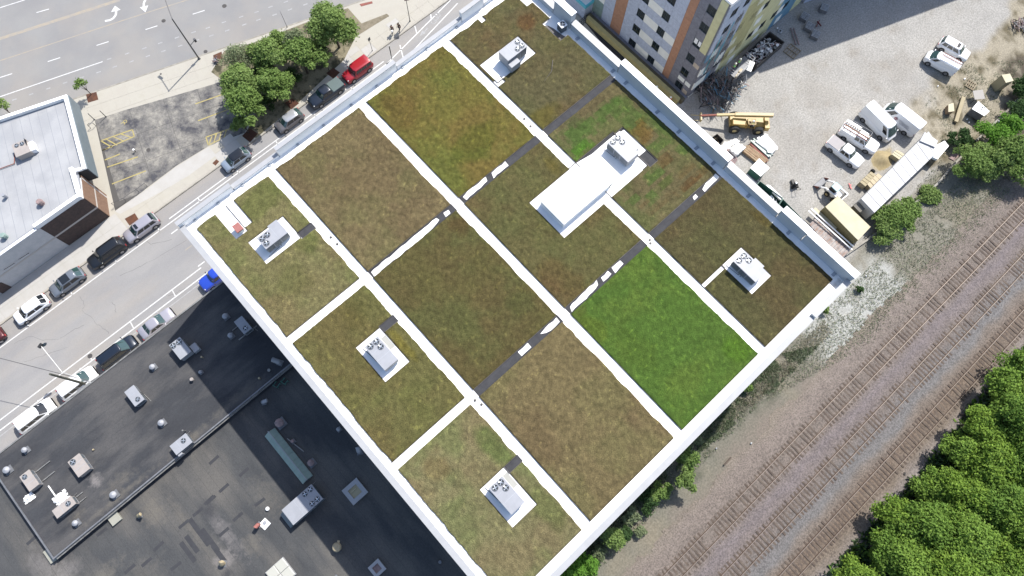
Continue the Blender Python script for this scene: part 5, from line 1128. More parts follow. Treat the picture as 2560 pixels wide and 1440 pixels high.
    MB().obox(.492*L, 0, .34, .5, .08, W*.72).build('front_bumper', M['trim'], t, local=True); MB().obox(-.496*L, 0, .36, .52, .07, W*.78).build('rear_bumper', M['trim'], t, local=True)
    if kind not in ('pickup',):
        k = MB(); zt = hb+.021
        k.box(gx[0]+.03,gx[0]+.06,-w*.8,w*.8,zt-.012,zt+.004); k.build('wiper_cowl', M['trim'], t, local=True)
    if sunroof:
        for x0, x1, yw in sunroof: MB().box(x0*L,x1*L,-yw*w,yw*w,H-.02,H+.026).build('sunroof', M['glass_dark'], t, local=True, bevel=.01)
    if rails:
        for s in (1,-1): MB().beam((xr0+.1,s*wr*.85,H+.05),(xr1-.05,s*wr*.85,H+.05),.05,.05).build('roof_rail', M['trim'], t, local=True)
    return t
NG, SG = 'cars parked along the north kerb', 'cars parked beside the felt roof building'
yn = 55.72
car('bright red boxy off roader parked first at the upper end of the row', (23.9,yn+.1), 180, 'boxy', 'red', 4.55, 1.86, grp=NG, rails=False)
pk = car('black pickup truck with a grey green bed cover parked behind the red car', (18.35,yn+.05), 180, 'pickup', 'navy', 5.5, 1.95, cat='pickup truck', grp=NG)
MB().box(-2.65,-.82,-.86,.86,1.15,1.24).build('bed_cover', mat('bed_cover', (.07,.10,.10), rough=.5), pk, local=True, bevel=.03)
car('grey compact crossover with a paler roof beside the second tree pit', (11.95,yn), 180, 'hatch', 'grey', 4.15, 1.78, roofcol='silver', grp=NG, H=1.6)
car('pale blue grey small car with a black roof', (3.1,yn), 180, 'hatch', 'bluegrey', 4.1, 1.76, roofcol='black', grp=NG, H=1.58)
car('silver white estate car with a square sunroof beside the rusty tree pit', (-11.75,yn), 180, 'suv', 'lilac', 4.75, 1.84, sunroof=((.02,.10,.42),(-.43,-.37,.6)), grp=NG, H=1.68)
car('large black sport utility vehicle between the silver car and the grey car with glass roof', (-16.9,yn), 180, 'suv', 'black', 5.0, 1.95, glassm='glass_dark', rails=True, grp=NG, H=1.82)
car('grey crossover with a long dark glass roof and dark bonnet stripe', (-22.7,yn), 180, 'hatch', 'midgrey', 4.5, 1.82, sunroof=((-.16,.08,.62),), grp=NG, H=1.6)
car('white hatchback parked last before the left edge of the photograph', (-27.85,yn-.15), 180, 'hatch', 'white', 4.45, 1.8, glassm='glass_dark', grp=NG, H=1.55)
car('dark maroon car cut off by the left edge of the photograph', (-34.2,yn-.2), 180, 'sedan', 'maroon', 4.7, 1.82, grp=NG)
ys_c = 43.75
bl = car('bright blue pickup half hidden under the white parapet', (-8.15,ys_c+.15), 180, 'pickup', 'blue', 4.9, 1.85, cat='pickup truck', grp=SG)
MB().box(-2.35,-.75,-.8,.8,1.14,1.2).build('bed_cover', CP['blue'], bl, local=True)
car('silver lilac saloon parked behind the black car, half hidden by the roof edge', (-17.4,ys_c), 0, 'sedan', 'lilac', 4.7, 1.8, grp=SG)
car('glossy dark minivan parked between the silver saloon and the white car', (-22.95,ys_c+.1), 0, 'minivan', 'navy', 4.95, 1.9, rails=True, grp=SG)
car('white minivan parked under the dark timber pole', (-28.55,ys_c+.05), 0, 'minivan', 'white', 4.75, 1.88, grp=SG, H=1.66)
car('white minivan parked last, nearest the left edge, clear of the pole', (-34.3,ys_c+.05), 0, 'minivan', 'white', 4.75, 1.9, glassm='glass_dark', grp=SG, H=1.7)
# yard vehicles: positions and headings from their two ends on the ground
YG = 'vans and trucks parked in the gravel yard'
def ends(front, rear, z=.9):
    a, b = at(*front, z), at(*rear, z); c = (a+b)/2; d = a-b; return (c.x, c.y), math.degrees(math.atan2(d.y, d.x)), d.length
def ladder(t, x0, x1, y, z, m='rust_red', w=.36):
    l = thing('ladder', 'x', 'ladder'); return l
def put_ladder(carobj, lab, x0, x1, y, z, m):
    t = thing('ladder', lab, 'ladder', carobj.location, math.degrees(carobj.rotation_euler.z), 'ladders on roof racks')
    for s in (-.2,.2): MB().beam((x0,y+s,z),(x1,y+s,z),.06,.09).build('ladder_rail', M[m], t, local=True)
    n = int((x1-x0)/.33)
    for i in range(n): MB().beam((x0+.2+i*.33,y-.2,z),(x0+.2+i*.33,y+.2,z),.05,.05).build('rung', M['sheet_white'], t, local=True)
    return t
p, a, l = ends((2416,143),(2352,106),.6); car('white sport utility vehicle parked tight against the white van with a ladder', p, a, 'suv', 'white', 4.6, 1.85, sunroof=((-.02,.07,.45),), grp=YG, H=1.7, name='parked_suv', cat='car')
p, a, l = ends((2316,140),(2385,178),.6); v = car('small white van with a red and white ladder on its roof rack', p, a, 'van', 'white', 4.7, 1.84, grp=YG, H=1.9, name='parked_van', cat='van'); put_ladder(v, 'red and white ladder on the small van', -2.3, .7, -.38, 2.02, 'rust_red'); put_ladder(v, 'second ladder lying beside the red one on the small van', -2.3, .6, .35, 2.02, 'sheet_white')
vl = car('big white van with a small red round emblem and grey lettering on its side', (76.35,.55), 0, 'tallvan', 'white', 5.6, 2.05, grp=YG, H=2.5, name='parked_van', cat='van')
p, a, l = ends((2212,268),(2290,330),.8); place(vl, (*p,0), a+180 if False else math.degrees(math.atan2(at(2212,268,.8).y-at(2290,330,.8).y, at(2212,268,.8).x-at(2290,330,.8).x)))
# emblem and faint lettering lines on the left side of the big van
k = MB()
for s in (1,):
    n = 16; k.add([(.55+.24*math.cos(2*math.pi*i/n), 1.018, 1.55+.24*math.sin(2*math.pi*i/n)) for i in range(n)], [tuple(range(n))[::-1]])
k.build('emblem', mat('emblem_red', (.30,.06,.09), rough=.5), vl, local=True)
k = MB(); k.add([(.36,1.021,1.50),(.74,1.021,1.50),(.74,1.021,1.60),(.36,1.021,1.60)], [(0,1,2,3),(3,2,1,0)]); k.build('emblem_bar', M['sheet_white'], vl, local=True)
lt = MB()
for row, (x0, wd) in enumerate(((.1,1.5),(.05,1.7),(-.1,1.4),(-.25,1.5))):
    x = x0
    while x > x0-wd:
        ww = random.uniform(.05,.14); z = 1.72-row*.17; lt.add([(x,1.02,z),(x-ww,1.02,z),(x-ww,1.02,z+.09),(x,1.02,z+.09)], [(0,1,2,3),(3,2,1,0)]); x -= ww+.05
lt.build('lettering', mat('faded_lettering', (.42,.43,.48), rough=.6), vl, local=True)
p, a, l = ends((2226,342),(2163,278),.8); car('tall white panel van between the ladder truck and the van with the emblem', p, a, 'tallvan', 'white', 5.7, 2.0, grp=YG, H=2.55, name='parked_van', cat='van')
p, a, l = ends((2188,372),(2106,322),.7); v = car('white service truck with utility boxes, carrying ladders on its rack', p, a, 'pickup', 'white', 5.7, 2.0, cat='pickup truck', grp=YG, name='service_truck')
MB().box(-2.8,-.62,-1.0,-.42,.75,1.75).build('utility_box', CP['white'], v, local=True, bevel=.03); MB().box(-2.8,-.62,.42,1.0,.75,1.75).build('utility_box', CP['white'], v, local=True, bevel=.03); MB().box(-2.7,-.64,-.41,.41,.8,1.5).build('bed_cover', M['sheet_white'], v, local=True)
k = MB()
for x in (-2.6,-1.6,-.6,.9): k.beam((x,-.95,2.05),(x,.95,2.05),.06,.06)
for s in (-.95,.95): k.beam((-2.6,s,2.05),(.9,s,2.05),.05,.05); [k.beam((x,s,1.7),(x,s,2.05),.05,.05) for x in (-2.6,-.6,.9)]
k.build('ladder_rack', M['grey_metal'], v, local=True); put_ladder(v, 'pinkish ladder on the service truck rack', -2.9, .9, -.6, 2.15, 'rust_red'); put_ladder(v, 'second ladder next to the pinkish one on the service truck rack', -2.7, 1.0, -.05, 2.13, 'lumber')
p, a, l = ends((2152,412),(2072,350),.7); v = car('white double cab pickup with a grey bed cover, nearest the skid steer loader', p, a, 'pickup', 'white', 5.5, 1.92, cat='pickup truck', grp=YG, name='parked_pickup')
MB().box(-2.65,-.8,-.84,.84,1.15,1.22).build('bed_cover', mat('grey_bed_cover', SL(196,190,194), rough=.6), v, local=True, bevel=.02)

# telehandler
a_, b_ = at(1815,318,.5), at(1915,316,.5); c = at(1865,305,1.0)
t = thing('telehandler', 'yellow telehandler with its long boom stretched out towards the white roof', 'telehandler', (c.x,c.y,0), math.degrees(math.atan2(at(1720,285,2.2).y-at(1930,285,3.4).y, at(1720,285,2.2).x-at(1930,285,3.4).x)))
MB().box(-2.6,2.3,-.75,.75,.65,1.25).build('chassis', M['yellow_mach'], t, local=True, bevel=.06)
MB().box(-1.9,.9,.2,1.1,1.0,1.75).build('engine_cover', M['yellow_mach'], t, local=True, bevel=.08) if 0 else MB().box(.2,2.1,-.1,.95,1.1,1.75).build('engine_cover', M['yellow_mach'], t, local=True, bevel=.08)
MB().box(-3.1,-2.4,-.7,1.1,.7,1.5).build('counterweight', M['yellow_mach'], t, local=True, bevel=.06)
MB().beam((-3.2,-.35,2.5),(1.9,-.35,2.1),.42,.5).build('boom', M['cream_mach'], t, local=True); MB().beam((1.7,-.35,2.13),(4.3,-.35,1.75),.30,.34).build('boom_stage', M['cream_mach'], t, local=True); MB().beam((4.1,-.35,1.78),(6.4,-.35,1.35),.22,.24).build('boom_tip', M['rust_red'], t, local=True)
MB().beam((6.3,-.9,1.1),(6.3,.3,1.1),.2,.6).beam((6.4,-.7,.85),(7.6,-.7,.85),.1,.06).beam((6.4,.1,.85),(7.6,.1,.85),.1,.06).build('fork_carriage', M['cream_mach'], t, local=True)
for x, y in ((1.6,-1.05),(-1.7,-1.05),(1.6,1.15),(-1.7,1.15)):
    w_ = MB().tube((x,y-.22,.74),(x,y+.22,.74),.74,20).build('wheel', M['tyre'], t, local=True); MB().tube((x,y-.24,.74),(x,y+.24,.74),.3,12).build('rim', M['cream_mach'], w_, local=True)
k = MB()
for x, y in ((-1.0,.25),(-1.0,1.1),(.15,.25),(.15,1.1)): k.beam((x,y,1.1),(x*.85,y,2.3),.08,.08)
for z in (2.3,): k.beam((-.85,.25,z),(-.85,1.1,z),.08,.08); k.beam((.13,.25,z),(.13,1.1,z),.08,.08); k.beam((-.85,.25,z),(.13,.25,z),.08,.08); k.beam((-.85,1.1,z),(.13,1.1,z),.08,.08)
for y in (.45,.68,.9): k.beam((-.85,y,2.3),(-.2,y,2.3),.06,.05)
k.build('cab_frame', M['yellow_mach'], t, local=True)
MB().box(-.9,-.4,.4,.95,1.2,1.6).build('seat', M['trim'], t, local=True)
tele = t
# skid steer loader
pb = at(2052,452,.4); pr = at(2100,495,.6); hd = math.degrees(math.atan2(pb.y-pr.y, pb.x-pr.x)); c = at(2082,478,.8)
t = thing('skid_steer_loader', 'small white skid steer loader with a teal cab roof and a raised bucket', 'loader', (c.x,c.y,0), hd)
MB().box(-1.5,.6,-.55,.55,.35,1.15).build('body', M['white_paint'], t, local=True, bevel=.06)
MB().box(-.35,.6,-.48,.48,1.15,1.95).build('cab', M['dark_open'], t, local=True, bevel=.06); MB().box(-.5,.6,-.55,.55,1.951,2.05).build('cab_roof', mat('teal_roof', (.13,.24,.26), rough=.4), t, local=True, bevel=.05)
MB().box(-1.7,-1.2,-.6,.6,.9,1.4).build('engine_cover', M['trim'], t, local=True)
for s in (-.72,.72):
    MB().beam((-1.6,s,1.5),(.9,s,1.25),.16,.2).beam((.9,s,1.25),(1.55,s,.5),.14,.18).build('lift_arm', M['white_paint'], t, local=True)
    for x in (-.95,.25): w_ = MB().tube((x,s*.9-.12,.4),(x,s*.9+.12,.4),.4,16).build('wheel', M['tyre'], t, local=True); MB().tube((x,s*.9-.14,.4),(x,s*.9+.14,.4),.2,10).build('rim', M['cream_mach'], w_, local=True)
MB().beam((-1.62,-.7,1.5),(-1.62,.7,1.5),.12,.12).build('cross_bar', M['white_paint'], t, local=True)
k = MB(); k.loft([[(1.5,s,.15),(2.3,s,.1),(2.25,s,.18),(1.65,s,.3),(1.6,s,.85),(1.5,s,.85)] for s in (-1.0,1.0)]); k.build('bucket', M['grey_metal'], t, local=True)
for s in (-1.0,.97): MB().add([(1.5,s,.15),(2.3,s,.1),(1.6,s,.85),(1.5,s+.03,.15),(2.3,s+.03,.1),(1.6,s+.03,.85)], [(0,1,2),(5,4,3),(0,3,4,1),(1,4,5,2),(2,5,3,0)]).build('bucket_side', M['rust_red'], t, local=True)
k = MB(); c = at(2126,465,.15); tag(k.obox(c.x,c.y,.08,.14,.9,.09,65).obox(c.x,c.y,.14,.2,.5,.09,20).build('red_bar', mat('red_paint', (.5,.04,.05), rough=.5)), 'red metal bar lying on the gravel beside the loader', 'bar')
# compact black machine standing in the yard
c = at(1988,462,.5); t = thing('plate_compactor', 'small black wheeled machine with a pale engine top standing alone in the yard', 'machine', (c.x,c.y,0), 60)
MB().box(-.35,.35,-.3,.3,.12,.5).build('base', M['trim'], t, local=True, bevel=.04); MB().ball(0,0,.75,.3,.28,.28).build('engine', M['trim'], t, local=True); MB().ball(.05,.03,.98,.17,.15,.1).build('engine_top', M['sheet_white'], t, local=True)
for s in (-.25,.25): MB().tube((-.3,s,.5),(-1.0,s,1.0),.03).build('handle', M['trim'], t, local=True)
MB().tube((-1.0,-.25,1.0),(-1.0,.25,1.0),.03).build('grip', M['trim'], t, local=True)
for s in (-.38,.38): MB().tube((-.2,s-.05,.22),(-.2,s+.05,.22),.22,12).build('wheel', M['tyre'], t, local=True)
MB().box(.4,.9,-.2,.2,.05,.35).build('jerrycan', M['trim'], t, local=True)
# ------------------------------------------------------------------ containers, stores and clutter in the yard
def quad_thing(name, lab, cat, pts, z):
    P = [at(*p, z) for p in pts]; c = sum(P, Vector())/len(P); t = thing(name, lab, cat, (c.x, c.y, 0)); return t, [(p.x, p.y) for p in P]
t, P = quad_thing('site_trailer', 'long white roofed trailer standing beside the low concrete wall', 'trailer', ((2153,497),(2322,328),(2352,372),(2186,532)), 2.7)
MB().prism(P, .5, 2.55).build('body', M['block_grey'], t); 
A, B_, C_, D_ = [Vector(p) for p in P]
for i in range(11):
    f = lambda u, a, b: a+(b-a)*u
    u0, u1 = i/11+.002, (i+1)/11-.002
    MB().prism([tuple(f(u0,A,B_)), tuple(f(u1,A,B_)), tuple(f(u1,D_,C_)), tuple(f(u0,D_,C_))], 2.551, 2.68+.012*(i%2)).build('roof_panel', M['trailer_white'], t)
q, qp = quad_thing('flat_cover', 'x', 'x', ((2310,345),(2330,322),(2350,336),(2333,356)), 2.2); bpy.data.objects.remove(q)
MB().prism([xy(*p, 2.9) for p in ((2300,352),(2312,330),(2345,352),(2338,368))], 2.7, 2.9).build('roof_step', M['trailer_white'], t)
MB().prism([xy(*p, 1.6) for p in ((2342,362),(2362,352),(2372,365),(2344,398),(2330,392))], 1.2, 1.6).build('end_platform', M['sheet_white'], t)
MB().prism([xy(*p, 1.9) for p in ((2133,514),(2156,500),(2172,516),(2150,531))], .4, 1.9).build('end_box', mat('dull_tan_box', SL(150,145,135), rough=.8), t)
for u in (.08,.3,.7,.92): p = A.lerp(D_,.5)+(B_-A)*u; MB().obox(p.x,p.y,0,.5,.8,1.9,0).build('support', M['trim'], t)
t, P = quad_thing('storage_container', 'cream yellow shipping container beside the flat trailer of steel', 'container', ((2064,517),(2095,490),(2176,567),(2145,600)), 2.6)
MB().prism(P, .15, 2.5).build('body', M['beige_side'], t)
MB().prism([tuple(Vector(p)*1.0+(Vector(p)-sum((Vector(q_) for q_ in P), Vector((0,0)))/4)*.01) for p in P], 2.501, 2.6).build('roof', M['beige_box'], t)
A, B_, C_, D_ = [Vector(p) for p in P]; rb = MB(); n_ = 26
for i in range(n_):     # corrugated side towards the flat trailer
    u0, u1 = (i+.15)/n_, (i+.6)/n_; e = (A-B_).normalized()*.05
    rb.prism([tuple(A.lerp(D_,u0)), tuple(A.lerp(D_,u1)), tuple(A.lerp(D_,u1)+e), tuple(A.lerp(D_,u0)+e)], .25, 2.45)
rb.build('corrugation', M['beige_side'], t)
for a, b in ((A,D_),(B_,C_)):
    for p in (a,b): MB().obox(p.x,p.y,.0,2.62,.12,.12).build('corner_post', M['beige_side'], t)
t, P = quad_thing('flat_trailer', 'old flat steel trailer with a patchy pale rusty deck', 'trailer', ((2024,560),(2048,535),(2128,624),(2100,652)), 1.1)
MB().prism(P, .75, 1.0).build('frame', M['grey_metal'], t); A, B_, C_, D_ = [Vector(p) for p in P]
deckm = [mat('worn_deck', SL(232,226,220), SL(190,160,144), scale=1.6, c3=SL(150,110,96), scale3=.9, amt3=.5, rough=.9, fine=.1)]
for i in range(14):
    u0, u1 = i/14+.006, (i+1)/14-.006
    MB().prism([tuple(A.lerp(D_,u0)), tuple(A.lerp(D_,u1)), tuple(B_.lerp(C_,u1)), tuple(B_.lerp(C_,u0))], 1.001, 1.05+.015*(i%2)).build('deck_plank', deckm[0], t)
for u in (.15,.75,.85):
    for s in (.1,.9): p = A.lerp(D_,u).lerp(B_.lerp(C_,u), s); MB().tube((p.x-.15,p.y,.4),(p.x+.15,p.y,.4),.4,14).build('wheel', M['tyre'], t)
for i, (p, q_) in enumerate((((2021,527),(2130,624)),((2027,521),(2133,616)))):
    a, b = at(*p,1.5), at(*q_,1.35); tag(MB().beam(tuple(a),tuple(b),.14,.14).build('steel_tube', M['sheet_white']), ('long white tube across the flat trailer, on the side of the tall white roof','long white tube across the flat trailer, on the container side')[i], 'tube', 'long tubes on the flat trailer')
a, b = at(2035,522,1.2), at(2090,572,1.2); tag(MB().beam(tuple(a),tuple(b),.55,.1).build('panel_sheet', M['beige_box']), 'narrow cream sheet lying between the tubes and the container', 'sheet')
# low concrete wall along the yard
w = thing('boundary_wall', 'low worn concrete wall between the yard and the railway strip', 'wall', (70,-9,0)); pts = [(2075,670),(2110,640),(2170,598),(2250,540),(2345,458),(2372,425),(2440,352),(2520,275),(2600,190)]
for i in range(len(pts)-1):
    a, b = at(*pts[i],.25), at(*pts[i+1],.25); n = max(1, int((b-a).length/2.4))
    for j in range(n):
        p, q_ = a.lerp(b, j/n+.004), a.lerp(b, (j+1)/n-.004); MB().beam((p.x,p.y,.2),(q_.x,q_.y,.2),.26,.42).build('wall_block', M['kerb'], w)
# table, generator, boxes, planks at the right
def tilt_box(name, lab, cat, pts, z0, z1, top, side, part='lid', grp=None):
    t, P = quad_thing(name, lab, cat, pts, z1); c = sum((Vector(p) for p in P), Vector((0,0)))/len(P)
    MB().prism([tuple(c+(Vector(p)-c)*.97) for p in P], z0, z1-.06).build('body', M[side], t); MB().prism(P, z1-.058, z1).build(part, M[top], t); return t, P
t, P = tilt_box('generator', 'white topped generator box with a round black fan near the low wall', 'generator', ((2430,272),(2446,253),(2474,278),(2461,290)), .2, 1.5, 'sheet_white', 'grey_metal'); cx = sum(p[0] for p in P)/4; cy = sum(p[1] for p in P)/4
fan(t, cx+.25, cy-.1, 1.5, .32, local=False) if False else None
f = MB().cyl(cx+.3,cy-.15,1.47,1.512,.34,20).build('fan', M['fan_dark'], t); k = MB()
for i in range(4): a = i*math.pi/2+.5; k.face([(cx+.3,cy-.15,1.53),(cx+.3+.3*math.cos(a-.3),cy-.15+.3*math.sin(a-.3),1.53),(cx+.3+.3*math.cos(a+.3),cy-.15+.3*math.sin(a+.3),1.54)])
k.build('fan_blades', M['fan_blade'], f)
t, P = quad_thing('work_table', 'pale grey square table standing beside the generator', 'table', ((2432,227),(2457,224),(2463,247),(2437,249)), 1.0); MB().prism(P, .95, 1.0).build('tabletop', mat('table_top', SL(205,200,194), rough=.7), t)
for p in P: MB().obox(p[0]*.97+cx*.0+t.location.x*.03, p[1]*.97+t.location.y*.03,0,.95,.06,.06).build('leg', M['trim'], t)
tilt_box('site_toilet', 'tall white topped cabin with an olive side at the edge of the scrub', 'cabin', ((2504,187),(2525,184),(2534,202),(2515,207)), 0, 2.3, 'beige_box', 'skylight_y')
tilt_box('small_hutch', 'small cream topped box on the soil left of the plank', 'box', ((2371,261),(2384,257),(2386,278),(2371,280)), .1, .9, 'beige_box', 'lumber')
a, b = at(2408,243,.25), at(2389,305,.25); tag(MB().beam(tuple(a),tuple(b),.5,.3).build('timber_beam', M['plywood']), 'long pale timber beam lying on the soil', 'beam')
def pallet(pts_c, deg, lab, z=0, s=1.2, m='pallet'):
    c = at(*pts_c, .15+z); t = thing('pallet', lab, 'pallet', (c.x,c.y,z), deg, 'wooden pallets in the yard')
    for i in range(5): MB().obox(0,-s/2+.07+i*(s-.14)/4,.10,.13,s,.13).build('board', M[m], t, local=True)
    for i in range(3): MB().obox(-s/2+.05+i*(s-.1)/2,0,.0,.10,.09,s).build('bearer', M[m], t, local=True)
    return t
pallet((2428,212), 10, 'pallet lying on the soil above the grey table', s=1.3); pallet((1981,127), 5, 'large pallet lying inside the shadow edge by the skip of rubble', s=1.9)
for i, (x, y, lab) in enumerate(((2013,40,'shaded stack of metal grilles nearest the tower'),(2025,65,'shaded stack of metal grilles in the middle of the group'),(2040,85,'shaded stack of metal grilles farthest from the tower'),(2062,18,'pair of grille stacks at the top edge of the yard'))):
    c = at(x, y, .6); t = thing('grille_stack', lab, 'stack', (c.x,c.y,0), 12+i*4, 'stacks of grilles in the shadow')
    MB().obox(0,0,0,.6,1.3,1.1).build('stack_body', M['grey_metal'], t, local=True)
    for j in range(6): MB().obox(-.55+j*.22,0,.601,.66,.07,1.15).build('bar', M['debris'], t, local=True)
for i, (p, q_) in enumerate((((1977,70),(1990,112)),((1984,70),(1998,112)))):
    a, b = at(*p,.15), at(*q_,.15); tag(MB().beam(tuple(a),tuple(b),.12,.12).build('steel_pipe', M['timber_waste']), ('brown pipe in the shadow, the one nearer the tower','brown pipe in the shadow, the one farther from the tower')[i], 'pipe', 'two pipes in the shadow')
k = MB(); c = at(2048,60,.3); k.beam((c.x-.6,c.y,.2),(c.x+.6,c.y+.4,.2),.1,.2).beam((c.x,c.y-.4,.25),(c.x+.2,c.y+.5,.25),.1,.2); tag(k.build('pallet_truck', mat('dark_red_metal', (.12,.02,.02), rough=.6)), 'dark red hand truck in the shadow beside the grille stacks', 'hand truck')
c = at(1953,74,.4); t = thing('fixing_bracket','small pale square ring lying by the foot of the tower','bracket',(c.x,c.y,0),20); MB().obox(0,0,0,.1,.6,.6).build('plate', M['debris'], t, local=True); MB().obox(0,0,.101,.14,.25,.25).build('hole', M['trim'], t, local=True)
# skip filled with rubble
def skip(name, lab, pts, h, m, fillm, n, seed, cat='skip', fill=.85):
    t, P = quad_thing(name, lab, cat, pts, h); c = sum((Vector(p) for p in P), Vector((0,0)))/len(P); k = MB(); n4 = len(P)
    for i in range(n4):
        a, b = Vector(P[i]), Vector(P[(i+1)%n4]); ai, bi = c+(a-c)*.95, c+(b-c)*.95
        k.add([(*a,.1),(*b,.1),(*b,h),(*a,h),(*ai,.1),(*bi,.1),(*bi,h),(*ai,h)], [(0,1,2,3),(7,6,5,4),(3,2,6,7)])
    k.prism([tuple(c+(Vector(p)-c)*.97) for p in P], .05, .15); k.build('tub', M[m], t)
    rs = random.Random(seed); mbs = [MB() for _ in fillm]
    for i in range(n):
        u, v = rs.uniform(.08,.92), rs.uniform(.1,.9); p = Vector(P[0]).lerp(Vector(P[1]),u).lerp(Vector(P[3]).lerp(Vector(P[2]),u), v); a = rs.uniform(0,3.14); l = rs.uniform(.2,.9); z = h*fill*rs.uniform(.75,1.1)
        mb = mbs[rs.randrange(len(mbs))]
        if rs.random() < .8: mb.beam((p.x-l/2*math.cos(a),p.y-l/2*math.sin(a),z),(p.x+l/2*math.cos(a),p.y+l/2*math.sin(a),z+rs.uniform(-.15,.15)),rs.uniform(.05,.12),rs.uniform(.03,.1))
        else: mb.ball(p.x,p.y,z,rs.uniform(.12,.34),rs.uniform(.12,.34),rs.uniform(.05,.1),7,4,.3)
    for mb, f in zip(mbs, fillm): mb.build('rubbish', M[f], t, kind='stuff')
    return t
skip('rubble_skip', 'dark skip heaped with pale rubble and timber at the foot of the tower', ((1858,138),(1925,78),(1962,105),(1893,165)), 1.5, 'dump_dark', ['debris','timber_waste','sheet_white','debris'], 130, 4)
skip('small_dark_bin', 'small dark open bin beside the white parapet and the telehandler', ((1775,347),(1793,334),(1810,350),(1794,368)), 1.1, 'dump_dark', ['cream_cap','lumber'], 12, 5, 'bin', .4)
skip('green_skip', 'long dark green skip directly below the white parapet', ((1888,466),(1899,452),(1958,495),(1945,518)), 1.4, 'green_bin', ['sheet_white','green_bin','debris'], 22, 6, 'skip', .55)
skip('green_skip', 'second dark green skip, lower down along the white parapet', ((1944,517),(1957,497),(2004,545),(1992,556)), 1.4, 'green_bin', ['green_bin','debris'], 12, 7, 'skip', .45)
t, P = quad_thing('foam_board', 'long white foam board leaning along the green skip', 'board', ((1915,462),(1925,463),(1958,495),(1957,501),(1950,498)), 1.2); MB().prism(P, .9, 1.2).build('board', M['sheet_white'], t)
tilt_box('storage_cube', 'white topped crate with a dark green side next to the parapet', 'crate', ((1876,420),(1898,396),(1924,420),(1902,441)), .1, 2.2, 'sheet_white', 'green_bin')
t, P = quad_thing('steel_ramp', 'grey ribbed ramp at the side of the white topped crate', 'ramp', ((1861,443),(1872,428),(1896,452),(1886,466)), .8); MB().prism(P, .2, .8).build('deck', M['grey_metal'], t)
for i in range(3): a, b = Vector(P[0]).lerp(Vector(P[1]), i/2), Vector(P[3]).lerp(Vector(P[2]), i/2); MB().beam((*a,.83),(*b,.83),.07,.06).build('rib', M['sheet_white'], t)
# lumber and sheet stacks
def stack(lab, pts, h, m, n, nm='lumber_stack', cat='lumber', part='board', axis=0):
    t, P = quad_thing(nm, lab, cat, pts, h); A, B_, C_, D_ = [Vector(p) for p in P]; rs = random.Random(len(lab))
    MB().prism(P, .05, h-.12).build('lower_layers', M[m], t)
    for i in range(n):
        u0, u1 = i/n+.012, (i+1)/n-.012; e = rs.uniform(-.06,.06); f = rs.uniform(-.05,.05)
        MB().prism([tuple(A.lerp(B_,u0).lerp(D_.lerp(C_,u0),e)), tuple(A.lerp(B_,u1).lerp(D_.lerp(C_,u1),e)), tuple(A.lerp(B_,u1).lerp(D_.lerp(C_,u1),1+f)), tuple(A.lerp(B_,u0).lerp(D_.lerp(C_,u0),1+f))], h-.118, h-rs.uniform(0,.06)).build(part, M[m], t)
    return t
stack('stack of reddish timbers running towards the white crate', ((1855,375),(1873,362),(1922,400),(1902,412)), .5, 'lumber', 9)
stack('narrow dark timber stack between the parapet and the wrapped bundle', ((1808,380),(1826,372),(1845,398),(1832,412)), .4, 'timber_waste', 5)
stack('long grey brown boards between the two white bundles', ((1875,358),(1884,352),(1921,398),(1914,406)), .45, 'rust_red', 4)
def bundle(lab, pts, h, seed, m='sheet_white'):
    t, P = quad_thing('wrapped_bundle', lab, 'bundle', pts, h); MB().prism(P, 0, h).build('wrap', M[m], t, bevel=.08)
    rs = random.Random(seed); k = MB()
    for i in range(8):
        u, v = rs.random(), rs.random(); A, B_, C_, D_ = [Vector(p) for p in P]; p = A.lerp(B_,u).lerp(D_.lerp(C_,u),v); k.obox(p.x,p.y,h,h+rs.uniform(.04,.12),rs.uniform(.3,.7),rs.uniform(.2,.5),rs.uniform(0,90))
    k.build('loose_sheet', M[m], t); return t
bundle('white wrapped bundle between the small dark bin and the timbers', ((1825,372),(1843,356),(1866,368),(1842,388)), .9, 1)
bundle('flat white sheeting lying left of the wrapped bundle', ((1797,366),(1838,346),(1846,352),(1810,380)), .2, 2)
bundle('white topped bundle of panels nearest the open gravel', ((1888,352),(1915,333),(1946,368),(1930,384)), .8, 3)
stack('green grey boards with white ends beside the panel bundle', ((1878,353),(1888,347),(1932,384),(1921,392)), .6, 'skylight_g', 4, 'board_stack', 'boards')
# cream stacks by the long trailer
stack('cream board pile against the long trailer, nearest the loader', ((2150,455),(2178,428),(2190,436),(2164,466)), 1.0, 'plywood', 5, 'board_pile', 'boards')
stack('pale board pile lying beside the trailer end', ((2168,460),(2196,432),(2208,442),(2180,474)), .9, 'cream_cap', 4, 'board_pile', 'boards')
stack('cream corrugated sheet pile leaning near the parked vans', ((2229,385),(2243,374),(2263,386),(2250,400)), .9, 'beige_box', 6, 'sheet_pile', 'sheets')
c = at(2205,400,0); k = MB(); sp_ = grid_mesh('sand', np.linspace(c.x-2.0,c.x+2.0,24), np.linspace(c.y-1.6,c.y+1.6,20), lambda x, y: np.maximum(-.05, .75*np.exp(-(((x-c.x)/1.0)**2+((y-c.y)/.8)**2))+(fbm(x,y,.5,3)-.5)*.1-.08), mats=[mat('sand', SL(214,196,152), SL(196,178,136), scale=3, rough=.95, fine=.15, fscale=12)])
tag(link('sand_pile', sp_), 'low heap of yellow sand between the parked trucks and the trailer', 'sand pile', kind=None)
c = at(2182,428,.3); tag(MB().tube((c.x-.12,c.y,.3),(c.x+.12,c.y,.3),.32,14).build('discarded_rubber_tyre', M['tyre']), 'loose tyre at the end of the cream board pile', 'tyre')
c = at(2410,330,.1); t = thing('excavated_pit', 'dark rust lined hole in the soil at the end of the trailer', 'pit', (at(2385,385).x, at(2385,385).y,0), 0)
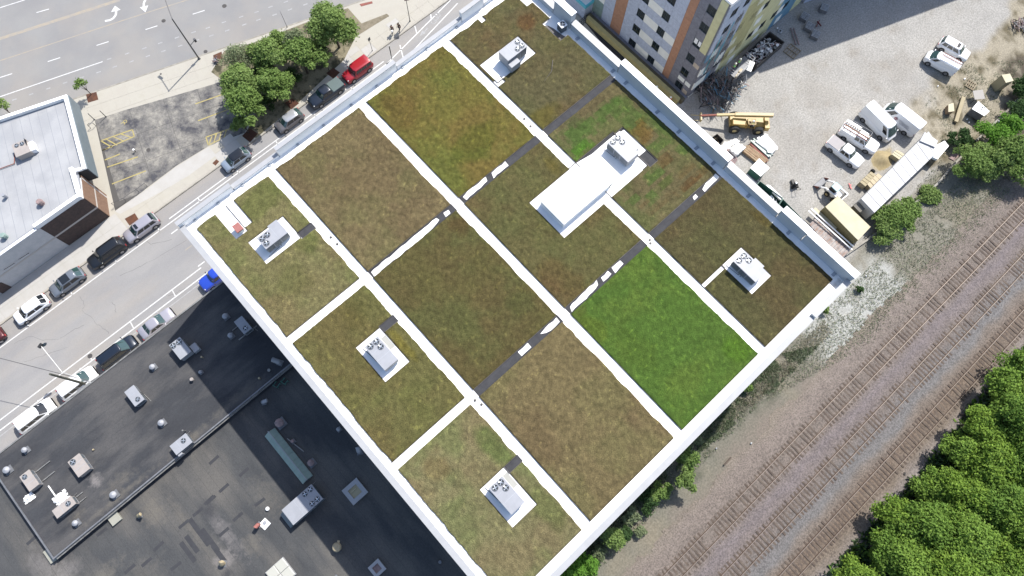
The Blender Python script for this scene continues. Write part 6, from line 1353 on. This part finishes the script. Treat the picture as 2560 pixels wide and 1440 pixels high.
k = MB(); k.prism([xy(*p,.06) for p in ((2372,395),(2398,365),(2415,360),(2410,378),(2385,402))], -.05, .09); k.build('pit_floor', M['timber_waste'], t); MB().prism([xy(*p,.35) for p in ((2400,362),(2412,355),(2424,362),(2414,372))], 0, .35).build('pit_lip', M['rust_red'], t)
bundle('scrap of white sheet on the bank beside the hedge', ((2492,304),(2505,297),(2510,305),(2498,310)), .15, 9)
for i, (x, y) in enumerate(((2412,197),(2418,298),(2423,306),(2345,215),(2407,322),(2300,300),(1944,70),(1888,170),(1765,238))):
    c = at(x, y, .1); o = tag(MB().ball(c.x,c.y,.08,.16,.11,.08,6,4,.25).build('scrap_piece', M['sheet_white']), 'small pale scrap '+('above the pallet on the soil','below the timber beam','just below the first scrap under the beam','left of the small white van','farthest below the timber beam','near the van with the emblem','at the foot of the tower in the shadow','beside the rubble skip','by the tangled tube heap')[i], 'scrap', 'pale scraps on the yard ground')
# scrub brush and logs top right
def sticks(name, lab, cat, poly, n, m, seed, zmax, lmax=1.6, w=(.04,.1)):
    rs = random.Random(seed); P = [at(*p, zmax*.5) for p in poly]; c = sum(P, Vector())/len(P); t = thing(name, lab, cat, (c.x,c.y,0)); mbs = [MB() for _ in m]; pl = [(p.x,p.y) for p in P]; xs0 = [p[0] for p in pl]; ys0 = [p[1] for p in pl]; i = 0
    while i < n:
        x, y = rs.uniform(min(xs0),max(xs0)), rs.uniform(min(ys0),max(ys0))
        if float(poly_sd(np.array([x]),np.array([y]),pl)[0]) < 0: continue
        a = rs.gauss(.9,.7); l = rs.uniform(.4,lmax); z = rs.uniform(.1,zmax); ww = rs.uniform(*w)
        mbs[rs.randrange(len(m))].beam((x-l/2*math.cos(a),y-l/2*math.sin(a),z),(x+l/2*math.cos(a),y+l/2*math.sin(a),max(.05,z+rs.uniform(-.5,.5))),ww,ww*.7); i += 1
    for mb, f in zip(mbs, m): mb.build('tangled_pieces', M[f], t, kind='stuff')
    return t
sticks('scrap_heap', 'tangled heap of dark and silver scaffold tubes at the corner of the tower', 'scrap heap', ((1745,215),(1800,175),(1850,185),(1870,200),(1845,240),(1820,275),(1780,275),(1745,255)), 420, ['grey_metal','timber_waste','dump_dark','steel_trim','blue_panel','dump_dark','dump_dark'], 8, 1.5, 1.7)
sticks('brush_pile', 'pile of logs and brush at the upper right edge of the photograph', 'brush pile', ((2528,62),(2548,45),(2575,50),(2570,82),(2540,80)), 60, ['timber_waste','bark','debris'], 9, .8)
# lifting platform with two workers' baskets
c = at(1850,168,5.0)
t = thing('mast_climber', 'raised work platform with a white tray and railings in front of the yellow panels', 'work platform', (c.x,c.y,0), 2)
MB().obox(0,0,4.9,5.0,3.6,1.5).build('deck', M['grey_metal'], t, local=True); MB().obox(1.1,-.9,5.0,5.12,1.6,.7,20).build('white_tray', M['sheet_white'], t, local=True); MB().obox(-.6,-.5,5.0,5.4,.6,.4,10).build('tool_box', M['cream_cap'], t, local=True); MB().obox(-1.4,-.6,5.0,5.3,.7,.3,10).build('tool_box', M['cream_cap'], t, local=True)
k = MB()
for x in (-1.8,-.6,.6,1.8):
    for y in (-.75,): k.tube((x,y,5),(x,y,6),.03,6)
for z in (5.5,6): k.tube((-1.8,-.75,z),(1.8,-.75,z),.03,6); k.tube((1.8,-.75,z),(1.8,.75,z),.03,6); k.tube((-1.8,-.75,z),(-1.8,.75,z),.03,6)
k.build('railing', M['coping'], t, local=True); k = MB()
for x in (-.3,.3):
    for y in (-.3,.3): k.beam((x,y,0),(x,y,4.9),.08,.08)
for i in range(9): k.beam((-.3,-.3,.3+i*.5),(.3,-.3,.8+i*.5),.05,.05); k.beam((-.3,.3,.3+i*.5),(.3,.3,.8+i*.5),.05,.05)
k.build('mast', M['grey_metal'], t, local=True); MB().obox(0,0,0,.4,1.8,1.4).build('base', M['grey_metal'], t, local=True)
plat = Vector((c.x, c.y, 5.0))

# ------------------------------------------------------------------ people
def person(lab, loc, deg, top, legs, hat=None, hairc='hair', pose='stand', grp=None, s=1.0):
    t = thing('person', lab, 'person', loc, deg, grp)
    def skinned(name, V, E_, Rr, m, root=0, sub=1):
        me = bpy.data.meshes.new(name); me.from_pydata([tuple(Vector(v)*s) for v in V], E_, []); o = bpy.data.objects.new(name, me); C.objects.link(o); o.parent = t; me.materials.append(M[m])
        md = o.modifiers.new('skin', 'SKIN'); lay = me.skin_vertices[0] if me.skin_vertices else None
        if lay is None:
            bpy.context.view_layer.objects.active = o
            lay = me.skin_vertices[0] if me.skin_vertices else None
        if lay:
            for i, r in enumerate(Rr): lay.data[i].radius = (r[0]*s, r[1]*s) if isinstance(r, tuple) else (r*s, r*s); lay.data[i].use_root = (i == root)
        sb = o.modifiers.new('sub', 'SUBSURF'); sb.levels = sub; sb.render_levels = sub; md.use_smooth_shade = True; return o
    walk = .22 if pose == 'walk' else .04; hz = .92 if pose != 'sit' else .62
    if pose == 'sit': kn = [(.42,.11,.62),(.42,-.11,.62)]; ft = [(.45,.11,.12),(.45,-.11,.12)]; toe = [(.62,.11,.06),(.62,-.11,.06)]
    else: kn = [(walk*.7+.03,.10,.50),(-walk*.3+.03,-.10,.50)]; ft = [(walk,.10,.09),(-walk,-.10,.12)]; toe = [(walk+.17,.11,.04),(-walk+.17,-.11,.05)]
    z0 = hz-.92
    def Z_(v): return (v[0], v[1], v[2]+z0)
    V = [(0,0,hz),Z_((0,0,1.12)),Z_((.01,0,1.38)),Z_((.01,0,1.52)),Z_((.03,0,1.64)),Z_((.03,0,1.74))]; Ed = [(0,1),(1,2),(2,3),(3,4),(4,5)]; Rr = [(.15,.11),(.14,.10),(.17,.105),.055,.095,.06]
    for sgn, i in ((1,0),(-1,1)):
        b = len(V); V += [(0,sgn*.09,hz-.06),kn[i],ft[i],toe[i]]; Ed += [(0,b),(b,b+1),(b+1,b+2),(b+2,b+3)]; Rr += [.095,.062,.042,.038]
        b = len(V); sw = (.12 if pose == 'walk' else .05)*(-sgn); fx = .28 if pose in ('work','sit') else sw
        V += [Z_((0,sgn*.20,1.42)),Z_((-.02+fx*.4,sgn*.25,1.14)),Z_((.06+fx,sgn*.24,.92 if pose == 'stand' or pose == 'walk' else 1.08))]; Ed += [(2,b),(b,b+1),(b+1,b+2)]; Rr += [.058,.043,.032]
        h = V[b+2]; hb_ = len(V); V.append((h[0]+.03,h[1],h[2]-.07)); Ed.append((b+2,hb_)); Rr.append((.040,.022))
        for k_, (dy, ln) in enumerate(((-.032,.065),(-.011,.078),(.011,.072),(.032,.058))):
            V += [(h[0]+.045,h[1]+dy,h[2]-.12),(h[0]+.06,h[1]+dy*1.1,h[2]-.12-ln)]; Ed += [(hb_,len(V)-2),(len(V)-2,len(V)-1)]; Rr += [.0095,.008]
        V += [(h[0]+.075,h[1]-.01*sgn,h[2]-.06),(h[0]+.10,h[1]-.015*sgn,h[2]-.10)]; Ed += [(b+2,len(V)-2),(len(V)-2,len(V)-1)]; Rr += [.011,.009]
    skinned('body', V, Ed, Rr, 'skin')
    sV = [Z_((0,0,.95)),Z_((0,0,1.14)),Z_((.01,0,1.38)),Z_((.01,0,1.47))]; sE = [(0,1),(1,2),(2,3)]; sR = [(.175,.135),(.165,.12),(.19,.125),(.10,.08)]
    for sgn in (1,-1):
        b = len(sV); bb = [v for v in V if abs(v[1]-sgn*.20) < 1e-6][0]; el = (bb[0]*0-.02, sgn*.25, 1.16+z0); sV += [bb,(bb[0]+(.02 if pose in ('work','sit') else 0), sgn*.245, 1.2+z0)]; sE += [(2,b),(b,b+1)]; sR += [.075,.06]
    skinned('shirt', sV, sE, sR, top)
    lV = [(0,0,hz+.02)]; lE = []; lR = [(.165,.125)]
    for sgn, i in ((1,0),(-1,1)): b = len(lV); lV += [(0,sgn*.09,hz-.06),kn[i],(ft[i][0],ft[i][1],ft[i][2]+.02)]; lE += [(0,b),(b,b+1),(b+1,b+2)]; lR += [.11,.078,.06]
    skinned('trousers', lV, lE, lR, legs)
    hc = Vector((.03,0,1.69+z0))*s
    if hat: k = MB().ball(hc.x-.01,0,hc.z+.03,.135*s,.12*s,.10*s,14,7); k.cyl(hc.x+.02,0,hc.z+.0,hc.z+.015,.16*s,14); k.build('helmet', M[hat], t, local=True, smooth=True)
    else: MB().ball(hc.x-.02,0,hc.z+.02,.115*s,.098*s,.11*s,14,7).build('hair', M[hairc], t, local=True, smooth=True)
    MB().ball(hc.x+.105*s,0,hc.z-.04*s,.02*s,.014*s,.022*s,6,4).build('nose', M['skin'], t, local=True)
    for sg in (1,-1): MB().ball(hc.x+.088*s,sg*.034*s,hc.z-.01*s,.011*s,.013*s,.009*s,6,4).build('eye', M['hair'], t, local=True); MB().ball(ft[0 if sg>0 else 1][0]*s+.07*s,ft[0 if sg>0 else 1][1]*s,.05*s,.14*s,.055*s,.055*s,8,5).build('shoe', M['trim'], t, local=True, smooth=True)
    MB().ball(hc.x+.094*s,0,hc.z-.075*s,.008*s,.026*s,.006*s,6,4).build('mouth', M['rust_red'], t, local=True)
    return t
c = at(981,84,.0); person('person in a maroon top and dark trousers walking on the pavement, carrying something white', (c.x+.05,c.y-.1,.14), 205, 'shirt_dark', 'denim', pose='walk', grp='two pedestrians on the pavement')
k = at(981,79,1.0); tag(MB().obox(k.x,k.y,.95,1.25,.25,.2,20).build('carried_bag', M['sheet_white']), 'small white bag carried by the walking person in maroon', 'bag')
c = at(1001,80,.0); person('person in black walking along the kerb, nearer the street lamp', (c.x,c.y+.1,.14), 200, 'trim', 'denim', pose='walk', grp='two pedestrians on the pavement')
c = at(1640,225,.9); person('worker in a green safety vest standing in the alley behind the white parapet', (c.x,c.y,.02), 100, 'hivis', 'denim', 'helmet', grp='workers in the alley')
c = at(1674,252,.9); person('worker in an orange safety vest bending near the end of the alley', (c.x,c.y,.02), 60, 'hivis_o', 'denim', 'helmet', pose='work', grp='workers in the alley')
c = at(1829,142,5.6); person('worker in a green vest at the right end of the raised platform', (plat.x-.3,plat.y+.35,5.0), 90, 'hivis', 'denim', 'helmet', pose='work', grp='workers on the raised platform')
person('worker in a pale vest at the left end of the raised platform', (plat.x-1.3,plat.y+.3,5.0), 100, 'hivis', 'denim', 'helmet', pose='work', grp='workers on the raised platform')
o = person('telehandler driver in a green shirt sitting in the open cab', (0,0,0), 0, 'hivis', 'denim', 'helmet', pose='sit')
mtx = root_matrix(tele); v = mtx @ Vector((-.6,.68,1.02)); o.location = v; o.rotation_euler = tele.rotation_euler
# ------------------------------------------------------------------ trees and shrubs
def leafmat(name, a, b): return mat(name, a, b, scale=1.1, rough=.75, trans=.4, spec=.12, fine=.35, fscale=3, edge=(.3,.7))
LM = dict(forest=[leafmat('leaf_forest', (.145,.240,.036), (.205,.305,.052)), leafmat('leaf_forest_b', (.105,.190,.036), (.155,.250,.048)), leafmat('leaf_forest_c', (.150,.250,.046), (.205,.310,.062))],
          street=[leafmat('leaf_street', (.135,.215,.056), (.185,.270,.080)), leafmat('leaf_street_b', (.165,.245,.070), (.215,.295,.100))],
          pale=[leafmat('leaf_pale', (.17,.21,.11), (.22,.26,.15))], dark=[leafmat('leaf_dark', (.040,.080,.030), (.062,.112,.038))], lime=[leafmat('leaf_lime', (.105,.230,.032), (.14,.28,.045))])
def tree(name, lab, cat, x, y, h, r, key, seed, n=3000, leaf=.20, lobes=14, grp=None, sparse=1.0, flat=.75, base=.3, z0=0):
    rs = np.random.default_rng(seed); rr = random.Random(seed); t = thing(name, lab, cat, (x, y, z0), 0, grp)
    cz = h*(1+base)/2; rz = h*(1-base)/2*1.0
    # trunk and limbs
    k = MB(); tr = max(.05, r*.055); k.tube((0,0,-.1),(rr.uniform(-.1,.1)*r*.3,rr.uniform(-.1,.1)*r*.3,cz*.75),tr,8,tr*.6)
    k.build('trunk', M['bark'], t, local=True)
    lc = []
    for i in range(lobes):
        u = rs.normal(size=3); u /= np.linalg.norm(u); u[2] = abs(u[2])*1.0-.22; rad = rs.uniform(.35,.92); lr_ = rs.uniform(.16,.46)*(1.25-.45*rad)
        lc.append((u[0]*r*rad, u[1]*r*rad, cz+u[2]*rz*rad*1.0, lr_*r))
    lc.append((0,0,cz+rz*.35,r*.5))
    b = MB()
    for (lx,ly,lz,lr) in lc[:8]: b.tube((0,0,cz*.45),(lx*.8,ly*.8,lz-lr*.2),tr*.42,5,tr*.12)
    b.build('limb', M['bark'], t, local=True)
    lc = np.array(lc); w = lc[:,3]**2; idx = rs.choice(len(lc), n, p=w/w.sum()); L_ = lc[idx]
    d = rs.normal(size=(n,3)); d /= np.linalg.norm(d,axis=1)[:,None]; d[:,2] = np.where(rs.random(n) < .75, np.abs(d[:,2]), d[:,2])
    rad = L_[:,3]*np.clip(rs.normal(.88,.17,n),.2,1.25)
    # break the lobes up with a second level of clumping
    ang = np.arctan2(d[:,1],d[:,0])*2.5+idx; rad *= 1+.13*np.sin(ang*2+d[:,2]*7)+.08*np.sin(ang*5+idx*3)
    P = L_[:,:3]+d*rad[:,None]*np.array([1,1,flat])
    P[:,2] = np.maximum(P[:,2], .12)
    nrm = d*.55+rs.normal(size=(n,3))*.55+np.array([0,0,.45]); nrm /= np.linalg.norm(nrm,axis=1)[:,None]
    a = np.cross(nrm, rs.normal(size=(n,3))); a /= np.linalg.norm(a,axis=1)[:,None]; c = np.cross(nrm,a)
    sz = leaf*rs.uniform(.55,1.25,n)[:,None]
    q = np.stack([P-a*sz, P-c*sz*.55+nrm*sz*.12, P+a*sz, P+c*sz*.55+nrm*sz*.12],1)
    for part, sel in (('crown', slice(0,n)),):
        V = q[sel].reshape(-1,3); m = len(V)//4; me = bpy.data.meshes.new('crown'); me.vertices.add(len(V)); me.vertices.foreach_set('co', V.astype(np.float32).ravel())
        me.loops.add(m*4); me.loops.foreach_set('vertex_index', np.arange(m*4,dtype=np.int32)); me.polygons.add(m); me.polygons.foreach_set('loop_start', np.arange(0,m*4,4,dtype=np.int32)); me.polygons.foreach_set('loop_total', np.full(m,4,np.int32))
        ms_ = LM[key]; 
        for x_ in ms_: me.materials.append(x_)
        if len(ms_) > 1: me.polygons.foreach_set('material_index', ((idx*7+seed) % len(ms_)).astype(np.int32) if False else np.where(rs.random(m) < .72, seed % len(ms_), (idx+seed) % len(ms_)).astype(np.int32))
        me.update(calc_edges=True); link('crown', me, t)
    return t
G1_ = 'trees between the two streets'
def tpx(name, lab, cat, px, py, rpx, h, key, seed, **kw):
    c = at(px, py, h*.65); kw['flat'] = .6 if kw.get('grp') == 'bushes along the yard wall' else kw.get('flat', .75); kw.setdefault('base', .12 if kw.get('grp') == G1_ else .3); big = {G1_: 1.2, 'bushes along the yard wall': 1.3, 'bushes between the white roof building and the railway': 1.22}.get(kw.get('grp'), 1.0); kw['n'] = int(kw.get('n', 3000)*big**2*1.15); return tree(name, lab, cat, c.x, c.y, h, rpx*(CAMZ-h*.65)/FPX*1.03*big, key, seed, **kw)
tpx('street_tree','tallest round tree of the street clump, at its upper end beside the wide street','tree',828,60,62,8.0,'street',1,n=6500,leaf=.19,lobes=20,grp=G1_)
tpx('street_tree','rounded tree at the lower end of the street clump, over the car park','tree',598,258,52,7.0,'street',2,n=5200,leaf=.18,lobes=18,grp=G1_)
tpx('street_tree','leafy tree left of the gap, above the tree over the car park','tree',604,205,56,6.5,'street',3,n=4600,leaf=.18,lobes=16,grp=G1_)
tpx('street_tree','bushy tree next to the black pickup side of the clump','tree',682,205,46,6.2,'street',4,n=4000,leaf=.18,lobes=14,grp=G1_)
tpx('street_tree','dark green tree in the heart of the street clump','tree',668,132,48,6.5,'street',5,n=4200,leaf=.18,lobes=15,grp=G1_)
tpx('street_tree','spreading tree right of the middle of the clump, above the black pickup','tree',750,140,50,6.2,'street',6,n=4200,leaf=.18,lobes=15,grp=G1_)
tpx('street_tree','paler thin tree at the upper left of the clump beside the fallen guard','tree',592,140,44,5.2,'pale',7,n=1500,leaf=.13,lobes=16,grp=G1_)
tpx('street_tree','thin topped tree beside the wide street kerb in the middle of the clump','tree',735,100,38,5.5,'pale',8,n=1300,leaf=.14,lobes=12,grp=G1_)
tpx('street_tree','airy tree close to the thin post by the wide street','tree',697,98,32,5.0,'street',19,n=1900,leaf=.16,lobes=12,grp=G1_)
tpx('street_tree','small low tree at the bottom tip of the clump by the mulch pit','tree',606,308,24,4.0,'street',9,n=1300,leaf=.15,lobes=8,grp=G1_)
tpx('street_tree','young tree growing from the mulch pit beside the grey crossover','tree',716,228,20,4.2,'street',10,n=800,leaf=.14,lobes=8,grp='young trees in the pavement pits')
tpx('street_tree','young tree growing from the mulch pit beside the black pickup','tree',812,150,26,4.4,'street',11,n=1200,leaf=.15,lobes=8,grp='young trees in the pavement pits')
tpx('street_tree','young sparse tree leaning from the rusty pit at the building corner','tree',204,212,24,3.8,'street',12,n=480,leaf=.13,lobes=8,grp='young trees in the pavement pits')
tpx('street_tree','young sparse tree beyond the white parapet at the left edge','tree',4,266,26,3.8,'street',13,n=480,leaf=.13,lobes=8,grp='young trees in the pavement pits')
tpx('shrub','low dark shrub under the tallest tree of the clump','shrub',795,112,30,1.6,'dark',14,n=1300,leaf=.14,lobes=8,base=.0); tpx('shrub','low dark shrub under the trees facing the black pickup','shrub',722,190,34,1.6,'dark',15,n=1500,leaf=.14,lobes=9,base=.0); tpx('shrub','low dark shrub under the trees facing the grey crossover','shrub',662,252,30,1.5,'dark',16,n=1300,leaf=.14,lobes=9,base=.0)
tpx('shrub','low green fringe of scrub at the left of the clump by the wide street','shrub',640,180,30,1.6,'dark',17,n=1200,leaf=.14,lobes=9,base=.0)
WG = 'trees of the wood by the railway'
wood = [(2545,905,55,'at the right edge where the wood narrows'),(2500,960,58,'second from the top along the wood edge'),(2440,1045,48,'jutting out below the loose timber'),(2535,1035,75,'large, behind the edge tree by the loose timber'),(2395,1125,52,'at the wood edge below the bright jutting tree'),(2470,1140,72,'broad, in the upper middle of the wood'),(2555,1150,70,'at the right edge beside the bare branches'),
        (2330,1215,52,'at the shadowed wood edge above the brightest crowns'),(2405,1225,66,'with the brightest crown in the middle of the wood'),(2495,1250,72,'dark crowned, right of the brightest crown'),(2570,1290,70,'cut by the right edge in the lower wood'),(2235,1285,52,'at the wood edge halfway down'),(2310,1310,70,'broad and bright, behind the halfway edge tree'),(2400,1335,75,'in the lower middle of the wood'),(2495,1365,72,'lower right, left of the last edge tree'),
        (2195,1360,52,'at the wood edge near the bottom'),(2265,1400,66,'broad, near the bottom edge'),(2350,1430,68,'at the bottom edge, centre of the wood'),(2450,1450,72,'at the bottom edge, right of centre'),(2560,1430,75,'in the bottom right corner'),(2130,1440,48,'lowest on the wood edge, cut by the bottom of the photograph'),(2580,1000,60,'just at the right edge above the bare branches')]
for i, (x, y, r, lab) in enumerate(wood):
    hh_ = 6.0+((i*37) % 7)*.45-(1.2 if r < 59 else 0)
    tpx('broadleaf_tree','broadleaf tree '+lab,'tree',x+16,y+10,r*.98,hh_,'forest',100+i,n=int(8200*(r/65)**2)+1200,leaf=.17,lobes=34,grp=WG,base=.15,flat=.85)
HG = 'bushes along the yard wall'
for i, (x, y, r, h, key, lab) in enumerate(((2410,345,26,2.2,'dark','dark low scrub between the hedge and the pit'),(2465,420,34,3.2,'street','bush at the lower corner of the hedge, nearest the long trailer'),(2245,545,46,2.8,'street','bush beside the end of the long trailer'),(2212,565,36,2.4,'street','bush touching the corner of the cream container'),(2272,522,30,2.0,'street','lower lobe of scrub beside the container bush'),(2325,488,30,.5,'street','low spreading bush between the trailer and the tracks'),
        (2428,400,42,4.5,'street','round bush left of the hedge by the pit'),(2455,378,34,4.0,'street','bush in the middle of the hedge'),(2500,335,40,4.2,'lime','brightest lime green bush of the hedge'),(2535,315,36,4.2,'lime','lime green bush at the upper end of the hedge'),(2540,375,50,5.0,'street','dark large bush at the right edge of the hedge'),(2495,398,40,4.0,'street','bush in the lower hedge nearest the tracks'),(2555,270,30,3.5,'dark','dark bush at the right edge above the lime bush'),(2560,215,34,3.0,'dark','dark scrub at the right edge beside the cabin'),(2575,420,45,4.5,'street','bush cut by the right edge low in the hedge'))):
    tpx('bush', lab, 'bush', x, y, r, h, key, 200+i, n=int(1500*(r/36)**2)+400, leaf=.16, lobes=12, grp=HG, base=.02, flat=.8)
BG = 'bushes between the white roof building and the railway'
for i, (x, y, r, h, key, lab) in enumerate(((1718,1148,26,4.4,'street','upper bush of the leafy pair against the wall foot'),(1716,1195,27,4.4,'street','lower bush of the leafy pair against the wall foot'),(1655,1232,22,1.8,'street','low bush left of the leafy pair'),(1622,1255,22,1.6,'dark','low dark bush between two paler bushes'),(1580,1290,22,1.2,'pale','low greyish bush on the dry strip'),(1530,1345,30,3.2,'street','round bush near the bottom of the dry strip'),(1560,1335,16,1.8,'dark','small dark bush beside the round bush'),(1440,1425,38,3.8,'lime','bright green bush cut by the bottom edge'),(1475,1420,20,2.4,'lime','small bright bush right of the cut one'),(1500,1380,16,1.4,'pale','small greyish bush above the bright one'),(1870,965,12,1.4,'street','tiny green bush in the corner of the wall step'),(2065,772,10,1.2,'street','tiny green bush below the parapet corner'),(2150,722,9,.8,'dark','tiny dark tuft on the pale dust patch'),(1740,1100,16,.8,'pale','dry tuft above the leafy pair'),(1600,1330,14,.9,'pale','dry tuft right of the round bush'))):
    tpx('bush', lab, 'bush', x, y, r, h, key, 400+i, n=int(1300*(r/30)**2)+200, leaf=.14, lobes=10, grp=BG, base=.02, flat=.8)
# bare branches in the wood
bt = at(2520,1130,3); t = thing('bare_tree', 'leafless grey branches in a gap of the wood near the right edge', 'tree', (bt.x,bt.y,0)); k = MB(); rs = random.Random(3)
k2 = MB().tube((0,0,0),(0,0,2.5),.16,8,.1); k2.build('trunk', M['debris'], t, local=True)
for i in range(40): a = rs.uniform(0,6.3); p = Vector((0,0,rs.uniform(1.5,3))); q_ = p+Vector((math.cos(a),math.sin(a),rs.uniform(.2,.7)))*rs.uniform(.8,2.6); k.tube(tuple(p),tuple(q_),.05,5,.02); k.tube(tuple(p.lerp(q_,.6)),tuple(p.lerp(q_,.6)+Vector((rs.uniform(-.8,.8),rs.uniform(-.8,.8),.4))),.03,4,.012)
k.build('branch', M['debris'], t, local=True)
# grasses and dry weeds: nobody could count them
def weeds(name, lab, region, n, mats_, h, w, seed, dens=None, z=.02):
    rs = np.random.default_rng(seed); P = np.array([xy(*p) for p in region]); x0, y0 = P.min(0); x1, y1 = P.max(0); X = []; 
    x = rs.uniform(x0,x1,n*4); y = rs.uniform(y0,y1,n*4); k = poly_sd(x, y, [tuple(p) for p in P]) > 0
    k &= fbm(x, y, 2.2, seed+1) > (dens if dens else 0); k &= ~((x < 41) & (y > -8.8)); x, y = x[k][:n], y[k][:n]; n = len(x)
    d = rs.normal(size=(n,3))*np.array([1,1,.5])+np.array([0,0,.8]); d /= np.linalg.norm(d,axis=1)[:,None]; s_ = np.cross(d, rs.normal(size=(n,3))); s_ /= np.linalg.norm(s_,axis=1)[:,None]
    hh = (h*rs.uniform(.4,1.2,n))[:,None]; b = np.stack([x,y,np.full(n,z)],1); q = np.stack([b-s_*w*hh, b+s_*w*hh, b+d*hh+s_*w*hh*.5, b+d*hh-s_*w*hh*.5],1).reshape(-1,3)
    me = bpy.data.meshes.new(name); me.vertices.add(len(q)); me.vertices.foreach_set('co', q.astype(np.float32).ravel()); me.loops.add(n*4); me.loops.foreach_set('vertex_index', np.arange(n*4,dtype=np.int32)); me.polygons.add(n)
    me.polygons.foreach_set('loop_start', np.arange(0,n*4,4,dtype=np.int32)); me.polygons.foreach_set('loop_total', np.full(n,4,np.int32))
    for m in mats_: me.materials.append(m)
    me.polygons.foreach_set('material_index', rs.integers(0,len(mats_),n).astype(np.int32)); me.update(calc_edges=True); return tag(link(name, me), lab, None, kind='stuff')
wg = leafmat('weed_green', (.17,.21,.12), (.22,.25,.17)); wd = leafmat('weed_dry', (.30,.28,.21), (.38,.35,.27)); wk = leafmat('weed_dark', (.07,.11,.05), (.10,.14,.07))
weeds('weeds', 'dry weeds on the strip between the tall building and the railway', ((1350,1440),(2040,800),(2200,640),(2420,430),(2560,430),(2560,480),(2230,830),(1900,1010),(1620,1300),(1480,1440)), 26000, [wg,wd,wg], .20, .18, 61, .36)
weeds('green_weeds', 'darker weeds close to the wall foot', ((1390,1440),(1900,900),(2050,860),(1900,1010),(1640,1220),(1480,1400),(1440,1440)), 13000, [wk,wg,wg], .30, .16, 71, .40)
weeds('dead_grass', 'matted dead grass along the wall foot', ((1760,1085),(1960,900),(2060,800),(2080,830),(1990,920),(1800,1080)), 3000, [wd], .3, .12, 81, .35)
weeds('yard_weeds', 'sparse weeds on the soil beside the yard wall', ((2290,290),(2400,160),(2560,150),(2560,330),(2440,380),(2380,440),(2300,500),(2290,470),(2350,400)), 6000, [wd,wg,wk], .16, .2, 91, .50)
weeds('bed_grass', 'grass under the street trees', ((560,150),(700,80),(900,30),(905,60),(850,170),(720,270),(640,330),(600,300)), 6000, [wg,wk], .2, .16, 95, .42, z=.15)
for s_, lab in (((2480,950),'x'),): pass
weeds('forest_floor_growth', 'undergrowth on the floor of the wood', ((2600,820),(2440,1000),(2300,1180),(2060,1440),(2640,1500),(2700,900)), 26000, [wk,LM['dark'][0],LM['forest'][1]], .9, .18, 97, .0)
